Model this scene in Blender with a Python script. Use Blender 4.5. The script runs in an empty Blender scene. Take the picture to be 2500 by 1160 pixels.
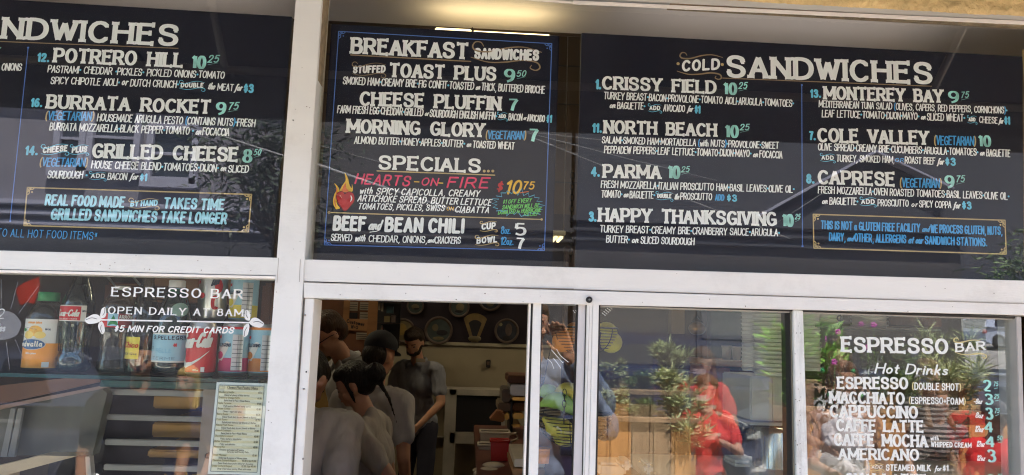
import bpy, bmesh, math, random
from mathutils import Vector, Matrix, Quaternion, noise
random.seed(7)
R = math.radians
SC = bpy.context.scene
COL = SC.collection

# ------------------------------------------------------------------ camera
CAM = Vector((0.0, -1.70, 1.65))
FPX = 1850.0                       # focal length in pixels of the 2500 px wide photograph
YAW, PIT, ROL = R(3.081), R(7.157), R(1.751)
cy, sy, cp, sp, cr, sr = math.cos(YAW), math.sin(YAW), math.cos(PIT), math.sin(PIT), math.cos(ROL), math.sin(ROL)
FWD = Vector((sy*cp, cy*cp, sp))
_rt = Vector((cy, -sy, 0)); _up = _rt.cross(FWD)
RGT = cr*_rt + sr*_up
UPV = -sr*_rt + cr*_up
cam_d = bpy.data.cameras.new('camera'); cam = bpy.data.objects.new('camera', cam_d); COL.objects.link(cam)
cam_d.sensor_width = 36.0; cam_d.lens = 36.0*FPX/2500.0
cam_d.clip_start = 0.02; cam_d.clip_end = 600
m = Matrix((RGT, UPV, -FWD)).transposed().to_4x4(); m.translation = CAM
cam.matrix_world = m
SC.camera = cam

# ------------------------------------------------------------------ light
SUN_EL, SUN_AZ = 63.0, 158.0       # the sun stands high behind the shop, azimuth turned towards +x
d = Vector((math.sin(R(SUN_AZ))*math.cos(R(SUN_EL)), -math.cos(R(SUN_AZ))*math.cos(R(SUN_EL)), math.sin(R(SUN_EL))))
sun_d = bpy.data.lights.new('sun', 'SUN'); sun_d.energy = 5.0; sun_d.angle = R(0.55); sun_d.color = (1, 0.95, 0.875)
sun = bpy.data.objects.new('sun', sun_d); COL.objects.link(sun)
sun.rotation_euler = (-d).to_track_quat('-Z', 'Y').to_euler(); sun.location = (0, -5, 20)
W_ = bpy.data.worlds.new('World'); SC.world = W_; W_.use_nodes = True
nt = W_.node_tree; bg = nt.nodes['Background']
sky = nt.nodes.new('ShaderNodeTexSky'); sky.sky_type = 'NISHITA'; sky.sun_disc = False
sky.sun_elevation = R(SUN_EL); sky.sun_rotation = math.atan2(d.x, d.y)
nt.links.new(sky.outputs[0], bg.inputs[0]); bg.inputs[1].default_value = 0.095
SC.view_settings.view_transform = 'Standard'; SC.view_settings.look = 'None'
SC.view_settings.exposure = 2.7; SC.view_settings.gamma = 1; SC.view_settings.use_curve_mapping = False
SC.cycles.max_bounces = 8; SC.cycles.diffuse_bounces = 4; SC.cycles.glossy_bounces = 4
SC.cycles.transparent_max_bounces = 40; SC.cycles.transmission_bounces = 6
SC.cycles.caustics_reflective = False; SC.cycles.caustics_refractive = False
SC.cycles.sample_clamp_indirect = 6; SC.cycles.use_denoising = True; SC.cycles.filter_width = 1.15
try: SC.cycles.denoiser = 'OPENIMAGEDENOISE'
except Exception: pass

# ------------------------------------------------------------------ where things stand
def W(px, py, y=0.0):
    """point of the vertical plane y = const that the photograph shows at pixel px, py"""
    v = RGT*((px-1250)/FPX) + UPV*((580-py)/FPX) + FWD
    return CAM + v*((y-CAM.y)/v.y)
def RW(px, py, dist):
    """the real place, dist metres out in the street, of what the glass mirrors at px, py"""
    p = W(px, py, dist); p.y = -dist; return p

# ------------------------------------------------------------------ materials
MATS = {}
def mat(name, col, rough=0.6, metal=0.0, var=0.12, scale=6.0, bump=0.0, bscale=40.0, spec=0.5, emit=0.0, coat=0.0,
        stretch=(1, 1, 1), col2=None, trans=0.0, alpha=1.0, detail=4.0, dirt=0.0):
    if name in MATS: return MATS[name]
    M = bpy.data.materials.new(name); M.use_nodes = True; t = M.node_tree; N = t.nodes; L = t.links
    b = N['Principled BSDF']
    b.inputs['Roughness'].default_value = rough; b.inputs['Metallic'].default_value = metal
    b.inputs['Specular IOR Level'].default_value = spec; b.inputs['Coat Weight'].default_value = coat
    tc = N.new('ShaderNodeTexCoord'); mp = N.new('ShaderNodeMapping'); mp.inputs['Scale'].default_value = stretch
    L.new(tc.outputs['Object'], mp.inputs[0])
    if var > 0 or col2:
        n = N.new('ShaderNodeTexNoise'); n.inputs['Scale'].default_value = scale; n.inputs['Detail'].default_value = detail
        L.new(mp.outputs[0], n.inputs['Vector'])
        cr_ = N.new('ShaderNodeValToRGB'); cr_.color_ramp.elements[0].position = .3; cr_.color_ramp.elements[1].position = .7
        c2 = col2 or tuple(min(1, c*(1+var)) for c in col)
        c1 = col if col2 else tuple(c*(1-var) for c in col)
        cr_.color_ramp.elements[0].color = (*c1, 1); cr_.color_ramp.elements[1].color = (*c2, 1)
        L.new(n.outputs[0], cr_.inputs[0]); L.new(cr_.outputs[0], b.inputs['Base Color'])
    else:
        b.inputs['Base Color'].default_value = (*col, 1)
    if dirt > 0:
        src = b.inputs['Base Color'].links[0].from_socket
        d1 = N.new('ShaderNodeTexNoise'); d1.inputs['Scale'].default_value = 7; d1.inputs['Detail'].default_value = 10; d1.inputs['Roughness'].default_value = .75; L.new(tc.outputs['Object'], d1.inputs['Vector'])
        d2 = N.new('ShaderNodeMapRange'); d2.inputs[1].default_value = .52; d2.inputs[2].default_value = .78; d2.inputs[3].default_value = 0; d2.inputs[4].default_value = dirt; L.new(d1.outputs[0], d2.inputs[0])
        mc = N.new('ShaderNodeMix'); mc.data_type = 'RGBA'; mc.inputs[7].default_value = (.22, .19, .15, 1); L.new(d2.outputs[0], mc.inputs[0]); L.new(src, mc.inputs[6]); L.new(mc.outputs[2], b.inputs['Base Color'])
    if bump > 0:
        n2 = N.new('ShaderNodeTexNoise'); n2.inputs['Scale'].default_value = bscale; n2.inputs['Detail'].default_value = 5
        L.new(mp.outputs[0], n2.inputs['Vector'])
        bp = N.new('ShaderNodeBump'); bp.inputs['Strength'].default_value = bump; bp.inputs['Distance'].default_value = .01
        L.new(n2.outputs[0], bp.inputs['Height']); L.new(bp.outputs[0], b.inputs['Normal'])
    if emit > 0:
        b.inputs['Emission Color'].default_value = (*col, 1); b.inputs['Emission Strength'].default_value = emit
    if trans > 0:
        b.inputs['Transmission Weight'].default_value = trans; b.inputs['IOR'].default_value = 1.3
    if alpha < 1: b.inputs['Alpha'].default_value = alpha
    MATS[name] = M; return M

def glass_mat(name, tint=(.96, .98, .97), ior=1.5, rough=0.0, haze=0.0, refl=1.0):
    """clear sheet: fresnel mirror over a see-through tint, with a film of dust"""
    if name in MATS: return MATS[name]
    M = bpy.data.materials.new(name); M.use_nodes = True; t = M.node_tree; N = t.nodes; L = t.links
    N.remove(N['Principled BSDF']); out = N['Material Output']
    tr = N.new('ShaderNodeBsdfTransparent'); tr.inputs[0].default_value = (*tint, 1)
    gl = N.new('ShaderNodeBsdfGlossy'); gl.inputs['Roughness'].default_value = rough; gl.inputs[0].default_value = (refl, refl, refl, 1)
    fr = N.new('ShaderNodeFresnel'); fr.inputs[0].default_value = ior
    ge = N.new('ShaderNodeNewGeometry'); inv = N.new('ShaderNodeMath'); inv.operation = 'SUBTRACT'; inv.inputs[0].default_value = 1.0; L.new(ge.outputs['Backfacing'], inv.inputs[1])
    mu = N.new('ShaderNodeMath'); mu.operation = 'MULTIPLY'; L.new(fr.outputs[0], mu.inputs[0]); L.new(inv.outputs[0], mu.inputs[1])
    mx = N.new('ShaderNodeMixShader'); L.new(mu.outputs[0], mx.inputs[0]); L.new(tr.outputs[0], mx.inputs[1]); L.new(gl.outputs[0], mx.inputs[2])
    last = mx
    if haze > 0:
        df = N.new('ShaderNodeBsdfDiffuse'); df.inputs[0].default_value = (.8, .8, .78, 1)
        no = N.new('ShaderNodeTexNoise'); no.inputs['Scale'].default_value = 9; no.inputs['Detail'].default_value = 8
        tc = N.new('ShaderNodeTexCoord'); L.new(tc.outputs['Object'], no.inputs['Vector'])
        mr = N.new('ShaderNodeMapRange'); mr.inputs[1].default_value = .4; mr.inputs[2].default_value = .75
        mr.inputs[3].default_value = haze*.5; mr.inputs[4].default_value = haze*1.6; L.new(no.outputs[0], mr.inputs[0])
        m2 = N.new('ShaderNodeMixShader'); L.new(mr.outputs[0], m2.inputs[0]); L.new(mx.outputs[0], m2.inputs[1]); L.new(df.outputs[0], m2.inputs[2])
        last = m2
    L.new(last.outputs[0], out.inputs[0]); MATS[name] = M; return M

# ------------------------------------------------------------------ mesh helper
class MB:
    def __init__(s): s.v = []; s.f = []
    def quad(s, a, b, c, d):
        n = len(s.v); s.v += [tuple(a), tuple(b), tuple(c), tuple(d)]; s.f.append((n, n+1, n+2, n+3)); return s
    def hexa(s, p):                      # 8 corners: 4 front (ccw) and 4 back
        n = len(s.v); s.v += [tuple(q) for q in p]
        for q in ((0,1,2,3), (7,6,5,4), (4,5,1,0), (3,2,6,7), (0,3,7,4), (1,5,6,2)): s.f.append(tuple(n+i for i in q))
        return s
    def box(s, x0, x1, y0, y1, z0, z1):
        return s.hexa([(x0,y0,z0),(x1,y0,z0),(x1,y0,z1),(x0,y0,z1),(x0,y1,z0),(x1,y1,z0),(x1,y1,z1),(x0,y1,z1)])
    def tube(s, pts, r, n=8, cap=True, closed=False):
        pts = [Vector(p) for p in pts]; rr = r if isinstance(r, (list, tuple)) else [r]*len(pts)
        base = len(s.v); k = len(pts); prev = None
        for i, p in enumerate(pts):
            a = pts[i-1] if (i or closed) else p; b = pts[(i+1) % k] if (i < k-1 or closed) else p
            t = (b-a).normalized() if (b-a).length > 1e-9 else Vector((0,0,1))
            ref = prev if prev is not None else (Vector((0,0,1)) if abs(t.z) < .9 else Vector((1,0,0)))
            u = (ref - t*ref.dot(t)).normalized(); w = t.cross(u); prev = u
            for j in range(n):
                an = 2*math.pi*j/n; s.v.append(tuple(p + (u*math.cos(an)+w*math.sin(an))*rr[i]))
        for i in range(k if closed else k-1):
            for j in range(n):
                i2 = (i+1) % k; j2 = (j+1) % n
                s.f.append((base+i*n+j, base+i*n+j2, base+i2*n+j2, base+i2*n+j))
        if cap and not closed:
            s.f.append(tuple(base+j for j in reversed(range(n)))); s.f.append(tuple(base+(k-1)*n+j for j in range(n)))
        return s
    def lathe(s, prof, c, n=24, axis='z', a0=0.0, a1=2*math.pi, cap=True):
        base = len(s.v); k = len(prof); full = abs(a1-a0-2*math.pi) < 1e-6; m_ = n if full else n+1
        for r, h in prof:
            for j in range(m_):
                an = a0+(a1-a0)*j/n; x, y = r*math.cos(an), r*math.sin(an)
                p = (x, y, h) if axis == 'z' else ((x, h, y) if axis == 'y' else (h, x, y))
                s.v.append((c[0]+p[0], c[1]+p[1], c[2]+p[2]))
        for i in range(k-1):
            for j in range(n):
                j2 = (j+1) % m_
                s.f.append((base+i*m_+j, base+i*m_+j2, base+(i+1)*m_+j2, base+(i+1)*m_+j))
        if cap and full:
            s.f.append(tuple(base+j for j in reversed(range(n)))); s.f.append(tuple(base+(k-1)*m_+j for j in range(n)))
        return s
    def ball(s, c, r, n=12, rot=None):
        c = Vector(c); r = r if isinstance(r, (list, tuple)) else (r, r, r); h = n//2+1; base = len(s.v)
        for i in range(h+1):
            th = math.pi*i/h
            for j in range(n):
                an = 2*math.pi*j/n
                p = Vector((math.sin(th)*math.cos(an)*r[0], math.sin(th)*math.sin(an)*r[1], math.cos(th)*r[2]))
                if rot is not None: p = rot @ p
                s.v.append(tuple(c+p))
        for i in range(h):
            for j in range(n):
                j2 = (j+1) % n; s.f.append((base+i*n+j, base+(i+1)*n+j, base+(i+1)*n+j2, base+i*n+j2))
        return s
    def cap_(s, a, ra, b, rb, n=12):     # tapered limb with ball ends
        a, b = Vector(a), Vector(b); s.ball(a, ra, n); s.ball(b, rb, n)
        return s.tube([a, a.lerp(b, .5), b], [ra, (ra+rb)/2, rb], n)
    def prism(s, poly, y0, y1):          # polygon in x,z
        n = len(s.v); k = len(poly)
        s.v += [(x, y0, z) for x, z in poly]+[(x, y1, z) for x, z in poly]
        s.f.append(tuple(range(n, n+k))); s.f.append(tuple(range(n+2*k-1, n+k-1, -1)))
        for i in range(k):
            j = (i+1) % k; s.f.append((n+i, n+k+i, n+k+j, n+j))
        return s
    def mesh(s, name):
        me = bpy.data.meshes.new(name); me.from_pydata(s.v, [], s.f); me.update(); return me
    def build(s, name, material, parent=None, smooth=False, bevel=0.0, label=None, fix=True):
        me = s.mesh(name)
        if fix or bevel > 0:
            bm = bmesh.new(); bm.from_mesh(me)
            if bevel > 0: bmesh.ops.bevel(bm, geom=[e for e in bm.edges], offset=bevel, segments=2, affect='EDGES', clamp_overlap=True)
            if fix: bmesh.ops.recalc_face_normals(bm, faces=bm.faces)
            bm.to_mesh(me); bm.free()
        if material: me.materials.append(material)
        if smooth:
            for p in me.polygons: p.use_smooth = True
        return link(name, me, parent, label)

def link(name, me, parent=None, label=None):
    o = bpy.data.objects.new(name, me); COL.objects.link(o)
    if parent is not None:
        o.parent = parent; o.matrix_parent_inverse = parent.matrix_basis.inverted() if parent.type == 'EMPTY' else Matrix()
        if parent.type != 'EMPTY': o.matrix_parent_inverse = (PINV(parent))
    if label: o['label'] = label
    return o
def PINV(p):
    mm = p.matrix_basis.copy(); q = p
    while q.parent is not None:
        mm = q.parent.matrix_basis @ q.matrix_parent_inverse @ mm; q = q.parent
    return mm.inverted()
def thing(name, label, cat, loc=(0, 0, 0), group=None):
    o = bpy.data.objects.new(name, None); COL.objects.link(o); o.location = loc; o.empty_display_size = .1
    o.matrix_basis = Matrix.Translation(Vector(loc)); tag(o, label, cat, group); return o
def tag(o, label, cat, group=None):
    o['label'] = label; o['category'] = cat
    if group: o['group'] = group
    return o
def struct(o): o['kind'] = 'structure'; return o

def copy_thing(root, move=(0, 0, 0), label=None, group=None, rz=0.0, scale=1.0):
    """a copy of a thing with copies of its parts and their sub-parts"""
    r = root.copy(); COL.objects.link(r)
    r.matrix_basis = Matrix.Translation(Vector(move)) @ root.matrix_basis @ Matrix.Rotation(rz, 4, 'Z') @ Matrix.Scale(scale, 4)
    if label: r['label'] = label
    if group: r['group'] = group
    def rec(a, b):
        for ch in list(a.children):
            c = ch.copy(); COL.objects.link(c); c.parent = b; c.matrix_parent_inverse = ch.matrix_parent_inverse.copy(); rec(ch, c)
    rec(root, r); return r

# ------------------------------------------------------------------ hand lettering, drawn stroke by stroke
# each stroke is a row of two-character points: x, then y (0 base line, 9 top, a b c below it); ~ rounds it
GL = {
'A': ('0039 3960 1353', 6), 'E': ('0009 0959 0545 0050', 5), 'F': ('0009 0959 0545', 5), 'H': ('0009 6069 0565', 6), 'I': ('0009', 0),
'K': ('0009 5904 2560', 6), 'L': ('0009 0050', 5), 'M': ('0009 0942 4289 8980', 8), 'N': ('0009 0960 6069', 6), 'T': ('0969 3039', 6),
'V': ('0930 3069', 6), 'W': ('0920 2048 4860 6089', 8), 'X': ('0960 0069', 6), 'Y': ('0934 3469 3430', 6), 'Z': ('0969 6900 0060', 6),
'1': ('0729 2920', 2), '7': ('0959 ~593520', 5), ',': ('100b', 1), '-': ('0444', 4), '+': ('0444 2226', 4),
'*': ('0636 1818 1438 1834', 4), "'": ('0907', 0), '/': ('0039', 3), '&': ('~602718293817023042', 6), ':': ('0101 0505', 0),
}
def _fixg():
    # curves written in full (x,y in tenths of a square) where one square is too coarse
    G = {}
    def P(s): return [((ord(c[0])-48) if c[0].isdigit() else 0, (ord(c[1])-48) if c[1].isdigit() else -(ord(c[1])-96)) for c in [s[i:i+2] for i in range(0, len(s)-1, 2)]]
    for k, (s, w) in GL.items():
        G[k] = ([(t[0] == '~', P(t.lstrip('~'))) for t in s.split()], w)
    def oval(x0, x1, y0, y1, a0=90, a1=450, n=16):
        cx, cy_ = (x0+x1)/2, (y0+y1)/2
        return [(cx+(x1-x0)/2*math.cos(R(a0+(a1-a0)*i/n)), cy_+(y1-y0)/2*math.sin(R(a0+(a1-a0)*i/n))) for i in range(n+1)]
    sm = lambda *p: (True, list(p)); ln = lambda *p: (False, list(p))
    G['O'] = ([(False, oval(0, 6.4, 0, 9))], 6.4); G['Q'] = ([(False, oval(0, 6.4, 0, 9)), ln((3.6, 2.4), (6.6, -.6))], 6.4)
    G['0'] = ([(False, oval(0, 5, 0, 9))], 5)
    G['C'] = ([(False, oval(0, 6.6, 0, 9, 42, 318, 12))], 6)
    G['G'] = ([(False, oval(0, 6.6, 0, 9, 42, 330, 12)), ln((3.6, 4), (6.2, 4)), ln((6.1, 4), (6.1, 0.8))], 6.2)
    G['S'] = ([sm((5.6, 6.6), (5.2, 8.2), (3, 9), (1, 8.4), (.3, 6.8), (1, 5.4), (3, 4.7), (5, 3.9), (5.8, 2.3), (5, .6), (2.8, 0), (.8, .7), (.2, 2.4))], 6)
    G['D'] = ([ln((0, 0), (0, 9)), sm((0, 9), (2.2, 9), (4.6, 8.2), (6, 6), (6, 3), (4.6, .8), (2.2, 0), (0, 0))], 6)
    G['B'] = ([ln((0, 0), (0, 9)), sm((0, 9), (3, 9), (4.6, 8.3), (4.9, 7), (4.4, 5.5), (3, 4.8), (0, 4.8)), sm((2, 4.8), (3.6, 4.7), (5.2, 4), (5.6, 2.5), (5, .8), (3.4, 0), (0, 0))], 5.6)
    G['P'] = ([ln((0, 0), (0, 9)), sm((0, 9), (3.2, 9), (5, 8.2), (5.6, 6.5), (5, 4.8), (3.2, 4), (0, 4))], 5.6)
    G['R'] = ([ln((0, 0), (0, 9)), sm((0, 9), (3.2, 9), (5, 8.3), (5.5, 6.8), (5, 5.1), (3.2, 4.4), (0, 4.4)), ln((3, 4.4), (6, 0))], 6)
    G['U'] = ([sm((0, 9), (0, 6), (0, 3.2), (.8, .9), (3, 0), (5.2, .9), (6, 3.2), (6, 6), (6, 9))], 6)
    G['J'] = ([sm((4, 9), (4, 5), (4, 2.4), (3.2, .5), (1.8, 0), (.4, .7), (0, 2.2))], 4)
    G['2'] = ([sm((.2, 6.6), (.6, 8.3), (2.6, 9), (4.6, 8.2), (5, 6.6), (4.2, 4.6), (2.2, 2.4), (0, 0)), ln((0, 0), (5.2, 0))], 5.2)
    G['3'] = ([sm((.3, 7.6), (1.4, 8.8), (3, 9), (4.6, 8.2), (4.9, 6.8), (4, 5.3), (2.2, 4.9)), sm((2.2, 4.9), (4.2, 4.6), (5.3, 3.2), (5.2, 1.4), (3.8, .2), (2, 0), (.3, 1.2))], 5.3)
    G['5'] = ([ln((4.8, 9), (.8, 9)), ln((.8, 9), (.4, 5)), sm((.4, 5), (2.4, 5.8), (4.4, 5.2), (5.2, 3.2), (4.6, 1), (2.6, 0), (.2, 1))], 5.2)
    G['6'] = ([sm((4.6, 8.4), (3, 9), (1.2, 7.6), (.2, 5), (.1, 2.4), (1, .5), (2.8, 0), (4.6, .7), (5.2, 2.7), (4.4, 4.7), (2.6, 5.3), (.8, 4.2))], 5.2)
    G['8'] = ([(False, oval(.5, 4.7, 4.8, 9)), (False, oval(0, 5.2, 0, 4.8))], 5.2)
    G['9'] = ([(False, oval(.1, 5, 3.8, 9)), sm((5, 6.4), (4.9, 4), (3.8, 1.4), (1.2, 0))], 5.1)
    G['4'] = ([ln((4, 0), (4, 9)), ln((4, 9), (0, 2.8)), ln((0, 2.8), (5.6, 2.8))], 5.6)
    G['('] = ([sm((1.8, 9.6), (.4, 7.6), (0, 4.5), (.4, 1.2), (1.8, -1))], 1.8); G[')'] = ([sm((0, 9.6), (1.4, 7.6), (1.8, 4.5), (1.4, 1.2), (0, -1))], 1.8)
    G['$'] = ([sm((3.6, 6.6), (2, 7.6), (.5, 6.6), (.6, 5.2), (2, 4.6), (3.6, 3.8), (3.5, 2.2), (2, 1.5), (.3, 2.4)), ln((2, 9), (2, 0))], 4)
    G['·'] = ([ln((0, 4.4), (0.01, 4.4))], 0.01); G['.'] = ([ln((0, .3), (.01, .3))], .01)
    # small letters
    lc = dict(
     a=([sm((3.6, 3.6), (2.8, 5), (1.2, 5), (0, 3.4), (0, 1.4), (1, 0), (2.6, .2), (3.6, 1.8)), ln((3.7, 5), (3.7, 1)), sm((3.7, 1), (3.9, .1), (4.8, .3))], 4.4),
     b=([ln((0, 0), (0, 9)), sm((0, 3.6), (1.6, 5), (3.4, 4.4), (3.8, 2.4), (2.8, .3), (1, 0), (0, 1))], 3.8),
     c=([sm((3.4, 4.2), (2, 5), (.4, 4), (0, 2), (1, .2), (2.6, .1), (3.6, 1))], 3.4),
     d=([ln((3.8, 0), (3.8, 9)), sm((3.8, 3.6), (2.4, 5), (.6, 4.4), (0, 2.4), (1, .2), (2.6, .1), (3.8, 1.4))], 3.8),
     e=([sm((.1, 2.4), (3.6, 2.8), (3.2, 4.6), (1.8, 5), (.3, 3.8), (0, 2), (1, .2), (2.4, 0), (3.6, .8))], 3.6),
     f=([sm((3.2, 8.4), (2, 9), (1.2, 7.4), (1.1, 3), (1, -1), (0, -2.4)), ln((-.2, 5), (2.6, 5))], 2.4),
     g=([sm((3.5, 3.6), (2, 5), (.2, 3.8), (.2, 1.4), (1.6, .2), (3.2, 1.4)), sm((3.6, 5), (3.6, 1), (3.2, -1.8), (1.6, -2.6), (0, -1.8))], 3.6),
     h=([ln((0, 0), (0, 9)), sm((0, 3.4), (1.6, 5), (3.2, 4.2), (3.4, 2), (3.5, 0))], 3.5),
     i=([ln((0, 5), (.1, 0)), ln((0, 7), (0, 7.1))], .2), j=([sm((1.4, 5), (1.4, 1), (1.2, -1.6), (0, -2.4)), ln((1.4, 7), (1.4, 7.1))], 1.4),
     k=([ln((0, 0), (0, 9)), ln((3, 5), (0, 2.2)), ln((1, 3), (3.4, 0))], 3.4), l=([sm((0, 9), (0, 4), (0, 1), (.8, 0))], .8),
     m=([ln((0, 5), (0, 0)), sm((0, 3.4), (1.4, 5), (2.5, 4), (2.6, 0)), sm((2.6, 3.4), (4, 5), (5.1, 4), (5.2, 0))], 5.2),
     n=([ln((0, 5), (0, 0)), sm((0, 3.2), (1.6, 5), (3, 4.2), (3.2, 1.2), (4.4, .4))], 4), o=([(False, oval(0, 3.8, 0, 5, n=12))], 3.8),
     p=([ln((0, 5), (0, -3)), sm((0, 3.6), (1.6, 5), (3.4, 4.2), (3.6, 2), (2.4, .2), (0, .8))], 3.6),
     q=([ln((3.6, 5), (3.6, -3)), sm((3.6, 3.6), (2, 5), (.2, 4), (0, 2), (1.2, .1), (3.4, .8))], 3.6),
     r=([ln((0, 5), (0, 0)), sm((0, 3), (1, 4.8), (2.6, 4.8))], 2.6), s=([sm((3, 4.4), (1.6, 5), (.2, 4), (1, 2.9), (2.6, 2.2), (3, 1), (1.6, 0), (0, .7))], 3),
     t=([sm((1, 7.6), (1, 3), (1.2, .6), (2.4, .2)), ln((-.4, 5.2), (2.6, 5.2))], 2.4), u=([sm((0, 5), (0, 1.6), (1.2, 0), (2.8, .4), (3.4, 2)), ln((3.4, 5), (3.5, 0))], 3.5),
     v=([ln((0, 5), (1.7, 0)), ln((1.7, 0), (3.4, 5))], 3.4), w=([ln((0, 5), (1.3, 0)), ln((1.3, 0), (2.6, 4.2)), ln((2.6, 4.2), (3.9, 0)), ln((3.9, 0), (5.2, 5))], 5.2),
     x=([ln((0, 5), (3.2, 0)), ln((0, 0), (3.2, 5))], 3.2), y=([ln((0, 5), (1.8, .4)), ln((3.6, 5), (.8, -2.8))], 3.6), z=([ln((0, 5), (3.2, 5)), ln((3.2, 5), (0, 0)), ln((0, 0), (3.4, 0))], 3.4))
    G.update(lc); return G
GLY = _fixg()

def smooth_pts(p, sub=4):
    if len(p) < 3: return p
    out = []
    for i in range(len(p)-1):
        a, b, c, d_ = p[max(i-1, 0)], p[i], p[i+1], p[min(i+2, len(p)-1)]
        for k in range(sub):
            t = k/sub
            out.append(tuple(.5*((2*b[j]) + (-a[j]+c[j])*t + (2*a[j]-5*b[j]+4*c[j]-d_[j])*t*t + (-a[j]+3*b[j]-3*c[j]+d_[j])*t**3) for j in (0, 1)))
    out.append(p[-1]); return out

class Paint:
    """flat paint strokes on a plane; o origin, e right, u up, n out of the plane"""
    def __init__(s): s.v = []; s.f = []; s.k = 0
    def ribbon(s, pts, wf, F, round_=True, closed=False):
        p = [Vector((a, b)) for a, b in pts]; q = [p[0]]
        for a in p[1:]:
            if (a-q[-1]).length > 1e-7: q.append(a)
        if len(q) == 1: q.append(q[0]+Vector((1e-5, 0)))
        s.k += 1; off = 2.0e-5*(s.k % 40); base = len(s.v); n = len(q)
        loop = (q[0]-q[-1]).length < 1e-4 and n > 4
        if loop: q = q[:-1]; n -= 1
        L_ = []; 
        for i in range(n):
            a = q[i-1] if (i or loop) else q[i]; b = q[(i+1) % n] if (i < n-1 or loop) else q[i]
            t = (b-a).normalized(); nn = Vector((-t.y, t.x)); w = wf(t, i/(n-1) if n > 1 else 0)
            L_.append((q[i]+nn*w/2, q[i]-nn*w/2, t, w))
        for a, b, t, w in L_: s.v += [F(a, off), F(b, off)]
        for i in range(n if loop else n-1):
            j = (i+1) % n; s.f.append((base+2*i, base+2*i+1, base+2*j+1, base+2*j))
        if round_ and not loop:
            for c, t, w, sg in ((q[0], L_[0][2], L_[0][3], -1), (q[-1], L_[-1][2], L_[-1][3], 1)):
                b0 = len(s.v); nn = Vector((-t.y, t.x))
                for k in range(7):
                    an = -math.pi/2+math.pi*k/6; s.v.append(F(c+(t*math.cos(an)*sg+nn*math.sin(an))*w/2, off))
                s.f.append(tuple(range(b0, b0+7)))
    def poly(s, pts, F):
        s.k += 1; off = 2.0e-5*(s.k % 40); b = len(s.v); s.v += [F(Vector(p), off) for p in pts]; s.f.append(tuple(range(b, b+len(pts))))
    def build(s, name, m_, parent, label=None):
        if not s.f: return None
        me = bpy.data.meshes.new(name); me.from_pydata(s.v, [], s.f); me.update(); me.materials.append(m_)
        return link(name, me, parent, label)

STY = {  # stroke across an upright, stroke across a level line (of cap height), serif length, gap, slant, wobble
 'serif': (.235, .165, .27, 2.75, 0, .10), 'serifw': (.20, .105, .22, 3.4, 0, .0), 'brush': (.145, .125, 0, 2.0, .06, .35), 'bold': (.24, .22, 0, 3.6, .03, .12),
 'mark': (.17, .16, 0, 3.0, .22, .2), 'small': (.21, .19, 0, 3.4, .05, .2), 'price': (.25, .12, 0, 3.0, 0, 0), 'fat': (.26, .24, 0, 4.0, .02, .1),
 'note': (.17, .16, 0, 2.9, .04, .25), 'script': (.19, .13, 0, 2.3, .28, 0), 'sansi': (.22, .19, 0, 3.2, .22, 0), 'thin': (.10, .09, 0, 2.8, .03, .2)}

def frame(x0, y0, x1, y1, plane, side=-1):
    a, b = W(x0, y0, plane), W(x1, y1, plane); e = (b-a); ln_ = e.length; e.normalize()
    u = Vector((0, 0, 1)); u = (u-e*u.dot(e)*0).normalized()
    def F(p, off): return tuple(a+e*p.x+u*p.y+Vector((0, side*(.0008+off), 0)))
    return F, ln_
def text(s, x0, y0, x1, y1, h, mt, parent, plane, sty='brush', name='lettering', dots=None, parens=None, side=-1):
    """one line of lettering; base line runs from pixel x0,y0 to x1,y1, capitals are h pixels high"""
    F, width = frame(x0, y0, x1, y1, plane, side)
    return textF(s, F, width, (W(x0, y0-h, plane)-W(x0, y0, plane)).length, mt, parent, sty, name, dots, parens)
def text_round(s, c, r, a0, a1, z, H, mt, parent, sty='note', name='label_lettering', rise=0.0):
    """lettering round an upright can or bottle; angles in degrees, 0 faces the street"""
    def F(p, off):
        an = R(a0)+p.x/r; q = r+.0006+off; return (c[0]+q*math.sin(an), c[1]-q*math.cos(an), z+p.y+rise*p.x)
    return textF(s, F, r*R(a1-a0), H, mt, parent, sty, name)
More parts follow.
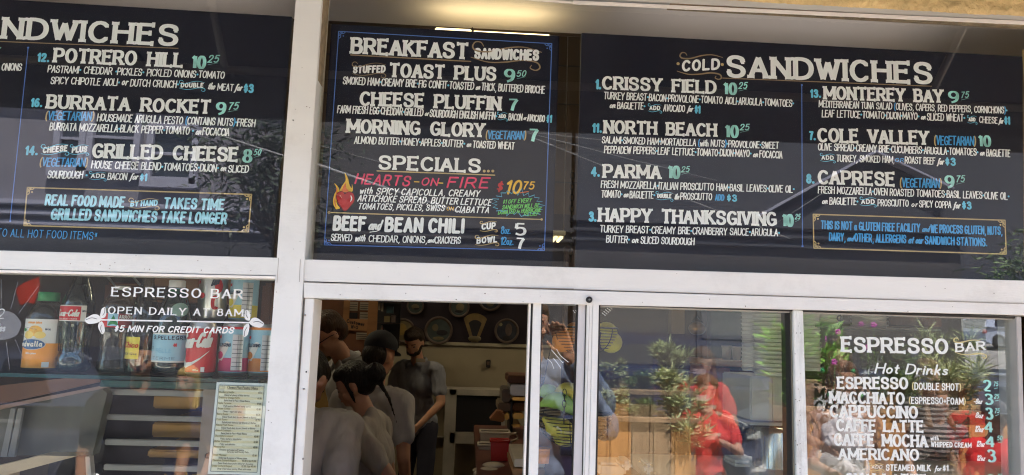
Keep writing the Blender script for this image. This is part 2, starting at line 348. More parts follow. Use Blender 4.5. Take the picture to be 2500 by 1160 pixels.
def textF(s, F, width, H, mt, parent, sty='brush', name='lettering', dots=None, parens=None):
    tv, th, se, gap, sl, wob = STY[sty]
    u = H/9
    rnd = random.Random(sum(map(ord, s)))
    ww = tv*H
    SPW = {'serif': 7.0, 'brush': 4.8, 'serifw': 5.5}.get(sty, 4.0); adv = 0
    for c in s: adv += (SPW if c == ' ' else ((2.0 if c == '·' else 1.2) if c in '·.,' else GLY[c][1])+gap)
    adv -= gap
    sx = (width-ww)/adv
    A, D, B_ = Paint(), Paint(), Paint()
    x = ww/2
    for c in s:
        if c == ' ':
            x += SPW*sx
            if se and A.f: A.build(name, mt, parent); A = Paint()
            continue
        strokes, w = GLY[c]; P_ = D if (c == '·' and dots) else (B_ if (c in '()' and parens) else A)
        jy = rnd.uniform(-1, 1)*wob*u*.8; jx = 0
        xo = x + ((1.0 if c == '·' else 0.6)*sx if c in '·.,' else 0)
        raw = []
        for smo, pts in strokes:
            pp = smooth_pts(pts, 3) if smo else pts
            raw.append([Vector((xo+q[0]*sx+sl*(q[1]*u), q[1]*u*(1-tv*.5)+th*H*.25+jy)) for q in pp])
        def wf(t, f_, tv=tv, th=th, H=H):
            v_ = abs(t.y); return (th+(tv-th)*v_)*H
        wf2 = wf
        if c in '·.': wf2 = lambda t, f_: ww*(1.9 if c == '·' else 1.15)
        if c == ',': wf2 = lambda t, f_: ww*.8
        ends = [r_[0] for r_ in raw]+[r_[-1] for r_ in raw]
        for r_, (smo, pts) in zip(raw, strokes):
            P_.ribbon([(q.x, q.y) for q in r_], wf2, F, round_=(se == 0 and sty != 'price') or c in '·.,')
            if se and c not in '·.,()$':
                for e_, nb in ((r_[0], r_[1]), (r_[-1], r_[-2])):
                    if (r_[0]-r_[-1]).length < 1e-4: continue
                    t = (nb-e_).normalized(); shared = sum(1 for z in ends if (z-e_).length < 1e-4) > 1
                    up_ = abs(t.y) > .55; tip = c in 'CGS' 
                    if not up_ and (shared or len(pts) > 2 or e_.x < xo+1.2*sx and c not in 'TZ'):
                        if not (tip and abs(t.x) > 0): continue
                    if shared and not (abs(t.x) < 1e-3): continue
                    if up_ and not tip and not (e_.y < .12*H or e_.y > .88*H): continue
                    if tip and c in 'CGS':
                        l_ = se*H*.5; P_.ribbon([(e_.x, e_.y-l_*.55), (e_.x, e_.y+l_*.55)], lambda t_, f_: th*H*.9, F, False); continue
                    if up_:
                        l_ = se*H*.62; yy = e_.y
                        P_.ribbon([(e_.x-l_, yy), (e_.x-l_*.5, yy), (e_.x+l_*.5, yy), (e_.x+l_, yy)], lambda t_, f_: th*H*(.8 if .2 < f_ < .8 else 1.0), F, False)
                    else:
                        l_ = se*H*.45; P_.ribbon([(e_.x, e_.y-l_), (e_.x, e_.y+l_)], lambda t_, f_: th*H*.85, F, False)
        x += (((2.0 if c == '·' else 1.2) if c in '·.,' else w)+gap)*sx
    o = A.build(name, mt, parent)
    for q, nm, mm in ((D, 'bullet_dots', dots), (B_, 'brackets', parens)):
        z = q.build(nm, mm or mt, parent)
        if z and len(s) > 3: z['kind'] = 'stuff'
    return o
def line(pts, wpx, mt, parent, plane, name='rule_line', side=-1, smooth_=False, taper=False):
    """painted line through pixels pts, wpx pixels wide"""
    if smooth_: pts = smooth_pts(pts, 5)
    o = W(*pts[0], plane); P_ = Paint()
    def F(p, off): return (o.x+p.x, o.y+side*(.0009+off), o.z+p.y)
    q = [W(a, b, plane)-o for a, b in pts]
    w = wpx*(plane-CAM.y)/FPX
    P_.ribbon([(v.x, v.z) for v in q], (lambda t, f: w*(.35+.65*math.sin(math.pi*min(1, max(0, f*.92+.06))))) if taper else (lambda t, f: w), F, True)
    return P_.build(name, mt, parent)
def shape(pts, mt, parent, plane, name, side=-1, lift=0.0, smooth_=False):
    if smooth_: pts = smooth_pts(list(pts)+[pts[0]], 5)[:-1]
    P_ = Paint(); o = W(*pts[0], plane)
    def F(p, off): return (o.x+p.x, o.y+side*(.0010+lift+off), o.z+p.y)
    q = [W(a, b, plane)-o for a, b in pts]; P_.poly([(v.x, v.z) for v in q], F); return P_.build(name, mt, parent)
def flourish(x0, y0, x1, y1, mt, parent, plane, w=2.2, up=True, side=-1):
    """scroll stroke over (curl at its left end) or under (curl at its right end) a small word"""
    L_ = x1-x0; hh = max(4, L_*.09); f = lambda t, k: (x0+L_*t, y0+(y1-y0)*t+k*hh)
    if up: pts = [f(.16, .1), f(.12, -.5), f(.04, -.5), f(0, .3), f(.06, .9), f(.25, .9), f(.5, .1), f(.75, -.2), f(1, .4)]
    else: pts = [f(0, -.4), f(.25, .2), f(.5, 0), f(.75, -.5), f(.95, -.3), f(1, .5), f(.94, 1.0), f(.86, .7), f(.88, .2)]
    return line(pts, w, mt, parent, plane, 'flourish', side, True, True)
# ================================================================== STOREFRONT
white = mat('white_frame_paint', (.77, .765, .735), .42, var=.03, scale=5, bump=.05, bscale=90, stretch=(.6, 1, 3), dirt=.22)
worn = mat('weathered_frame_paint', (.70, .71, .68), .6, var=.16, scale=30, bump=.25, bscale=120, stretch=(3, 1, .5), dirt=.8)
lip = mat('bare_aluminium_lip', (.90, .85, .79), .35, var=.03)
gasket = mat('black_rubber_gasket', (.012, .012, .013), .55, var=.2)
caulk = mat('old_tan_sealant', (.33, .25, .16), .8, var=.3, scale=50, bump=.5, bscale=150)
greyhead = mat('grey_header_metal', (.60, .59, .56), .5, var=.06, scale=8)
seam = mat('dark_seam', (.05, .045, .04), .8)
YF = -.032
def member(c, name, m_, parent, y0=YF, y1=.05, bevel=.0012, label=None):
    """frame bar from its four corners in the photograph: top left, top right, bottom right, bottom left"""
    tl, tr, br, bl = [W(x, y, y0) for x, y in c]; k = y1-y0; q = lambda p: (p.x, y1, p.z)
    b = MB().hexa([bl, br, tr, tl, q(bl), q(br), q(tr), q(tl)])
    return b.build(name, m_, parent, bevel=bevel, label=label)

sf = thing('shop_front_frame', 'white painted metal frame of the shop front with menu windows above and serving hatch below', 'window frame', (0, 0, 0))
member([(726, -60), (789.5, -60), (700, 1300), (626, 1300)], 'mullion', white, sf, YF-.006)
member([(-60, 610), (682, 629.5), (678, 673), (-60, 656)], 'transom', white, sf)
member([(-60, 657.5), (677.5, 674.5), (677, 681), (-60, 664)], 'transom_lip', lip, sf, YF-.004, .03, .0006)
member([(733, 633), (2560, 687), (2560, 742), (730, 686)], 'transom', white, sf)
member([(741, 689), (2560, 743.5), (2560, 770.5), (1462, 740), (1462, 740)][:2]+[(2560, 771), (741, 727)], 'sash_head', white, sf, YF-.003)
member([(733, 689), (742, 689), (700, 1300), (692, 1300)], 'sealant_joint', caulk, sf, YF+.006, .04)
member([(744, 728.5), (766, 728.8), (727, 1300), (706, 1300)], 'hatch_jamb', white, sf, YF+.002)
member([(762, 729.5), (767.5, 729.5), (729, 1300), (723.5, 1300)], 'jamb_edge', lip, sf, YF+.004, .06, .0006)
member([(790, -60), (797, -60), (740, 634), (733.5, 634)], 'sealant_joint', caulk, sf, YF+.008, .03)
# head of the upper windows
member([(900, -52), (2560, 35), (2560, 54.5), (900, -32)], 'head_bar', greyhead, sf, -.016, .004)
member([(900, -36), (1400, 4), (2560, 54), (2560, 62), (1400, 13), (900, -26)][:2]+[(2560, 54), (2560, 62)][:0]+[(1440, 11), (900, -26)], 'head_lip', lip, sf, -.020, -.0165, .0006)
member([(1400, 1), (2560, 53.5), (2560, 62), (1400, 9.5)], 'head_lip', lip, sf, -.0205, -.0165, .0006)
for i in range(26):          # flaked paint along the bottom of the head lip
    x = 1420+i*42+random.uniform(-15, 15); y = 9.5+(x-1400)*.0453
    p = W(x, y, -.021); b = MB().ball(p, (random.uniform(.003, .010), .0015, random.uniform(.0006, .002)), 7); 
    if i == 0: fl = MB()
    fl.v, fl.f = fl.v+b.v, fl.f+[tuple(k+len(fl.v) for k in f) for f in b.f]
fl.build('flaked_paint', lip, sf)['kind'] = 'stuff'
def screw(px, py, r, m_, y=YF-.006, name='screw'):
    p = W(px, py, y); MB().lathe([(r, 0), (r, -.002), (r*.7, -.0035), (.0001, -.0036)], (p.x, y, p.z), 16, 'y', cap=False).build(name, m_, sf, smooth=True)
zinc = mat('zinc_screw', (.35, .33, .31), .35, metal=.8)
screw(716, 294, .0014, gasket)
for p in ((745, 770), (742, 950), (740, 1120)): screw(*p, .0022, zinc, YF+.002)
screw(748, 908, .0017, gasket, YF+.002)
bp = W(1438, 732, YF-.006)
bumper = thing('rubber_bumper', 'round black rubber bumper screwed to the frame above the hatch', 'bumper', bp)
MB().lathe([(.0068, .003), (.0072, -.004), (.0060, -.0075), (.0042, -.0082), (.003, -.006), (.0001, -.006)], bp, 24, 'y', cap=False).build('rubber_ring', gasket, bumper, smooth=True)
MB().lathe([(.0025, -.004), (.0025, -.0072), (.0001, -.0075)], bp, 14, 'y', cap=False).build('screw', zinc, bumper, smooth=True)

# glass of the fixed windows
g_up = glass_mat('window_glass', (.97, .98, .975), 1.75, 0.0, .003)
g_low = glass_mat('shop_glass', (.96, .98, .97), 1.62, 0.0, .008)
g_tint = glass_mat('sliding_glass', (.96, .98, .97), 1.85, 0.0, .004)
def pane(c, m_, parent, y0=-.003, th=.005, tilt=0.0, label=None):
    tl, tr, br, bl = [W(x, y, y0) for x, y in c]; zc = (tl.z+bl.z)/2
    f = lambda p: Vector((p.x, y0+(p.z-zc)*math.tan(tilt), p.z)); g = lambda p: f(p)+Vector((0, th, 0))
    return MB().hexa([f(bl), f(br), f(tr), f(tl), g(bl), g(br), g(tr), g(tl)]).build('window_pane', m_, parent, label=label)
pane([(-80, -90), (735, -55), (685, 640), (-80, 625)], g_up, sf)
pane([(780, -60), (2520, 40), (2520, 700), (728, 645)], g_up, sf)
PL = pane([(-80, 650), (685, 668), (625, 1310), (-80, 1300)], g_low, sf)

# sliding hatch pane, pushed to the right
sl = thing('sliding_hatch_window', 'narrow sliding glass hatch in white stiles beside the open serving gap', 'sliding window', W(1360, 1000, 0))
member([(1292, 737), (1296.5, 737), (1278, 1320), (1273.5, 1320)], 'stile_edge', lip, sl, -.022, .012, .0005)
member([(1296.5, 738), (1302, 738), (1284, 1320), (1278, 1320)], 'brush_seal', gasket, sl, -.015, .012, .0005)
member([(1302, 739), (1321.5, 739), (1311, 1320), (1286, 1320)], 'stile', white, sl, -.024, .012)
member([(1413, 741), (1430, 741.5), (1418, 1320), (1395, 1320)], 'stile', mat('grey_white_stile', (.62, .60, .60), .5, var=.04), sl, -.020, .012)
member([(1321.5, 739.5), (1413, 741), (1413, 744), (1321.5, 742.5)], 'top_gasket', gasket, sl, -.016, .012, .0005)
member([(1321.3, 742), (1325, 742), (1307, 1320), (1302, 1320)], 'gasket_strip', gasket, sl, -.014, .01, .0004)
member([(1409.5, 742), (1413, 742), (1397, 1320), (1393, 1320)], 'gasket_strip', gasket, sl, -.014, .01, .0004)
pane([(1322, 740), (1412, 742), (1393, 1320), (1303, 1320)], g_tint, sl, -.004)
# fixed lights on the right
fx = thing('side_window', 'pair of fixed lower windows right of the hatch with a worn white bar between them', 'window', W(1950, 950, 0))
member([(1430.5, 741), (1434, 741), (1421, 1320), (1417, 1320)], 'seam', seam, fx, -.022, .03, .0004)
member([(1434, 740.5), (1447, 741), (1434, 1320), (1421, 1320)], 'post', white, fx, YF, .05)
member([(1447.6, 741), (1462.5, 741.3), (1450, 1320), (1434.8, 1320)], 'post', white, fx, YF-.002, .05)
member([(1462.5, 741), (2484, 773), (2484, 778), (1462.5, 745.5)], 'top_gasket', gasket, fx, -.02, .03, .0004)
member([(1466, 746), (2484, 778.5), (2484, 781), (1466, 749)], 'glazing_bead', mat('grey_bead', (.42, .41, .39), .4, var=.1), fx, -.016, .03, .0004)
member([(1462.5, 741), (1466, 741), (1455, 1320), (1450, 1320)], 'gasket_strip', gasket, fx, -.018, .03, .0004)
member([(1927, 757), (1930, 757), (1939, 1320), (1934.5, 1320)], 'gasket_strip', gasket, fx, -.016, .03, .0004)
member([(1930, 757), (1932.5, 757), (1943, 1320), (1939, 1320)], 'glazing_bead', mat('bronze_bead', (.20, .19, .14), .5, var=.1), fx, -.018, .03, .0004)
member([(1932.5, 757), (1937, 757), (1948, 1320), (1943, 1320)], 'gasket_strip', gasket, fx, -.016, .03, .0004)
member([(1937, 757), (1961, 757.8), (1978, 1320), (1948, 1320)], 'center_bar', worn, fx, -.026, .04)
member([(2481, 774), (2494, 774), (2508, 1320), (2497, 1320)], 'end_bar', mat('grey_end_bar', (.42, .40, .38), .6, var=.15), fx, -.024, .04)
pane([(1462, 741), (1935, 757), (1944, 1320), (1448, 1320)], g_tint, fx, -.004)
pane([(1462, 741), (1935, 757), (1944, 1320), (1448, 1320)], g_tint, fx, .030, .004, R(-1.5), label='inner sheet of glass behind the left light')
PR = pane([(1937, 757), (2484, 773), (2500, 1320), (1949, 1320)], g_tint, fx, -.004)
pane([(1937, 757), (2484, 773), (2500, 1320), (1949, 1320)], g_tint, fx, .034, .004, R(-1.5), label='inner sheet of glass behind the right light')

# masonry above and around, only its edge shows at the top right
stucco = mat('yellow_stucco', (.70, .52, .25), .92, var=.22, scale=14, bump=1.0, bscale=55, detail=8)
a = W(900, -58, YF); b_ = W(2560, 30, YF)
def stucco_mesh():
    bm = MB(); nx, nz = 300, 16; x0, x1 = .45, 1.42; base = len(bm.v)
    for i in range(nx+1):
        for j in range(nz+1):
            x = x0+(x1-x0)*i/nx; zt = W(1250+(x)*880, 0, 0).z
            z0 = W(1700, 6, YF).z; z = z0+.016+.10*j/nz
            n_ = noise.noise(Vector((x*45, z*60, 3)))*.0042+noise.noise(Vector((x*130, z*150, 8)))*.0022
            y = -.020+(.004*(1-min(1, j/2.0)))-abs(n_)*1.3; bm.v.append((x, y, z + (.004*noise.noise(Vector((x*9, 0, 0))) if j == 0 else 0)))
    for i in range(nx):
        for j in range(nz):
            q = base+i*(nz+1)+j; bm.f.append((q, q+nz+1, q+nz+2, q+1))
    return bm
wall = thing('front_wall', 'rough yellow stucco wall above the right end of the shop window', 'wall', (1, 0, 2.5))
stucco_mesh().build('stucco_face', stucco, wall, smooth=True, fix=False)
zt = W(1700, 6, YF).z
MB().box(-4, 5, -.018, .02, zt+.116, 3.12).build('upper_wall', stucco, wall)
MB().box(-4, .45, -.020, .02, zt+.016, zt+.115).build('upper_wall', stucco, wall)
MB().box(1.42, 5, -.020, .02, zt+.016, zt+.115).build('upper_wall', stucco, wall)
MB().box(.449, 1.42, -.012, .02, zt+.001, zt+.115).build('wall_backing', caulk, wall)
MB().box(-4, 5, -.03, .05, 0, .95).build('stall_riser', stucco, wall)
MB().box(1.46, 5, -.03, .18, .951, zt+.015).build('side_wall', stucco, wall)
MB().box(-4, -1.45, -.03, .18, .951, zt+.015).build('side_wall', stucco, wall)
# rusty drips of sealant between stucco and header
member([(900, -60), (2560, 27), (2560, 35.5), (900, -51.5)], 'rusty_sealant', mat('rusty_sealant', (.40, .25, .13), .85, var=.3, scale=40, bump=.6, bscale=130), sf, -.014, .02, .0005)

# ================================================================== MENU BOARDS
navy = mat('navy_chalkboard', (.0085, .0095, .021), .62, var=.10, scale=3, spec=.3)
pwhite = mat('chalk_paint_white', (.92, .95, .94), .8, var=.06, scale=55, stretch=(1, 1, .35))
pteal = mat('chalk_paint_teal', (.36, .78, .70), .8, var=.35, scale=30)
pteal2 = mat('chalk_paint_dark_teal', (.07, .26, .24), .8, var=.2, scale=60)
pblue = mat('chalk_paint_blue', (.17, .62, .85), .8, var=.12, scale=50)
pdeep = mat('chalk_paint_deep_blue', (.07, .38, .78), .8, var=.15, scale=50)
pline = mat('chalk_paint_line_blue', (.10, .23, .66), .8, var=.1)
psky = mat('chalk_paint_pale_blue', (.38, .74, .86), .8, var=.12, scale=60)
pgold = mat('chalk_paint_gold', (.55, .41, .18), .7, var=.12, scale=40)
pbrown = mat('chalk_paint_brown', (.32, .23, .13), .7, var=.12, scale=40)
ppink = mat('chalk_paint_pink', (.78, .05, .14), .8, var=.15, scale=50)
pred = mat('chalk_paint_red', (.50, .018, .018), .7, var=.2, scale=40)
pyel = mat('chalk_paint_yellow', (.88, .52, .03), .8, var=.2, scale=40)
pgreen = mat('chalk_paint_green', (.16, .62, .12), .8, var=.12, scale=50)
porange = mat('chalk_paint_orange', (.75, .17, .03), .8, var=.12)
pstar = mat('chalk_paint_star_blue', (.10, .42, .60), .8, var=.2)
YB = .014
def board(label, c, extra=None):
    tl, tr, br, bl = [W(x, y, YB) for x, y in c]; t = thing('menu_board', label, 'menu board', ((tl.x+br.x)/2, YB, (tl.z+br.z)/2), 'menu boards behind the upper windows')
    q = lambda p: (p.x, YB+.012, p.z)
    MB().hexa([bl, br, tr, tl, q(bl), q(br), q(tr), q(tl)]).build('panel', navy, t, bevel=.001); return t
BL = board('dark hot sandwiches menu board left of the white post', [(-700, -45), (713, 40.5), (664, 645), (-700, 610)])
BM = board('middle menu board of breakfast sandwiches and specials framed by a thin blue line', [(809, 58), (1366, 88), (1348, 655), (772, 640)])
BR = board('cold sandwiches menu board, widest of the menu boards', [(1420, 80), (2497, 137.5), (2500, 705), (1405, 655)])
LETTER = {'s': ('serif', pwhite, 'item_lettering'), 'd': ('brush', pwhite, 'description_lettering')}
def item(B, s, *c): return text(s, *c, pwhite, B, YB, 'serif', 'item_lettering')
def desc(B, s, *c, m_=None): return text(s, *c[:4], c[4]*.93, m_ or pwhite, B, YB, 'brush', 'description_lettering', dots=pblue, parens=pdeep)
def num(B, s, *c): return text(s, *c, pblue, B, YB, 'fat', 'number_lettering')
def price(B, s, *c, cents=None):
    o = text(s, *c, pteal, B, YB, 'price', 'price_lettering')
    x0, y0, x1, y1, h = c
    inner = text(s, x0+2.6, y0-h*.45, x1-2.6, y1-h*.45, h*.42, pteal2, B, YB-.0012, 'thin', 'price_shading') if False else None
    if cents:
        s2, c2 = cents; text(s2, *c2, pteal, B, YB, 'mark', 'cents_lettering')
        line([(c2[0]+2, c2[1]+5), (c2[2], c2[3]+1)], 1.4, pteal, B, YB, 'price_dash', taper=True)
def veg(B, *c): return text('(VEGETARIAN)', *c, pdeep, B, YB, 'brush', 'description_lettering', parens=pgold)
def tagw(B, s, x0, y0, x1, y1, h, m_=None, gl=None):      # small word between two scrolls
    text(s, x0+3, y0, x1-3, y1, h*1.1, m_ or pwhite, B, YB, 'fat', 'small_lettering')
    flourish(x0, y0-h-4, x1, y1-h-4, gl or pblue, B, YB, max(1.4, h*.16)); flourish(x0, y0+4, x1+1, y1+4, gl or pblue, B, YB, max(1.4, h*.16), up=False)
def small(B, s, *c, m_=None, sty='mark'): return text(s, *c, m_ or pwhite, B, YB, sty, 'small_lettering')
def corners(tl, tr, br, bl, m_, B, w=2.2, k=17, name='border_line'):
    for a, b in ((tl, tr), (tr, br), (br, bl), (bl, tl)): line([a, b], w, m_, B, YB, name)
    def sgn(v): return 1 if v > 0 else -1
    for p, o in ((tl, br), (tr, bl), (br, tl), (bl, tr)):
        sx_, sy_ = sgn(o[0]-p[0]), sgn(o[1]-p[1])
        for f in (1.0, .62):
            pts = [(p[0]+sx_*k*f, p[1]+sy_*1), (p[0]+sx_*k*f*.75, p[1]+sy_*k*f*.28), (p[0]+sx_*k*f*.34, p[1]+sy_*k*f*.36), (p[0]+sx_*k*f*.28, p[1]+sy_*k*f*.8), (p[0]+sx_*1, p[1]+sy_*k*f)]
            line(pts, w*.8, m_, B, YB, 'corner_scroll', smooth_=True)
        line([(p[0]+sx_*k*.66, p[1]+sy_*k*.66), (p[0]+sx_*k*.66+.3, p[1]+sy_*k*.66)], w*1.6, m_, B, YB, 'corner_dot')

# ---- left board
B = BL
text('SANDWICHES', -118, 88, 436, 112, 52, pwhite, B, YB, 'serif', 'heading_lettering')
line([(-120, 97), (435, 118.5)], 2.2, pbrown, B, YB)
line([(69, 119), (25, 541)], 2, pline, B, YB); line([(69, 117), (69.4, 117)], 5, pline, B, YB, 'line_dot'); line([(25, 540), (25.4, 540)], 5, pline, B, YB, 'line_dot')
desc(B, 'ONIONS', 3, 172, 53, 173.5, 19)
line([(-6, 119), (2, 117)], 3, pteal, B, YB, 'price_dash')
num(B, '12.', 90, 150, 121, 151.5, 20); item(B, 'POTRERO HILL', 129, 152, 448, 164.5, 35)
price(B, '10', 465, 167, 503, 168.5, 33, cents=('25', (506, 153.5, 533, 153, 18)))
desc(B, 'PASTRAMI· CHEDDAR ·PICKLES· PICKLED ONIONS·TOMATO', 115.5, 177, 548, 193, 19)
desc(B, 'SPICY CHIPOTLE AIOLI·', 122.6, 205, 292, 210.5, 19); small(B, 'or', 296, 208, 312, 208.5, 18); desc(B, 'DUTCH CRUNCH·', 317, 211, 436, 215.5, 19)
tagw(B, 'DOUBLE', 438, 213.5, 500, 214, 10); small(B, 'the', 506, 218, 524, 218.5, 16, sty='script'); desc(B, 'MEAT', 530, 221, 570, 222.5, 18); small(B, 'for', 572, 222, 591, 222, 17, sty='script')
text('$3', 594, 225.5, 619, 226.5, 20, pblue, B, YB, 'fat')
num(B, '16.', 74, 260.5, 104, 261, 20); item(B, 'BURRATA ROCKET', 112, 264, 515, 278, 33.5)
price(B, '9', 525, 280, 552, 281, 32, cents=('75', (555, 268.5, 581, 268, 18)))
veg(B, 110, 293, 229, 295, 21); desc(B, 'HOUSEMADE ARUGULA PESTO (CONTAINS NUTS)·FRESH', 236, 296, 623, 310, 20)
desc(B, 'BURRATA MOZZARELLA·BLACK PEPPER·TOMATO ·', 120, 318, 473, 329, 20); small(B, 'on', 476, 329, 491, 329, 17, sty='script'); desc(B, 'FOCACCIA', 493, 330, 560, 332.5, 20)
num(B, '14.', 60.5, 378, 93, 378.5, 21); tagw(B, 'CHEESE', 101, 374, 168, 369, 13); tagw(B, 'PLUS', 172, 373, 216, 371.5, 13)
item(B, 'GRILLED CHEESE', 223.5, 385, 582, 394.5, 35)
price(B, '8', 591, 396, 616, 397, 33, cents=('50', (618, 379.6, 636, 379, 15)))
veg(B, 96, 406, 213.5, 407.6, 21); desc(B, 'HOUSE CHEESE BLEND·TOMATOES·DIJON·', 222, 411, 534, 420, 20); small(B, 'on', 537, 418, 552, 418, 16, sty='script'); desc(B, 'SLICED', 556, 421, 607, 422, 19)
desc(B, 'SOURDOUGH ·', 115, 435.5, 213, 437, 20); tagw(B, 'ADD', 219, 434, 259, 434.5, 9); desc(B, 'BACON', 262, 438.6, 310, 439.5, 18); small(B, 'for', 316, 439, 337, 438.5, 16, sty='script')
text('$1', 341, 441.5, 359, 442, 17, pblue, B, YB, 'fat')
corners((67.4, 458), (614.5, 475), (606.8, 566.5), (59, 551), pgold, B, 3)
for s, c in (('REAL FOOD MADE', (108.6, 501, 304, 507, 26)), ('TAKES TIME', (398, 508.5, 547, 513, 26)), ('GRILLED SANDWICHES TAKE LONGER', (122.6, 536, 554, 547, 27))):
    text(s, *c, psky, B, YB, 'small', 'notice_lettering')
tagw(B, 'BY HAND', 315, 504, 388, 502, 12, psky, pgold)
text('TO ALL HOT FOOD ITEMS*', -8, 577, 238, 586, 19, pdeep, B, YB, 'thin', 'notice_lettering')
# ---- middle board
B = BM
corners((827, 77), (1347, 107), (1329, 612), (792, 598), pline, B, 2)
text('BREAKFAST', 855, 130, 1144, 144.5, 39, pwhite, B, YB, 'serif', 'heading_lettering'); line([(856.6, 134.5), (1149, 150.5)], 3, pbrown, B, YB)
text('SANDWICHES', 1157, 143, 1316, 148, 25, pwhite, B, YB, 'fat', 'heading_lettering')
flourish(1154, 110, 1322, 122, pbrown, B, YB, 4); flourish(1150, 146, 1318, 158, pbrown, B, YB, 4, up=False)
text('STUFFED', 861, 179, 941, 177, 17, pwhite, B, YB, 'fat', 'small_lettering'); flourish(860, 156, 942, 156, pbrown, B, YB, 2); flourish(860, 183, 942, 183, pbrown, B, YB, 2, up=False)
item(B, 'TOAST PLUS', 949, 188, 1212, 197.7, 34); price(B, '9', 1229, 200, 1257.6, 201, 33, cents=('50', (1260, 187.7, 1283, 187, 15)))
desc(B, 'SMOKED HAM·CREAMY BRIE·FIG CONFIT·TOASTED', 836, 206, 1157, 220, 20); small(B, 'on', 1160, 220, 1172, 219, 14, sty='script'); desc(B, 'THICK, BUTTERED BRIOCHE', 1174, 221, 1330, 229, 20)
item(B, 'CHEESE PLUFFIN', 877, 257, 1223.5, 269.6, 34); price(B, '7', 1238, 271, 1266, 271.6, 31)
desc(B, 'FARM FRESH EGG·CHEDDAR·GRILLED', 822.5, 276, 1033, 284, 20); small(B, 'or', 1036, 283, 1047, 283, 13, sty='script'); desc(B, 'SOURDOUGH ENGLISH MUFFIN·', 1048, 286, 1213, 293, 20)
tagw(B, 'ADD', 1214, 288, 1238, 288.5, 8); desc(B, 'BACON', 1240.6, 293.5, 1275, 295, 18); small(B, 'or', 1277, 293, 1285, 293, 11, sty='script'); desc(B, 'AVOCADO', 1286, 296, 1330, 298.6, 18); text('$1', 1333, 299, 1347, 299.5, 18, pblue, B, YB, 'small')
item(B, 'MORNING GLORY', 845, 324, 1183.7, 335, 34); text('(VEGETARIAN)', 1185, 339.5, 1284, 341, 20, pdeep, B, YB, 'brush', parens=pgold); price(B, '7', 1288, 346, 1316, 347, 33)
desc(B, 'ALMOND BUTTER·HONEY·APPLES·BUTTER·', 864, 350.5, 1135, 360, 19); small(B, 'on', 1138, 359, 1150, 359, 14, sty='script'); desc(B, 'TOASTED WHEAT', 1153, 361, 1256, 365.6, 19)
text('SPECIALS', 922.5, 413, 1174.5, 421.4, 34, pwhite, B, YB, 'serif', 'heading_lettering')
for x in (1182, 1192, 1203): line([(x, 418), (x+.4, 418)], 7, pgold, B, YB, 'dot')
line([(921, 417.5), (1207.7, 428)], 3, pgold, B, YB)
text('HEARTS', 865, 449, 1000, 455, 25, ppink, B, YB, 'mark', 'special_lettering'); text('ON', 1027, 453, 1068, 454, 19, ppink, B, YB, 'mark', 'special_lettering'); text('FIRE', 1090, 458, 1192, 460, 26, ppink, B, YB, 'mark', 'special_lettering')
line([(1012, 444), (1023, 444.5)], 2.5, pyel, B, YB, 'dash'); line([(1071, 447), (1081, 447.5)], 2.5, pyel, B, YB, 'dash')
text('$', 1210, 468, 1226, 469, 26, pred, B, YB, 'mark', 'price_lettering'); text('10', 1231, 473, 1270, 474, 33, pyel, B, YB, 'mark', 'price_lettering'); text('75', 1274, 462, 1303, 463, 19, pyel, B, YB, 'mark', 'cents_lettering')
line([(1270, 471), (1290, 468)], 5, porange, B, YB, 'price_dash', taper=True)
# heart on fire
def hpx(u, v): return (842+u*.98, 487+v*.98)
flm = [[(-22, 25), (-29, 10), (-27, -10), (-20, -25), (-26, -40), (-16, -30), (-14, -18), (-20, 0), (-19, 12), (-12, 22)], [(-14, -20), (-6, -35), (2, -48), (0, -66), (8, -52), (11, -38), (17, -28), (18, -38), (20, -24), (14, -16), (0, -18)]]
for p in flm: shape([hpx(*q) for q in p], pyel, B, YB, 'flame', smooth_=True)
shape([hpx(*q) for q in [(-8, -19), (-4, -31), (2, -40), (4, -28), (9, -22), (4, -17)]], porange, B, YB, 'flame_heart', lift=.001, smooth_=True)
line([hpx(-22, 18), hpx(-25, 4), hpx(-21, -12), hpx(-20, -28)], 2, porange, B, YB-.0012, 'flame_line', smooth_=True)
shape([hpx(*q) for q in [(0, -12), (8, -18), (18, -17), (24, -8), (22, 6), (12, 20), (0, 30), (-10, 20), (-19, 6), (-21, -8), (-15, -17), (-6, -18)]], pred, B, YB, 'heart', lift=.0018, smooth_=True)
line([hpx(0, -13), hpx(-8, -20), hpx(-18, -16), hpx(-21, -5), hpx(-15, 10), hpx(0, 29), hpx(14, 17), hpx(24, 2), hpx(21, -14), hpx(10, -19), hpx(0, -13)], 1.4, mat('chalk_paint_dark_red', (.16, .006, .006), .8), B, YB-.003, 'heart_outline', smooth_=True)
line([hpx(15, -9), hpx(17, -2), hpx(14, 6)], 3, pwhite, B, YB-.0032, 'heart_shine', smooth_=True, taper=True); line([hpx(-12, -10), hpx(-8, -4)], 3, mat('chalk_paint_rose', (.8, .3, .28), .8), B, YB-.0032, 'heart_shine', taper=True)
small(B, 'with', 877, 473, 909, 473, 16); small(B, 'SPICY CAPICOLLA, CREAMY', 917, 475, 1170, 481, 16)
small(B, 'ARTICHOKE SPREAD, BUTTER LETTUCE', 872, 491.4, 1198.7, 502.6, 16); small(B, 'TOMATOES, PICKLES, SWISS', 872.8, 511, 1084.6, 515.6, 15); small(B, 'ON', 1089.4, 514, 1106.6, 514, 9, m_=pyel); small(B, 'CIABATTA', 1109.6, 518.6, 1193.5, 520.7, 15)
zz = []
for i in range(44):
    a_ = 2*math.pi*i/44; rx, ry = (64, 34) if i % 2 == 0 else (52, 25)
    if i % 5 == 0: rx *= 1.05; ry *= 1.22
    if 225 < math.degrees(a_) < 318: ry *= .8
    zz.append((1264+rx*math.cos(a_)*.98, 498-ry*math.sin(a_)*1.0+(4 if math.cos(a_) > 0 else -1)))
line(zz+[zz[0]], 2.3, pstar, B, YB, 'starburst')
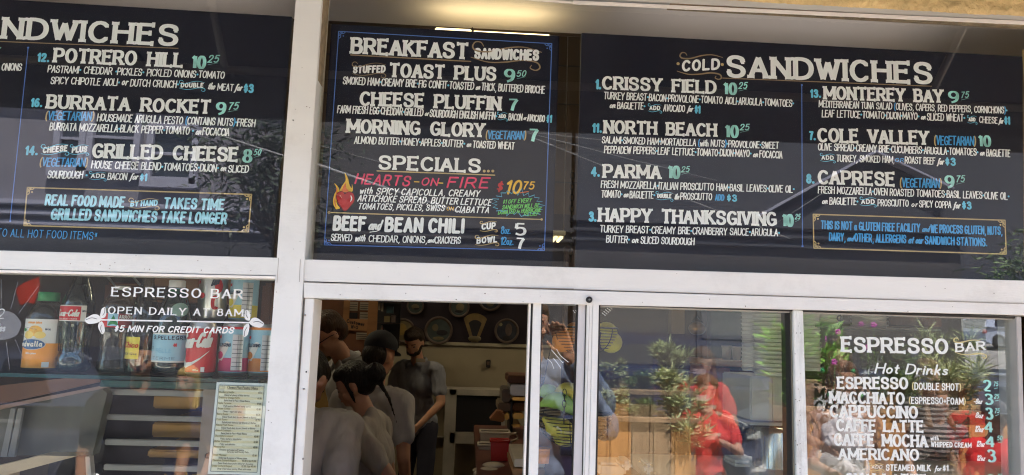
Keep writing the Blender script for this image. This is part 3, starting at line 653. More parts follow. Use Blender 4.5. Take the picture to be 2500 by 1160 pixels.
for s, c in (('$1 OFF EVERY', (1227, 498, 1297, 494, 10)), ('SANDWICH WILL BE', (1225, 511.5, 1316, 506, 10)), ('DONATED to HURRICANE', (1215, 524, 1321, 517, 10)), ('RELIEF', (1278, 528, 1315, 526, 9))):
    text(s, *c, pgreen, B, YB, 'mark', 'offer_lettering')
line([(803, 519), (1322, 536)], 2.6, pgold, B, YB); line([(803, 519), (803.4, 519)], 6, pgold, B, YB, 'line_dot'); line([(1322, 536), (1322.4, 536)], 6, pgold, B, YB, 'line_dot')
for s, c in (('BEEF', (811.5, 561.4, 893, 563.5, 34)), ('BEAN CHILI', (938, 565, 1133, 569, 34))): text(s, *c, pwhite, B, YB, 'bold', 'item_lettering')
text('and', 898, 561, 929, 561, 24, pwhite, B, YB, 'script', 'small_lettering'); line([(903, 567), (918, 565), (926, 562)], 1.6, pwhite, B, YB, 'underline', smooth_=True)
desc(B, 'SERVED', 807, 588, 859, 589.5, 18); small(B, 'with', 865, 589, 891, 589, 16, sty='script'); desc(B, 'CHEDDAR, ONIONS,', 899, 590.5, 1042, 594, 18); small(B, 'and', 1043, 593, 1060, 592, 13, sty='script'); desc(B, 'CRACKERS', 1060, 594, 1124.7, 595.5, 18)
tagw(B, 'CUP', 1172, 561, 1213, 558.5, 14, gl=pgold); tagw(B, 'BOWL', 1160, 595, 1217, 591, 13, gl=pgold)
text('8oz.', 1222, 571, 1247, 571.4, 19, pdeep, B, YB, 'brush'); text('12oz.', 1221, 597.5, 1254, 598.6, 19, pdeep, B, YB, 'brush')
text('5', 1254, 574, 1285, 575, 31, pwhite, B, YB, 'price', 'price_lettering'); text('7', 1257, 608, 1282, 609, 29, pwhite, B, YB, 'price', 'price_lettering')
# ---- right board
B = BR
text('COLD', 1664, 174.5, 1757, 169, 26, pwhite, B, YB, 'bold', 'heading_lettering'); text('SANDWICHES', 1771.6, 187.5, 2278, 205, 53, pwhite, B, YB, 'serif', 'heading_lettering')
flourish(1660, 134, 1764, 137, pbrown, B, YB, 4); flourish(1653, 178, 1761, 185, pbrown, B, YB, 4, up=False)
for x, y in ((1655, 156), (1763, 158)): line([(x, y), (x+.4, y)], 8, pgold, B, YB, 'dot')
line([(1764, 191), (2274, 211)], 2.4, pbrown, B, YB)
line([(1957, 210), (1958.6, 600)], 2, pline, B, YB); line([(1957, 208), (1957.4, 208)], 5, pline, B, YB, 'line_dot'); line([(1958.6, 601), (1959, 601)], 5, pline, B, YB, 'line_dot')
num(B, '1.', 1453, 217, 1468, 217.7, 22); item(B, 'CRISSY FIELD', 1469, 217.7, 1748.6, 229, 32); price(B, '10', 1764, 231, 1800, 232, 31, cents=('25', (1801.6, 217.7, 1823, 217, 16)))
desc(B, 'TURKEY BREAST·BACON·PROVOLONE·TOMATO AIOLI·ARUGULA·TOMATOES·', 1473, 242, 1938, 261.6, 19)
small(B, 'on', 1487, 264, 1502, 264, 15, sty='script'); desc(B, 'BAGUETTE·', 1506, 266, 1575, 268, 18); tagw(B, 'ADD', 1582, 268.5, 1614.6, 269, 9); desc(B, 'AVOCADO', 1618.5, 272, 1672, 274, 18); small(B, 'for', 1677, 273, 1691, 273, 15, sty='script'); text('$1', 1695, 276, 1710, 277, 18, pblue, B, YB, 'fat')
num(B, '11.', 1445, 323, 1470, 323.7, 21); item(B, 'NORTH BEACH', 1473, 325, 1750, 334, 32); price(B, '10', 1768, 336, 1804, 336.6, 32, cents=('25', (1805, 318.5, 1828, 318, 15)))
desc(B, 'SALAMI·SMOKED HAM·MORTADELLA (with NUTS)·PROVOLONE·SWEET', 1468.5, 349.5, 1901, 363.8, 18)
desc(B, 'PEPPADEW PEPPERS·LEAF LETTUCE·TOMATO·DIJON·MAYO·', 1474, 374, 1834, 384, 19); small(B, 'on', 1837, 384, 1850, 384, 15, sty='script'); desc(B, 'FOCACCIA', 1853, 385, 1910, 387.6, 19)
num(B, '4.', 1442, 430, 1465, 431, 22); item(B, 'PARMA', 1471, 433.8, 1614, 436.6, 33); price(B, '10', 1628.5, 436, 1661, 436.6, 33, cents=('25', (1662, 421, 1682, 420, 14)))
desc(B, 'FRESH MOZZARELLA·ITALIAN PROSCIUTTO HAM·BASIL LEAVES·OLIVE OIL·', 1466, 458.6, 1939.5, 471, 19)
desc(B, 'TOMATO·', 1467, 482, 1519, 483, 19); small(B, 'on', 1521, 482, 1534, 482, 15, sty='script'); desc(B, 'BAGUETTE·', 1536, 484, 1599, 485.4, 19); tagw(B, 'DOUBLE', 1601, 483, 1642, 484, 9); small(B, 'the', 1645, 487, 1657, 487, 14, sty='script'); desc(B, 'PROSCIUTTO', 1660, 487.5, 1738, 489, 18)
text('ADD', 1745, 489, 1768, 490, 15, pdeep, B, YB, 'small'); text('$3', 1774, 491, 1799, 492, 16, pblue, B, YB, 'fat')
num(B, '3.', 1436, 540, 1457, 540.6, 23); item(B, 'HAPPY THANKSGIVING', 1460, 540.6, 1896.7, 551.6, 34); price(B, '10', 1908, 553, 1938, 553.8, 32, cents=('25', (1939.5, 536, 1952.7, 535.5, 13)))
desc(B, 'TURKEY BREAST·CREAMY BRIE·CRANBERRY SAUCE·ARUGULA·', 1463.5, 567.6, 1903.6, 577, 19)
desc(B, 'BUTTER·', 1479, 592.5, 1537, 594, 19); small(B, 'on', 1541, 593, 1558, 593, 16, sty='script'); desc(B, 'SLICED SOURDOUGH', 1563, 595, 1695, 598.8, 19)
num(B, '13.', 1977, 238, 2005, 238.5, 19); item(B, 'MONTEREY BAY', 2010, 242, 2303, 251, 32); price(B, '9', 2314, 251, 2342, 252, 30, cents=('75', (2344, 239.6, 2364, 239, 15)))
desc(B, 'MEDITERRANEAN TUNA SALAD (OLIVES, CAPERS, RED PEPPERS, CORNICHONS)·', 1998, 262, 2459, 278, 18)
desc(B, 'LEAF LETTUCE·TOMATO·DIJON·MAYO·', 2005.5, 286, 2244, 293, 19); small(B, 'on', 2247, 292, 2259, 292, 14, sty='script'); desc(B, 'SLICED WHEAT·', 2262, 294, 2356, 297, 19); tagw(B, 'ADD', 2361, 296, 2384, 296.5, 8); desc(B, 'CHEESE', 2389.6, 300, 2435, 302, 17); small(B, 'for', 2437, 302, 2449, 302, 14, sty='script'); text('$1', 2451, 303, 2466, 304, 18, pblue, B, YB, 'fat')
num(B, '7.', 1974.5, 341, 1992, 342, 20); item(B, 'COLE VALLEY', 1995, 346.5, 2267.6, 353.4, 34); veg(B, 2279.7, 353.4, 2382.4, 356, 22); price(B, '10', 2387, 358, 2420, 359, 29)
desc(B, 'OLIVE SPREAD·CREAMY BRIE·CUCUMBERS·ARUGULA·TOMATOES·', 1996, 367, 2388, 380.5, 19); small(B, 'on', 2391, 380, 2403, 380, 14, sty='script'); desc(B, 'BAGUETTE', 2407, 382, 2466, 383.8, 19)
tagw(B, 'ADD', 2002, 389.5, 2038, 390.5, 9); desc(B, 'TURKEY, SMOKED HAM,', 2041, 395, 2183, 398, 18); text('OR', 2184, 395, 2206, 396, 9, pdeep, B, YB, 'mark'); desc(B, 'ROAST BEEF', 2208, 399, 2283, 402, 18); small(B, 'for', 2287, 402, 2304, 402, 16, sty='script'); text('$3', 2307, 403, 2333, 404.5, 18, pblue, B, YB, 'fat')
num(B, '8.', 1967.6, 447, 1989, 448, 22); item(B, 'CAPRESE', 1996, 449, 2185.5, 454.5, 34); veg(B, 2196, 457, 2298.6, 459, 22); price(B, '9', 2305.5, 459, 2331, 460, 32, cents=('75', (2332, 445, 2354, 444.5, 16)))
desc(B, 'FRESH MOZZARELLA·OVEN ROASTED TOMATOES·BASIL LEAVES·OLIVE OIL·', 1996, 472, 2464, 488, 19)
small(B, 'on', 2005.5, 498, 2020, 498, 15, sty='script'); desc(B, 'BAGUETTE·', 2024, 499.5, 2095, 501, 19); tagw(B, 'ADD', 2099, 497.5, 2138, 498, 10); desc(B, 'PROSCIUTTO', 2141.7, 503.4, 2218, 505, 18); small(B, 'or', 2224, 505, 2240, 505, 13); desc(B, 'SPICY COPPA', 2243, 506, 2322, 508.5, 18); small(B, 'for', 2326, 509, 2344, 509, 16, sty='script'); text('$3', 2348, 510, 2371.7, 511, 18, pblue, B, YB, 'fat')
corners((1985, 523.4), (2453, 538), (2456, 620.7), (1986.5, 606), pgold, B, 3)
text('THIS IS NOT a GLUTEN FREE FACILITY', 2003, 559, 2246, 567, 20, pdeep, B, YB, 'note', 'notice_lettering'); text('and', 2250, 566, 2268, 566, 14, pdeep, B, YB, 'script'); text('WE PROCESS GLUTEN, NUTS,', 2271, 568, 2447, 574, 20, pdeep, B, YB, 'note', 'notice_lettering')
text('DAIRY,', 2023, 588, 2064, 589.5, 20, pdeep, B, YB, 'note', 'notice_lettering'); text('and', 2067, 589, 2083, 589, 14, pdeep, B, YB, 'script'); text('OTHER, ALLERGENS', 2085, 590, 2212, 594, 20, pdeep, B, YB, 'note', 'notice_lettering'); text('at our', 2216, 594, 2253, 595, 18, pdeep, B, YB, 'script'); text('SANDWICH STATIONS.', 2257, 596, 2410, 601.7, 20, pdeep, B, YB, 'note', 'notice_lettering')

# ---- lettering on the glass
vinyl = mat('white_vinyl', (.82, .82, .80), .5, var=.02)
cream = mat('cream_paint', (.62, .52, .26), .7, var=.1)
gp = mat('glass_paint_white', (.76, .78, .74), .7, var=.08, scale=50)
gteal = mat('glass_paint_teal', (.34, .68, .60), .7, var=.25, scale=35)
YG = -.0035
text('ESPRESSO BAR', 271, 723, 593, 729, 23, vinyl, PL, YG, 'serifw', 'window_lettering')
text('OPEN DAILY AT 8AM', 263, 766, 594, 772.4, 18, vinyl, PL, YG, 'serifw', 'window_lettering')
text('$5 MIN FOR CREDIT CARDS', 278, 809.4, 570, 814, 15, vinyl, PL, YG, 'sansi', 'window_lettering')
line([(245, 781), (420, 784)], 3.4, vinyl, PL, YG); line([(434, 784.3), (610, 788)], 3.4, vinyl, PL, YG)
def leaf(c, tip, wd):
    (x0, y0), (x1, y1) = c, tip; dx, dy = x1-x0, y1-y0; L_ = math.hypot(dx, dy); nx, ny = -dy/L_, dx/L_
    pr = [(0, 0), (.18, .5), (.45, .62), (.75, .38), (1, 0), (.8, -.42), (.5, -.42), (.2, -.28)]
    shape([(x0+dx*t+nx*w*wd, y0+dy*t+ny*w*wd) for t, w in pr], vinyl, PL, YG, 'leaf_decal', smooth_=True)
    line([(x0+dx*.3+nx*wd*.1, y0+dy*.3+ny*wd*.1), (x0+dx*.6+nx*wd*.22, y0+dy*.6+ny*wd*.22), (x0+dx*.92, y0+dy*.92)], 1.1, gasket, PL, YG-.0014, 'leaf_vein', smooth_=True)
for c, t, w in (((249, 781), (207, 781), 22), ((247, 778), (257, 750), 14), ((249, 784), (250, 816), 15), ((608, 788), (645, 791), -22), ((609, 784), (601, 757), -14), ((608, 790), (596, 823), 14)): leaf(c, t, w)
# round frosted decal with rays at the left edge
frost = mat('frosted_vinyl', (.42, .43, .46), .8, alpha=.42, var=.1)
cir = [(4+50*math.cos(2*math.pi*i/28)*(.98+.04*math.sin(i*5)), 794+36*math.sin(2*math.pi*i/28)) for i in range(28)]
shape(cir, frost, PL, YG, 'round_decal')
for i in range(30):
    a_ = 2*math.pi*i/30+.1; k = random.uniform(1.5, 3.6)
    if i % 2 == 0: line([(4+58*math.cos(a_), 794+44*math.sin(a_)), (4+(50+38*k)*math.cos(a_)*.8, 794+(44+36*k)*math.sin(a_))], 1.3, frost, PL, YG, 'decal_ray')
text('es', -2, 809, 13, 809, 18, gp, PL, YG, 'small', 'window_lettering'); text('2', -6, 778, 10, 778, 24, gp, PL, YG, 'thin', 'window_lettering')
# right window
def gs(s, *c, sty='serif', m_=None): return text(s, *c, m_ or gp, PR, YG, sty, 'window_lettering', parens=cream)
gs('ESPRESSO', 2053, 858.6, 2315, 864, 37); gs('BAR', 2332, 859, 2406, 854, 22)
flourish(2328, 829, 2402, 833, cream, PR, YG, 3.2); flourish(2331, 863, 2408, 868, cream, PR, YG, 3.2, up=False)
gs('Hot Drinks', 2134, 911, 2312, 915.6, 25, sty='script')
gs('ESPRESSO', 2043, 948.6, 2217, 950, 29); gs('(DOUBLE SHOT)', 2226, 951, 2346, 953.6, 17, sty='note')
def gpr(s, *c, cents=None, oz=None):
    gs(s, *c, sty='price', m_=gteal)
    if cents: gs(cents[0], *cents[1], sty='mark', m_=gteal); q = cents[1]; line([(q[0]+3, q[1]+6), (q[2]-1, q[3]+4)], 1.2, gteal, PR, YG, 'price_dash')
    if oz: gs(oz[0], *oz[1], sty='script')
gpr('2', 2400, 954, 2421, 955.5, 28, cents=('75', (2424, 943, 2436, 943, 11)))
gs('MACCHIATO', 2024, 984, 2209, 987, 29); gs('(ESPRESSO+FOAM)', 2218.4, 985.4, 2357, 987.5, 16, sty='note'); gpr('3', 2402, 987, 2425, 988, 27, cents=('25', (2426, 973, 2438, 973, 11)), oz=('-8oz', (2375, 986, 2397, 986, 13)))
gs('CAPPUCCINO', 2025, 1018, 2241, 1021, 30); gpr('3', 2404, 1023, 2425, 1024, 29, cents=('75', (2427, 1008.7, 2439, 1008, 11)), oz=('8oz', (2380, 1020, 2399, 1021, 14)))
gs('CAFFE LATTE', 2041, 1052, 2255, 1055.4, 29); gpr('4', 2401, 1056, 2427, 1056.5, 28, oz=('12oz', (2378, 1054, 2400, 1055, 15)))
gs('CAFFE MOCHA', 2035, 1087, 2265, 1091.4, 30); gs('with', 2271, 1075, 2291, 1075, 11, sty='small'); gs('WHIPPED CREAM', 2272, 1090.7, 2371, 1093, 12, sty='small'); gpr('4', 2404, 1092, 2431, 1093, 29, cents=('50', (2433, 1075, 2446, 1075, 11)), oz=('12oz', (2382, 1090, 2403, 1090.7, 14)))
gs('AMERICANO', 2046, 1121.5, 2244, 1124, 28); gpr('3', 2408, 1127, 2432, 1128, 31, oz=('12oz', (2383, 1124, 2404, 1125, 13)))
gs('ADD', 2127, 1143.5, 2153, 1144, 8, sty='mark'); flourish(2122, 1133, 2157, 1133, cream, PR, YG, 1.6); flourish(2122, 1149, 2158, 1149, cream, PR, YG, 1.6, up=False)
gs('STEAMED MILK', 2162, 1149, 2272, 1150, 15, sty='small'); gs('for', 2281, 1150, 2298, 1150, 13, sty='script'); gs('$1', 2301, 1150, 2315, 1150, 14, sty='small')
gs('CHAI LATTE', 2062, 1183, 2262, 1187, 29); gpr('3', 2408, 1186, 2432, 1187, 29, cents=('25', (2434, 1168, 2446, 1168, 11)))
# small etched mark in the corner of the glass
for i in range(5):
    for j in range(2): line([(1470+i*4+j*5, 764-i*4+j*4), (1473+i*4+j*5, 767-i*4+j*4)], 1.6, gp, fx, YG, 'etched_mark')
for i in range(3):
    line([(1399+i*3, 758+(i % 2)*4), (1401+i*3, 760+(i % 2)*4)], 1.4, gp, sl, YG, 'etched_mark')
for p in ([(1346, 854), (1358, 868), (1374, 886)], [(1359, 853), (1368, 868), (1387, 884)], [(1336, 876), (1346, 885), (1352, 900)], [(1351, 875), (1361, 887), (1369, 899)]): line(p, 1.5, gp, sl, YG, 'scratch', smooth_=True)

# seams, chips and grime on the painted bars
chipm = mat('dark_paint_chip', (.16, .13, .11), .8, var=.3); seamg = mat('grey_seam', (.34, .31, .29), .8, var=.2)
def seamline(pts, w, m_=seamg, y=YF-.0061): return line(pts, w, m_, sf, y, 'seam_line')
seamline([(680.5, 630), (676.5, 690)], 1.3); seamline([(733.5, 634), (731, 688)], 1.3); seamline([(742, 690), (1010, 697.5)], 1.0, y=YF-.0032); seamline([(1005, 696.5), (1400, 706)], 2.4, mat('dark_sealant_seam', (.22, .19, .16), .8), YF-.0033); seamline([(1400, 706), (2500, 741)], 1.2, y=YF-.0033)  # middle stretch of the seam is wider and darker
seamline([(1440, 748), (1427, 1160)], .8, y=YF-.0022); seamline([(744, 729), (706, 1300)], 1.6, chipm, YF+.0015)
cm_ = MB(); rc = random.Random(11)
for k in range(70):
    u_ = rc.random(); reg = rc.choice(((690, 20, 60, 600), (640, 700, 50, 440), (20, 615, 640, 35), (760, 640, 1700, 30), (760, 700, 1700, 25), (1940, 780, 16, 380)))
    px, py = reg[0]+reg[2]*rc.random(), reg[1]+reg[3]*rc.random()
    if reg[0] == 690: px += 60-(py)*.085*1.0-10
    if reg[0] in (640,): px += 10-(py-700)*.07
    if reg[2] > 400: py += (px-reg[0])*.028
    p = W(px, py, YF-.0066); cm_.ball(p, (rc.uniform(.0006, .0018), .0006, rc.uniform(.0005, .0014)), 6)
cm_.build('paint_chips', chipm, sf)['kind'] = 'stuff'
# ================================================================== THE STREET SIDE (mostly seen mirrored in the glass)
asph = mat('asphalt', (.055, .055, .058), .9, var=.25, scale=3, bump=.3, bscale=80)
conc = mat('pavement_concrete', (.45, .415, .35), .9, var=.15, scale=2, bump=.2, bscale=60)
def flat(name, x0, x1, y0, y1, z, m_, z2=None):
    z2 = z if z2 is None else z2
    b = MB().quad((x0, y0, z2), (x1, y0, z2), (x1, y1, z), (x0, y1, z)); return struct(b.build(name, m_, fix=False))
flat('ground', -150, 150, -200, 150, -.30, asph)
struct(MB().box(-40, 40, -4.6, -.04, -.2, 0).build('pavement', conc))
jt = MB()
for i in range(-12, 14): jt.box(i*1.2-.004, i*1.2+.004, -4.59, -.05, .0002, .004)
for y in (-1.5, -3.0): jt.box(-16, 16, y-.004, y+.004, .0002, .0039)
o = jt.build('pavement_joints', seam); struct(o)
struct(MB().box(-40, 40, -4.78, -4.603, -.2, .012).build('kerb', mat('kerb_stone', (.30, .29, .27), .9, var=.2)))
flat('road', -60, 60, -12.2, -4.78, -.13, asph)
struct(MB().box(-60, 60, -14.2, -12.2, -.2, .02).build('far_pavement', conc))
b = MB().quad((8.5, -14.0, .025), (17.5, -14.0, .025), (58, -70, 4.4), (44, -70, 4.4)); struct(b.build('side_street', mat('pale_concrete_road', (.30, .29, .28), .9, var=.15, scale=1), fix=False))

# awning over the shop front
canvas = mat('dark_awning_canvas', (.018, .019, .022), .85, var=.15, bump=.15, bscale=200)
aw = thing('awning', 'dark canvas awning over the shop front, mirrored as a dark band in the menu windows', 'awning', (0, -.1, 2.9))
ZA = RW(1250, 318, .70).z
def awn(x0, x1):
    MB().hexa([(x0, -.70, ZA+.16), (x1, -.70, ZA+.16), (x1, -.05, 3.05), (x0, -.05, 3.05), (x0, -.70, ZA+.165), (x1, -.70, ZA+.165), (x1, -.05, 3.055), (x0, -.05, 3.055)]).build('canopy_cloth', canvas, aw)
awn(-3.2, 3.9)
MB().box(-3.2, 3.9, -.706, -.70, ZA, ZA+.165).build('valance', canvas, aw)
for x in (-3.2, 3.89): MB().hexa([(x, -.70, ZA+.01), (x+.008, -.70, ZA+.01), (x+.008, -.05, ZA+.01), (x, -.05, ZA+.01), (x, -.70, ZA+.16), (x+.008, -.70, ZA+.16), (x+.008, -.05, 3.04), (x, -.05, 3.04)]).build('side_cloth', canvas, aw)
for x in (-3.1, -.8, 1.5, 3.8): MB().tube([(x, -.685, ZA+.14), (x, -.06, 3.01)], .012, 8).build('rib', zinc, aw)
MB().tube([(-3.15, -.685, ZA+.15), (3.85, -.685, ZA+.15)], .014, 8).build('front_rail', zinc, aw)

# houses over the street
hwall = mat('lavender_grey_stucco', (.21, .20, .235), .9, var=.06, scale=2)
hwall2 = mat('taupe_stucco', (.075, .07, .07), .9, var=.08, scale=2)
hwall3 = mat('slate_siding', (.06, .063, .075), .85, var=.1, scale=2)
trim = mat('pale_house_trim', (.36, .36, .45), .7, var=.04)
wglass = mat('dark_house_glass', (.03, .035, .045), .08, var=.3, scale=.8, spec=.8)
darkdoor = mat('dark_garage_door', (.06, .06, .065), .7, var=.2)
def hx(px, d=14.2): return RW(px, 400, d).x
def house(label, px0, px1, pyt, pyb, m_, wins, door=None, gable=None, d=14.2, base_m=None):
    x0, x1 = sorted((hx(px0, d), hx(px1, d))); zt_ = RW((px0+px1)/2, pyt, d).z; zb = RW((px0+px1)/2, pyb, d).z
    t = thing('house', label, 'house', ((x0+x1)/2, -d, 0), 'houses across the street')
    MB().box(x0, x1, -d-7, -d, zb, zt_).build('upper_wall', m_, t)
    MB().box(x0+.01, x1-.01, -d-6.9, -d+.001, -.25, zb-.002).build('ground_floor', base_m or darkdoor, t)
    for k in range(3):
        MB().box(x0-.06, x1+.06, -d+.001, -d+.10+.07*k, zb-.05+.20*k, zb+.06+.20*k).build('cornice', trim if base_m is None else m_, t, bevel=.02)
    MB().box(x0-.1, x1+.1, -d-7.1, -d+.45, zt_, zt_+.35).build('parapet', trim, t, bevel=.03)
    for (a0, b0, a1, b1, nb) in wins:
        p, q = RW(a0, b0, d), RW(a1, b1, d); wx0, wx1 = p.x, q.x; z1, z0 = RW((a0+a1)/2, b0, d).z, RW((a0+a1)/2, b1, d).z
        f = .13
        fr = MB().box(wx0-f, wx0, -d, -d+.16, z0-f, z1+f).build('window', trim, t)
        for bx in ((wx1, wx1+f, z0-f, z1+f), (wx0, wx1, z1, z1+f), (wx0-.2, wx1+.2, z0-f-.09, z0)):
            MB().box(bx[0], bx[1], -d, -d+.17, bx[2], bx[3]).build('frame_bar', trim, fr)
        zm = (z0+z1)/2
        MB().box(wx0, wx1, -d, -d+.05, zm+.03, z1).build('pane', wglass, fr); MB().box(wx0, wx1, -d, -d+.05, z0, zm-.03).build('pane', wglass, fr)
        MB().box(wx0, wx1, -d, -d+.12, zm-.03, zm+.03).build('meeting_rail', trim, fr)
    if door:
        for (a0, a1) in door:
            p, q = hx(a0, d), hx(a1, d); MB().box(min(p, q), max(p, q), -d+.002, -d+.03, -.05, zb-.5).build('garage_door', darkdoor, t)
            for i in range(3): MB().box(min(p, q)+.1, max(p, q)-.1, -d+.031, -d+.045, .25+i*.7, .8+i*.7).build('door_panel', mat('garage_panel', (.09, .09, .10), .6, var=.1), t)
    if gable:
        ax, ay, lx, ly, rx, ry = gable; A_, L2, R2 = RW(ax, ay, d-.3), RW(lx, ly, d-.3), RW(rx, ry, d-.3)
        w = .05
        for P0, P1 in ((A_, L2), (A_, R2)):
            MB().hexa([(P0.x, -d+.30, P0.z), (P1.x, -d+.30, P1.z), (P1.x, -d+.30, P1.z+w), (P0.x, -d+.30, P0.z+w), (P0.x, -d+.001, P0.z), (P1.x, -d+.001, P1.z), (P1.x, -d+.001, P1.z+w), (P0.x, -d+.001, P0.z+w)]).build('gable_fascia', trim, t)
    return t
house('lavender grey stucco house with pale framed bay windows, mirrored in the left menu window', -420, 722, 190, 548, hwall, [(163, 275, 196, 408, 1), (242, 280, 330, 398, 1), (384, 322, 468, 436, 1), (-160, 270, -80, 390, 1)], [(-100, 120), (240, 330)])
house('low taupe house mirrored behind the specials board', 735, 1395, 200, 600, hwall2, [(1000, 230, 1060, 280, 1)], [(900, 1150)], base_m=hwall2)
house('slate grey house with pale gable boards, mirrored in the right menu window', 1405, 2335, 200, 600, hwall3, [(1560, 220, 1620, 280, 1)], [(1700, 1900)], gable=(2140, 372, 1850, 532, 2330, 462), base_m=hwall2)
house('dark house at the left end of the row', -1500, -440, 180, 560, hwall2, [(-900, 300, -800, 420, 1)], [(-1300, -1000)], base_m=hwall2)
house('dark house at the right end of the row', 3080, 3900, 180, 560, hwall2, [(3200, 300, 3300, 420, 1)], [(3400, 3600)], base_m=hwall2)
house('tall slate building closing the view up the side street', 2230, 3150, 330, 760, hwall3, [(2560, 300, 2600, 340, 1)], d=45, base_m=hwall2)
# overhead cables
cab = mat('pale_cable', (.42, .42, .42), .4, var=.05)
for i, (a, b, d, r) in enumerate((((560, 338), (712, 386), 7, .009), ((735, 388), (1115, 516), 7, .015), ((770, 352), (950, 402), 8, .004), ((1290, 322), (1470, 342), 9, .005), ((1310, 330), (1730, 436), 9, .0055), ((1325, 346), (1900, 572), 7.5, .007), ((1895, 545), (2010, 470), 10, .005))):
    p, q = RW(*a, d), RW(*b, d); v = (q-p); p2, q2 = p-v*.05, q+v*.05; md = (p2+q2)/2-Vector((0, 0, .02*v.length*.2))
    o = MB().tube([p2, md, q2], r, 6).build('cable', cab); tag(o, ['thin pale cable by the tree in the left menu window', 'bright thick cable crossing the hearts on fire special', 'faint thin cable above the specials heading', 'short level cable at the edge of the cold sandwiches board', 'upper long cable over the north beach lines', 'lower long cable running past parma to the prosciutto line', 'short cable rising left of the caprese item'][i], 'cable', 'cables over the street')

# ------------------------------------------------------------------ plants
leafg = mat('leaf_green', (.14, .22, .07), .55, var=.35, scale=9, spec=.4)
leafy = mat('leaf_yellow_green', (.50, .54, .28), .55, var=.35, scale=9)
leafd = mat('leaf_dark', (.035, .055, .03), .6, var=.4, scale=6)
leafp = mat('leaf_bright', (.20, .42, .06), .45, var=.3, scale=6)
bark = mat('bark', (.11, .085, .06), .9, var=.3, bump=.5, bscale=20)
def blade(mb, p, d_, L_, w, bend=.3):
    d_ = d_.normalized(); s_ = d_.cross(Vector((random.random()-.5, random.random()-.5, .3))).normalized()*w/2
    m1 = p+d_*L_*.5+Vector((0, 0, -bend*L_*.08)); e = p+d_*L_+Vector((0, 0, -bend*L_*.3)); n = len(mb.v)
    mb.v += [tuple(p-s_*.3), tuple(p+s_*.3), tuple(m1+s_), tuple(e), tuple(m1-s_)]; mb.f.append((n, n+1, n+2, n+3, n+4))
def tuft(label, c, rad, hgt, n, L_, w, m_, cat='plant', up=.9, group=None, flowers=None, stems=9):
    c = Vector(c); t = thing('potted_shrub', label, cat, c, group); mb = MB(); st = MB()
    for k in range(stems):
        an = random.uniform(0, 6.28); e = c+Vector((math.cos(an)*rad*.7, math.sin(an)*rad*.7, hgt*random.uniform(.55, 1)))
        md = c.lerp(e, .5)+Vector((0, 0, hgt*.12)); st.tube([c+(e-c)*.02, md, e], [.004, .003, .0015], 5)
        for j in range(n//stems):
            f = random.uniform(.15, 1.02); p = c.lerp(md, f*2) if f < .5 else md.lerp(e, f*2-1)
            d_ = Vector((random.gauss(0, 1), random.gauss(0, 1), abs(random.gauss(up, .6)))); blade(mb, p, d_, L_*random.uniform(.6, 1.3), w)
    mb.build('foliage', m_, t, fix=False); st.build('stem', bark, t)
    return t
def tree(label, c, h, cr_, crown_c, n=2600, m_=leafd):
    c = Vector(c); t = thing('street_tree', label, 'tree', c); tr = MB(); top = Vector(crown_c)
    tr.tube([c, c.lerp(top, .4)+Vector((.1, 0, 0)), c.lerp(top, .8)], [.16, .11, .07], 10)
    mb = MB()
    for k in range(16):
        dv = Vector((random.gauss(0, 1), random.gauss(0, 1), random.gauss(.1, .7))).normalized(); e = top+Vector((dv.x*cr_[0], dv.y*cr_[1], dv.z*cr_[2]))*random.uniform(.6, 1)
        tr.tube([c.lerp(top, .75), c.lerp(top, .8).lerp(e, .5)+Vector((0, 0, .15)), e], [.05, .025, .008], 6)
        for j in range(n//16):
            p = e.lerp(top, random.uniform(-.1, .45))+Vector((random.gauss(0, .28), random.gauss(0, .28), random.gauss(0, .22)))
            blade(mb, p, Vector((random.gauss(0, 1), random.gauss(0, 1), random.gauss(-.2, .7))), random.uniform(.09, .17), .035)
    tr.build('trunk', bark, t); mb.build('crown', m_, t, fix=False); return t
p = RW(650, 455, 8.6); tree('dark leafy street tree mirrored beside the white post', (p.x+.3, -8.7, -.13), 5, (1.0, 1.0, 1.0), (p.x+.15, -8.6, p.z+.1))
p = RW(2530, 668, 9.5); tree('street tree mirrored in the lower right corner of the cold sandwiches window', (p.x+.8, -9.6, -.13), 4, (1.2, 1, .8), (p.x+.5, -9.5, p.z+.1), m_=leafg)

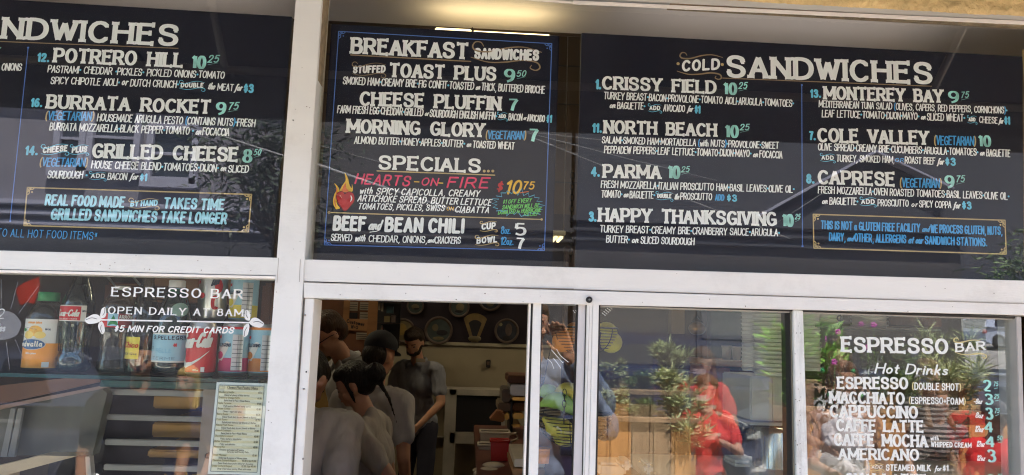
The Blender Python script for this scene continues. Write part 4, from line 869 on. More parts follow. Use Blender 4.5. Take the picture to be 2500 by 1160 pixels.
# planters of upright boards
plank = mat('orange_cedar_board', (.62, .30, .10), .7, var=.35, scale=3, stretch=(6, 6, .8), bump=.2, bscale=12)
plank2 = mat('grey_brown_cedar_board', (.40, .26, .15), .75, var=.3, scale=3, stretch=(6, 6, .8), bump=.2, bscale=12)
soil = mat('soil', (.04, .03, .022), .95, var=.3)
def planter(label, x0, x1, y0, y1, zt_):
    t = thing('wooden_planter', label, 'planter', ((x0+x1)/2, (y0+y1)/2, 0), 'board planters of the seating area')
    n = max(2, round((x1-x0)/.14)); w = (x1-x0)/n; first = {}
    for i in range(n):
        m_ = random.choice((plank, plank, plank2)); h_ = zt_-random.uniform(0, .008)
        if m_ not in first:
            o = MB().box(0, w-.006, -.02, 0, 0, 1).build('board', m_, t, bevel=.002); first[m_] = o.data; o.location = (x0+i*w, y1, 0); o.matrix_parent_inverse = t.matrix_basis.inverted(); o.scale = (1, 1, h_)
        else:
            o = link('board', first[m_], t); o.location = (x0+i*w, y1, 0); o.scale = (1, 1, h_)
        b_ = link('board', first[m_], t); b_.location = (x0+i*w, y0+.02, 0); b_.scale = (1, 1, h_)
    MB().box(x0, x0+.02, y0+.021, y1-.021, 0, zt_).build('end_board', plank, t); MB().box(x1-.026, x1-.006, y0+.021, y1-.021, 0, zt_).build('end_board', plank, t)
    MB().box(x0-.02, x1+.02, y1-.03, y1+.03, zt_+.001, zt_+.03).build('cap_rail', plank2, t, bevel=.003); MB().box(x0-.02, x1+.02, y0-.03, y0+.03, zt_+.001, zt_+.03).build('cap_rail', plank2, t, bevel=.003)
    MB().box(x0+.021, x1-.03, y0+.022, y1-.022, zt_-.12, zt_-.06).build('soil', soil, t); return t
zq = RW(1550, 1030, 3.0).z
planter('long cedar board planter mirrored in the left half of the right window', RW(1440, 900, 3).x, RW(1700, 900, 3).x, -3.45, -3.0, zq)
zq2 = RW(2200, 1010, 3.1).z
planter('cedar board planter mirrored behind the coffee prices', RW(1955, 900, 3.1).x, RW(2700, 900, 3.1).x, -3.55, -3.1, zq2)
def P3(px, py, d): return RW(px, py, d)
for i, (px, d, z, r, h_, n, L_, w, m_, lab) in enumerate((
    (1500, 3.2, zq, .20, .26, 1100, .045, .008, leafy, 'fine leaved yellow green shrub at the left end of the planter, beside the white post'),
    (1580, 3.2, zq, .16, .16, 600, .05, .009, leafg, 'low grey green shrub between the two tall ones in the planter'),
    (1655, 3.15, zq+.02, .17, .42, 1000, .085, .010, leafy, 'tall shrub with long pale upright leaves, mirrored above the woman in red'),
    (1700, 2.9, zq-.12, .15, .22, 500, .09, .012, leafy, 'grassy yellow tuft mirrored at the shoulder of the woman in red'),
    (1945, 3.3, zq2, .18, .55, 420, .15, .05, leafp, 'broad leaved bright green plant mirrored behind the worn white bar'),
    (2030, 3.3, zq2, .20, .50, 420, .15, .055, leafp, 'broad leaved plant mirrored left of the large espresso heading'),
    (2210, 3.3, zq2, .22, .30, 700, .12, .010, leafg, 'grassy tuft mirrored under the hot drinks heading'),
    (2360, 3.3, zq2, .22, .42, 800, .15, .010, leafy, 'spiky yellow green tuft mirrored next to the double shot lines'),
    (2300, 2.9, zq2-.35, .13, .22, 400, .10, .012, mat('leaf_straw', (.48, .36, .14), .6, var=.3), 'straw coloured tuft mirrored in front of the striped top'))):
    q = RW(px, 900, d); tuft(lab, (q.x, -d-.12, z-.05), r, h_, n, L_, w, m_)
# orchids hanging outside, a few flowers
fl_m = mat('magenta_petal', (.62, .06, .50), .6, var=.1)
ob = thing('orchid_stem', 'thin stems with small magenta flowers mirrored over the espresso heading', 'flowers', RW(2060, 860, 2.3))
for (x, y) in ((2131, 794), (2044, 811), (2117, 848), (2035, 884)):
    q = RW(x, y, 2.3); mb = MB()
    for k in range(5): an = k*1.257; mb.ball(q+Vector((math.cos(an)*.010, 0, math.sin(an)*.010)), (.009, .003, .009), 7)
    o = mb.build('flower', fl_m, ob, smooth=True); o['kind'] = 'stuff'
    MB().tube([q+Vector((0, .005, -.01)), q+Vector((-.01, .01, -.12)), q+Vector((.015, .01, -.30)), q+Vector((0, .02, -.42))], .002, 5).build('stem', leafg, ob)

# ------------------------------------------------------------------ cars
rub = mat('tyre_rubber', (.02, .02, .02), .85); alloy = mat('alloy', (.45, .45, .47), .3, metal=.9)
cglass = mat('car_glass', (.02, .022, .028), .05, var=0, spec=.9); redlamp = mat('red_lens', (.45, .02, .015), .2, var=.1); clearl = mat('clear_lens', (.7, .7, .7), .15, var=.05)
def car(label, body_m, loc, rz, hatch=False, kind='parked car'):
    """nose towards +x"""
    L_, Wd = 4.3, 1.74; t = thing('parked_car', label, 'car', (0, 0, 0), 'cars parked in the street')
    prof = [(-2.12, .32), (-2.15, .62), (-2.08, .92), (-1.5, 1.0), (1.0, .98), (1.75, .86), (2.1, .70), (2.16, .45), (2.1, .28), (1.75, .22), (-1.8, .22)]
    b = MB(); nY = [(-Wd/2+.06, .93), (-Wd/2, 1.0), (Wd/2, 1.0), (Wd/2-.06, .93)]
    bm = MB(); k = len(prof); secs = [(-Wd/2+.10, .965), (-Wd/2+.02, .99), (-Wd/2, 1), (-Wd/2, 1), (Wd/2, 1), (Wd/2-.02, .99), (Wd/2-.10, .965)]
    for y, s_ in secs: bm.v += [(x*s_, y, .55+(z-.55)*s_) for x, z in prof]
    for i in range(len(secs)-1):
        for j in range(k): bm.f.append((i*k+j, i*k+(j+1) % k, (i+1)*k+(j+1) % k, (i+1)*k+j))
    bm.f.append(tuple(range(k))); bm.f.append(tuple(range((len(secs)-1)*k, len(secs)*k)))
    bm.build('body', body_m, t, bevel=.0)
    rx = -1.95 if hatch else -1.3
    cab_ = [(rx-.12, .98), (rx+.22, 1.40), (rx+.6, 1.50), (.25, 1.50), (.55, 1.42), (1.25, .97)]
    cb = MB(); k = len(cab_)
    for y, s_ in ((-.82, 0), (-.66, 1), (.66, 1), (.82, 0)):
        cb.v += [(x, y if (z < 1.0 or s_) else y*.80, z) for x, z in cab_] if s_ == 0 else [(x, y, z+.01) for x, z in cab_]
    # cabin: lower belt wide, roof narrow
    cb = MB()
    for sgn in (-1, 1): cb.v += [(x, sgn*(.84 if z < 1.0 else .68-.02*(z-1.4)), z) for x, z in cab_]
    for j in range(k): cb.f.append((j, (j+1) % k, k+(j+1) % k, k+j))
    cb.f += [tuple(range(k)), tuple(range(k, 2*k))]
    cb.build('cabin', body_m, t, bevel=.012)
    for sgn in (-1, 1):
        def sp(x, z): f = (z-.98)/(1.42-.98); return (x, sgn*(.845+(.690-.845)*f+.006), z)
        for (xa, xb, xc, xd) in ((rx+.42, -.32, -.36, rx+.62), (-.22, .93, .47, -.28)):
            q = [sp(xa, 1.03), sp(xb, 1.03), sp(xc, 1.40), sp(xd, 1.40)]; q2 = [(x, y-sgn*.012, z) for x, y, z in q]
            MB().hexa(q+q2).build('side_window', cglass, t)
        MB().ball((.85, sgn*.98, 1.02), (.07, .10, .06), 10).build('wing_mirror', body_m, t, smooth=True)
        for x in (-.55, .55): MB().box(x-.09, x+.09, sgn*.872-.008, sgn*.872+.012, .84, .87).build('door_handle', alloy, t)
        for x in (-1.32, 1.33):
            w = MB().lathe([(.20, -.10), (.31, -.10), (.33, -.06), (.33, .06), (.31, .10), (.20, .10)], (x, sgn*.80, .33), 28, 'y', cap=False).build('tyre', rub, t, smooth=True)
            MB().lathe([(.205, -.085), (.19, -.07*sgn-.0), (.05, -.08), (.0001, -.08), (.0001, .08), (.05, .08), (.19, .075), (.205, .085)], (x, sgn*.80, .33), 20, 'y', cap=False).build('rim', alloy, w)
        MB().box(-2.16, -2.02, sgn*.80-.10, sgn*.80+.04, .68, .88).build('tail_lamp', redlamp, t, bevel=.02)
        MB().box(1.93, 2.11, sgn*.68-.14, sgn*.68+.10, .58, .72).build('headlight', clearl, t, bevel=.02)
    MB().hexa([(1.20, -.76, 1.02), (1.20, .76, 1.02), (.58, .62, 1.42), (.58, -.62, 1.42), (1.18, -.76, 1.0), (1.18, .76, 1.0), (.56, .62, 1.40), (.56, -.62, 1.40)]).build('windscreen', cglass, t)
    MB().hexa([(rx-.12, -.74, 1.04), (rx-.12, .74, 1.04), (rx+.20, .60, 1.39), (rx+.20, -.60, 1.39), (rx-.09, -.74, 1.02), (rx-.09, .74, 1.02), (rx+.23, .60, 1.37), (rx+.23, -.60, 1.37)]).build('rear_window', cglass, t)
    t.matrix_basis = Matrix.Translation(Vector(loc)) @ Matrix.Rotation(rz, 4, 'Z'); return t
cblue = mat('navy_car_paint', (.012, .02, .07), .25, var=.05, coat=1.0); csil = mat('silver_blue_car_paint', (.42, .47, .60), .3, var=.03, coat=1.0); cslate = mat('slate_car_paint', (.07, .08, .12), .3, var=.05, coat=1.0)
p = RW(1600, 860, 6.3); car('navy blue car with red tail lamp, mirrored above the tall shrub', cblue, (p.x-.4, -6.5, -.13), R(180), True)
p = RW(2200, 900, 5.9); car('slate grey hatchback mirrored behind the hot drinks lettering', cslate, (p.x+.2, -6.2, -.13), R(176), True)
p = RW(2425, 815, 34); car('silver blue car parked on the side street, mirrored top right of the bar lettering', csil, (p.x+.6, -34, 1.60), R(-12), True)
p = RW(60, 700, 6.5); car('dark car mirrored in the left lower window', cslate, (p.x, -6.4, -.13), R(180), False)
# ================================================================== INSIDE THE SHOP
inpaint = mat('cream_ceiling_paint', (.72, .70, .68), .9, var=.04, scale=1)
brownw = mat('dark_brown_wall', (.10, .07, .045), .85, var=.2, scale=2)
plumw = mat('dark_plum_wall', (.022, .014, .022), .8, var=.2, scale=2)
wains = mat('olive_tan_wainscot', (.36, .31, .215), .6, var=.12, scale=2.5)
floorm = mat('dark_red_tile_floor', (.035, .02, .022), .5, var=.3, scale=4)
YW = 5.3
zc = W(1100, 74, YW).z                      # ceiling
zw = W(1150, 845, YW).z; zu = zw+1.25
struct(MB().box(-4, 5, .19, YW, .0, .05).build('floor', floorm))
struct(MB().box(-4, 5, .06, YW+.2, zc, zc+.1).build('ceiling', inpaint))
bw = thing('back_wall', 'plum painted back wall with white rail and tan wainscot behind the counter staff', 'wall', (0, YW, 0))
MB().box(-4, 5, YW, YW+.1, .05, zw).build('wainscot', wains, bw)
MB().box(-4, 5, YW-.02, YW+.1, zw+.001, zw+.03).build('dado_rail', mat('cream_rail', (.42, .38, .28), .6), bw)
MB().box(-4, 5, YW+.001, YW+.1, zw+.031, zu).build('plum_band', plumw, bw)
MB().box(-4, 5, YW+.002, YW+.1, zu+.001, zc).build('upper_band', brownw, bw)
for i in range(5): MB().box(-4, 5, YW-.01, YW+.001, zu+.3+i*.38, zu+.31+i*.38).build('board_joint', seam, bw)
swl = thing('side_wall', 'brown inner side wall at the left of the shop', 'wall', (-3.4, 2.7, 0)); MB().box(-3.5, -3.4, .2, YW-.001, .051, zc-.001).build('wall_face', brownw, swl)
swr = thing('side_wall', 'brown inner side wall at the right of the shop', 'wall', (3.6, 2.7, 0)); MB().box(3.6, 3.7, .2, YW-.001, .051, zc-.001).build('wall_face', brownw, swr)
# soffit over the windows inside
fw = W(1250, 60, .2).z
paper0 = mat('pale_rod', (.6, .58, .52), .6)
darkp0 = mat('dark_clip', (.02, .02, .02), .5)
lampf = mat('lit_tube_cover', (1.0, .78, .42), .5, var=0, emit=.62); fillw = mat('added_wash_tube', (1.0, .88, .78), .5, var=0, emit=.30)
fillm = mat('added_fill_tube', (1.0, .84, .56), .5, var=0, emit=3.0); lamps = mat('lit_far_tube', (1.0, .80, .42), .5, var=0, emit=.30); fillup = mat('added_fill_uplight', (1.0, .80, .52), .5, var=0, emit=.8); bulkm = mat('lamp_housing', (.5, .48, .42), .5)
def lamp(px0, px1, py, y, label, e_=None):
    a_, b_ = W(px0, py, y-.14), W(px1, py+ (px1-px0)*.048, y-.14); z = (a_.z+b_.z)/2
    t = thing('ceiling_lamp', label, 'ceiling lamp', ((a_.x+b_.x)/2, y, z+.1), 'ceiling lamps'); n = 2
    w = (b_.x-a_.x)/n
    for i in range(n): MB().box(a_.x+i*w+.01, a_.x+(i+1)*w-.01, y-.14, y+.14, z-.01, z+.012).build('diffuser', e_ or fillm, t, bevel=.004)
    MB().box(a_.x-.02, b_.x+.02, y-.05, y+.05, z+.030, z+.07).build('housing', bulkm, t, bevel=.004); MB().box(a_.x, b_.x, y-.12, y+.12, z+.013, z+.018).build('uplight', bulkm if e_ else fillup, t)
    for x in (a_.x+.1, b_.x-.1): MB().tube([(x, y, z+.07), (x, y, zc)], .004, 6).build('rod', zinc, t)
    return t
# dropped soffit just inside the glass with a strip lamp at its far edge
zl = W(1060, 66, .80).z-.03; sz = W(1060, 64, .99).z
sof = thing('window_soffit', 'smooth pale grey soffit above the menu boards with a warm glow round the lamp', 'soffit', (0, .5, sz)); MB().box(-3.3, 3.5, .03, .99, sz, sz+.04).build('soffit_panel', mat('pale_soffit', (.86, .84, .86), .85, var=.03, scale=1.5), sof)
MB().box(-3.3, 3.5, .991, 1.02, sz-.0, zc-.001).build('soffit_back', brownw, sof)
lt = thing('strip_lamp', 'lit warm strip lamp peeping over the breakfast sandwiches board', 'lamp', W(1200, 70, .9)); xa, xb, xm = W(1062, 66, .80).x, W(1344, 80, .80).x, W(1153, 70, .80).x
MB().box(xa, xm-.002, .80, .87, zl, zl+.03).build('tube_cover', lampf, lt, bevel=.004); MB().box(xm+.002, xb, .80, .87, zl-.004, zl+.026).build('tube_cover', lampf, lt, bevel=.004); MB().box(xm-.0018, xm+.0018, .795, .875, zl-.006, zl+.034).build('clip', darkp0, lt)
MB().box(xa, xb, .88, .90, zl-.30, zl+.015).build('backplate', paper0, lt)
for a0, a1, pt_, lb in ((1560, 2280, 150, 'added fill strip, unseen, washing the soffit over the cold sandwiches board'), (60, 640, 60, 'added fill strip, unseen, washing the soffit over the hot sandwiches board')):  # two unseen fill strips, added to brighten the soffit
    q0, q1 = W(a0, pt_, .75), W(a1, pt_, .75); zz0 = min(q0.z, q1.z)-.05; l2 = thing('strip_lamp', lb, 'lamp', (q0+q1)/2); MB().box(q0.x, q1.x, .72, .78, zz0, zz0+.03).build('tube_cover', fillw, l2, bevel=.004); MB().box(q0.x, q1.x, .79, .80, zz0-.3, zz0+.01).build('backplate', paper0, l2)
lamp(1351, 1378, 579, 4.6, 'small lit lamp low in the gap between the middle and right boards', lamps)
lamp(1700, 2300, 150, 3.2, 'long fill lamp added unseen behind the cold sandwiches board')  # unseen lamp added to help light the room
lamp(60, 600, 90, 3.2, 'long fill lamp added unseen behind the hot sandwiches board')  # second added room light, also out of view

# hanging chain between boards
chm = mat('dark_chain', (.03, .025, .02), .5, metal=.5)
def chain(px, y, z0, z1, label, s_=.011, tk=.0016, m_=None):
    x = W(px, 500, y).x; t = thing('hanging_chain', label, 'chain', (x, y, z0)); n = int((z0-z1)/(s_*1.5)); ms = []
    for k in (0, 1):
        pts = []
        for j in range(12):
            an = 2*math.pi*j/12; u_, v_ = math.cos(an)*s_*.5, math.sin(an)*s_
            pts.append((u_, 0, v_) if k == 0 else (0, u_, v_))
        ms.append(MB().tube(pts, tk, 5, closed=True).mesh('link'))
        ms[-1].materials.append(m_ or chm)
    for i in range(n):
        o = link('link', ms[i % 2], t); o.location = (x, y, z0-s_-i*s_*1.5)
    return t
ch_z0, ch_z1 = W(1400, 420, .30).z, W(1390, 640, .30).z
chain(1396, .30, ch_z0, ch_z1, 'dark chain hanging in the gap left of the cold sandwiches board', .010)

# plates on the plum wall
rimm = mat('plate_rim', (.10, .07, .055), .35, var=.3, scale=20); pf = [mat('plate_teal', (.045, .06, .05), .3, var=.5, scale=6), mat('plate_cream', (.15, .12, .06), .3, var=.4, scale=6), mat('plate_dark', (.02, .022, .03), .3, var=.6, scale=8), mat('plate_straw', (.20, .13, .035), .3, var=.3, scale=8)]
darkp = mat('near_black', (.015, .013, .014), .5); moon = mat('plate_moon', (.22, .19, .10), .5)  # near-black shared by plate pictures and dark fittings
def plate(px, py, r, fm, label, pic):
    c = W(px, py, YW-.03); rr = r*(c.y-CAM.y)/FPX; t = thing('wall_plate', label, 'plate', c, 'decorative plates on the plum wall')
    MB().lathe([(rr, -.012), (rr*.98, -.018), (rr*.80, -.008), (rr*.8, .004), (rr, .0)], c, 40, 'y', cap=False).build('rim', rimm, t, smooth=True)
    MB().lathe([(rr*.80, -.007), (.0001, -.007)], c, 40, 'y', cap=False).build('face', fm, t)
    for (u_, v_, a_, b_, m_) in pic: MB().ball((c.x+u_*rr, c.y-.008, c.z+v_*rr), (a_*rr, .002, b_*rr), 14).build('picture', m_, t)
plate(1014, 747, 21, pf[0], 'plate with yellow fields at the top left of the plum wall', [(0, -.1, .45, .3, pf[1]), (.1, -.3, .35, .12, darkp)])
plate(984, 807, 29, pf[1], 'pale plate half hidden by the bearded man', [(-.1, .1, .4, .5, pf[3])])
plate(1071, 807, 34, pf[0], 'large plate with a farm scene right of the bearded man', [(-.25, .2, .22, .25, pf[1]), (.25, -.15, .4, .2, darkp), (0, -.55, .4, .12, pf[1])])
plate(1121, 750, 25, pf[0], 'plate with green field between the farm plate and the top plate', [(.1, .0, .4, .4, pf[1]), (0, -.4, .4, .15, darkp)])
plate(1197, 731, 29, pf[2], 'plate cut off by the top of the hatch opening', [(0, -.4, .3, .2, pf[1])])
plate(1237, 808, 30, pf[2], 'dark plate with a small moon at the right of the plum wall', [(-.5, .5, .14, .14, moon), (.15, .1, .28, .5, rimm), (0, -.6, .3, .2, darkp)])
c = W(1160, 792, YW-.03); t = thing('wall_fan', 'yellow fan shaped ornament between two plates', 'ornament', c)
pts = [(c.x+.135*math.sin(R(a_)), c.z+.13*math.cos(R(a_))-.03) for a_ in range(-52, 53, 8)]+[(c.x+.03, c.z-.16), (c.x-.03, c.z-.16)]
MB().prism(pts, c.y-.012, c.y+.004).build('fan', pf[3], t); MB().prism([(x*.55+c.x*.45, z*.6+c.z*.4-.02) for x, z in pts], c.y-.016, c.y-.0125).build('figure', darkp, t); MB().ball((c.x, c.y-.01, c.z-.13), (.06, .012, .03), 12).build('foot', pf[1], t, smooth=True)
c = W(1192, 888, YW-.02); t = thing('wall_switch', 'small dark thermostat box on the wainscot', 'switch', c); MB().box(c.x-.02, c.x+.02, c.y-.03, c.y+.018, c.z-.035, c.z+.035).build('box', darkp, t, bevel=.004); MB().box(c.x-.012, c.x+.012, c.y-.033, c.y-.0305, c.z-.01, c.z+.02).build('dial', rimm, t)
# wooden partition with papers, top left of the hatch
wood = mat('orange_brown_wood', (.27, .13, .05), .55, var=.25, scale=2, stretch=(1, 1, 8)); paper = mat('paper', (.34, .29, .22), .85, var=.06); wooddk = mat('dark_red_wood', (.14, .055, .025), .6, var=.25)
YP = 4.0
def wbox(x0, y0, x1, y1, ya, yb, name, m_, par, bev=.002, label=None):
    a_, b_ = W(x0, y0, ya), W(x1, y1, ya); return MB().box(min(a_.x, b_.x), max(a_.x, b_.x), ya, yb, min(a_.z, b_.z), max(a_.z, b_.z)).build(name, m_, par, bevel=bev, label=label)
nb = thing('notice_board', 'wood framed notice board with ruled papers and a customer sign', 'notice board', W(850, 830, YP))
wbox(765, 640, 915, 870, YP, YP+.04, 'panel', wooddk, nb); wbox(905, 640, 917, 850, YP-.02, YP-.001, 'frame_post', wood, nb); wbox(845, 640, 851, 800, YP-.01, YP-.001, 'frame_post', wood, nb)
for i, (a0, b0, a1, b1) in enumerate(((848, 737, 873, 759), (879, 738, 903, 758), (879, 762, 903, 786), (856, 786, 903, 792), (870, 812, 903, 830))):
    q = wbox(a0, b0, a1, b1, YP-.006, YP-.002, 'paper_sheet', paper, nb, 0)
    for k in range(3): line([(a0+1, b0+(b1-b0)*(k+1)/4), (a1-1, b0+1+(b1-b0)*(k+1)/4)], 1.2, darkp, nb, YP-.0065, 'ruled_line')
wbox(846, 763, 872, 778, YP-.006, YP-.002, 'black_card', darkp, nb, 0)
wbox(838, 778, 904, 808, YP-.012, YP-.008, 'sign_card', mat('orange_card', (.34, .17, .07), .8, var=.05), nb, 0)
text('Customer', 846, 788, 890, 796, 9, darkp, nb, YP-.0125, 'small', 'sign_lettering'); text('W·O', 856, 801, 874, 804, 8, darkp, nb, YP-.0125, 'small', 'sign_lettering')
dr = thing('inner_door', 'yellowish door with a paper leaf at the left edge of the hatch', 'door', W(790, 1000, YP+.1)); wbox(700, 640, 797, 1250, YP+.08, YP+.12, 'door_leaf', mat('ochre_door', (.26, .16, .05), .6, var=.15), dr)
wbox(757, 640, 800, 652, YP+.06, YP+.079, 'door_head', wood, dr); 
MB().ball(W(797, 900, YP+.06), .02, 10).build('door_knob', zinc, dr, smooth=True)
cs = thing('coat_shelf', 'shelf with teal jars and small cards between the notice board and the plates', 'shelf', W(945, 780, 4.6))
wbox(918, 788, 975, 790, 4.45, 4.75, 'shelf_board', wooddk, cs); wbox(918, 735, 975, 737, 4.45, 4.75, 'shelf_board', wooddk, cs); wbox(918, 735, 974, 850, 4.76, 4.78, 'back_panel', darkp, cs)
for a0, b0, a1, b1, mm in ((925, 738, 928, 757, paper), (932, 738, 935, 760, paper), (944, 748, 960, 765, mat('teal_jar', (.03, .06, .07), .3)), (938, 772, 952, 787, pf[1]), (955, 770, 965, 787, rimm), (930, 794, 933, 806, paper)): wbox(a0, b0, a1, b1, 4.5, 4.54, 'card', mm, cs, 0)
# framed grey cabinet door low on the back wall
fc = thing('wall_cabinet', 'low grey framed cabinet with a dark door under the wainscot', 'cabinet', W(1160, 1060, 4.9)); gfr = mat('dull_frame', (.46, .43, .37), .6, var=.15)
wbox(1098, 950, 1232, 968, 4.9, 5.2, 'top_rail', gfr, fc); wbox(1098, 1056, 1232, 1086, 4.9, 5.2, 'bottom_rail', gfr, fc); wbox(1088, 950, 1098, 1400, 4.9, 5.2, 'stile', gfr, fc); wbox(1226, 968, 1232, 1056, 4.9, 5.2, 'stile', gfr, fc); wbox(1098, 968, 1226, 1056, 4.93, 5.2, 'door', darkp, fc)
fl2 = thing('floor_skirting', 'short pale skirting by the bearded man', 'skirting', W(1070, 1068, 5.2)); wbox(1038, 1066, 1082, 1070, 5.22, 5.29, 'skirting_board', mat('pale_skirting', (.4, .36, .3), .6), fl2)

# counter inside the hatch, seen at its lower right
stain = mat('brushed_steel', (.42, .42, .40), .35, metal=.7, var=.1, stretch=(1, 1, 20)); whitepl = mat('white_plastic', (.55, .49, .38), .4, var=.05); redpl = mat('red_plastic', (.45, .015, .012), .35, var=.1); gold = mat('gold_foil', (.72, .45, .12), .28, metal=.9, var=.15)
YC = 1.1
ct = thing('prep_counter', 'steel topped counter reaching back from the hatch', 'counter', W(1300, 1160, YC)); zt_ = W(1240, 1163, YC).z
MB().box(W(1165, 1160, YC).x, 1.15, .25, 2.6, zt_-.04, zt_-.001).build('counter_top', mat('red_brown_laminate', (.13, .045, .03), .4, var=.1), ct, bevel=.004); MB().box(W(1175, 1160, YC).x, 1.1, .3, 2.55, .05, zt_-.041).build('carcass', darkp, ct)
def tub(label, px, pyt, pyb, wpx, y, m_, handle=False, cat='tub'):
    a_, b_ = W(px-wpx/2, pyt, y), W(px+wpx/2, pyt, y); zb = W(px, pyb, y).z; zt2 = (a_.z+b_.z)/2; cx = (a_.x+b_.x)/2; w = (b_.x-a_.x)/2; t = thing('plastic_tub', label, cat, (cx, y, zb)); d_ = w*.7; tk = .004
    def ring(k, z): return [(cx-w*k, y-d_*k, z), (cx+w*k, y-d_*k, z), (cx+w*k, y+d_*k, z), (cx-w*k, y+d_*k, z)]
    b = MB(); b.v = ring(.84, zb)+ring(.97, zt2)+ring(.93, zt2)+ring(.80, zb+tk)
    for i in range(3):
        for j in range(4): b.f.append((i*4+j, i*4+(j+1) % 4, i*4+4+(j+1) % 4, i*4+4+j))
    b.f += [(3, 2, 1, 0), (12, 13, 14, 15)]; b.build('shell', m_, t)
    MB().tube(ring(1.0, zt2), .006, 8, closed=True).build('rim', m_, t, smooth=True)
    if handle: MB().tube([(cx+w, y, zt2-.01), (cx+w+.03, y, zt2-.005), (cx+w+.04, y, zt2-.03), (cx+w*.9, y, zt2-.05)], .006, 8).build('handle', m_, t, smooth=True)
    return t
tub('square cream tub with a side handle, behind the red bin', 1208, 1054, 1160, 72, 1.9, whitepl, True); tub('cream tub under the taller cream tub', 1198, 1085, 1165, 62, 1.75, whitepl)
tub('bright red bin in front of the cream tubs', 1220, 1075, 1135, 46, 1.45, redpl, cat='bin')
c = W(1205, 1150, 1.3); t = thing('towel_pile', 'crumpled white towels below the red bin', 'towels', c); bm = MB()
for k in range(7): bm.ball(c+Vector((random.uniform(-.05, .04), random.uniform(-.06, .06), random.uniform(-.015, .015))), (.045, .05, .014), 14)
bm.build('towel', mat('towel_cloth', (.5, .45, .36), .9, var=.1, bump=.5, bscale=30), t, smooth=True)
cb = thing('cutting_board', 'white cutting board on a cardboard box beside the hatch', 'cutting board', W(1268, 1130, .9)); wbox(1256, 1121, 1330, 1142, .9, 1.25, 'board', mat('white_board', (.62, .57, .45), .5), cb)
bx = thing('cardboard_box', 'brown cardboard box under the white cutting board', 'box', W(1268, 1155, .9)); wbox(1252, 1146, 1330, 1162, .88, 1.25, 'box_body', mat('cardboard', (.36, .20, .09), .85), bx)
br = thing('bread_rack', 'rack of wrapped loaves and golden foil packs at the right of the hatch', 'rack', W(1265, 1000, 2.2))
for (a0, b0, a1, b1, mm, nm) in ((1240, 916, 1330, 938, wooddk, 'bread_tray'), (1243, 917, 1330, 920, mat('tan_edge', (.4, .25, .1), .6), 'tray_edge'), (1246, 939, 1330, 968, stain, 'steel_bin'), (1246, 938, 1330, 941, mat('pale_edge', (.6, .55, .45), .5), 'tray_edge'), (1250, 970, 1330, 980, gold, 'foil_pack'), (1232, 1008, 1243, 1026, gold, 'foil_pack'), (1252, 1008, 1278, 1024, gold, 'foil_pack'), (1250, 1036, 1272, 1044, gold, 'foil_pack'), (1246, 980, 1251, 1060, darkp, 'upright'), (1253, 985, 1330, 1006, mat('brown_crust', (.20, .10, .045), .8, var=.2), 'wrapped_loaf'), (1216, 984, 1246, 1006, mat('wrap_tan', (.25, .19, .13), .6, var=.2), 'wrapped_loaf'), (1226, 950, 1245, 982, mat('wrap_grey', (.2, .17, .14), .6, var=.2), 'wrapped_loaf')):
    wbox(a0, b0, a1, b1, 2.2+(.05 if nm == 'upright' else 0), 2.5, nm, mm, br, .006)
t = thing('bread_loaf', 'orange brown bread wedge beside the golden packs', 'bread', W(1215, 1020, 2.1)); q = [W(1194, 1026, 2.1), W(1232, 1032, 2.1), W(1232, 1008, 2.1), W(1215, 1001, 2.1)]
MB().prism([(v.x, v.z) for v in q], 2.1, 2.2).build('crust', mat('bread_crust', (.40, .17, .06), .7, var=.25), t, bevel=.006)

# hanging wire fruit basket behind the slim glass
wire = mat('black_wire', (.012, .011, .01), .4, metal=.6); ban = mat('banana_skin', (.50, .38, .04), .5, var=.12, scale=6, col2=(.34, .38, .05)); org = mat('orange_peel', (.55, .22, .04), .5, var=.08, bump=.2, bscale=160); ban2 = mat('yellow_fruit_net', (.62, .55, .04), .5, var=.12)
YK = .30
cu, cl_ = W(1428, 800, YK), W(1400, 1010, YK)
hb = thing('hanging_fruit_basket', 'two tier black wire basket hanging behind the slim hatch glass', 'basket', cu)
def bask(c, r, dep, nm, n=11):
    for i in range(n):
        f = i/(n-1); rr = r*math.sqrt(max(.03, 1-f**2.2)); z = c.z-dep*f
        MB().tube([(c.x+rr*math.cos(a_), c.y+rr*math.sin(a_), z) for a_ in [2*math.pi*k/40 for k in range(40)]], .0011 if i else .003, 5, closed=True).build(nm, wire, hb)
    for k in range(6):
        a_ = 2*math.pi*k/6+.3; MB().tube([(c.x+r*math.sqrt(max(.03, 1-(i/8)**2.2))*math.cos(a_), c.y+r*math.sqrt(max(.03, 1-(i/8)**2.2))*math.sin(a_), c.z-dep*i/8) for i in range(9)], .0012, 5).build('basket_rib', wire, hb)
bask(cu, .085, .075, 'basket_ring'); bask(cl_, .098, .085, 'basket_ring')
for k in range(3):
    a_ = 2*math.pi*k/3+.9; p0 = Vector((cl_.x+.095*math.cos(a_), cl_.y+.095*math.sin(a_), cl_.z)); p1 = Vector((cu.x+.08*math.cos(a_), cu.y+.08*math.sin(a_), cu.z-.01)); MB().tube([p0, p1], .0013, 5).build('hanger', wire, hb)
chain(1388, YK-.10, W(1388, 950, YK-.1).z, W(1388, 1035, YK-.1).z, 'short black chain in front of the bananas', .009, .0011)
def banana(label, a_, b_, m_, bow, r=.018, mm=ban):
    t = thing('banana', label, 'banana', a_, 'bananas in the lower wire basket'); pts = []
    for i in range(9):
        f = i/8; pts.append(a_.lerp(b_, f)+Vector((0, 0, bow*math.sin(math.pi*f))))
    MB().tube(pts, [.005, .011, r*.92, r, r*1.02, r, r*.9, .011, .004], 10).build('skin', mm, t, smooth=True); MB().ball(b_, .005, 8).build('tip', darkp, t)
y_ = YK-.05
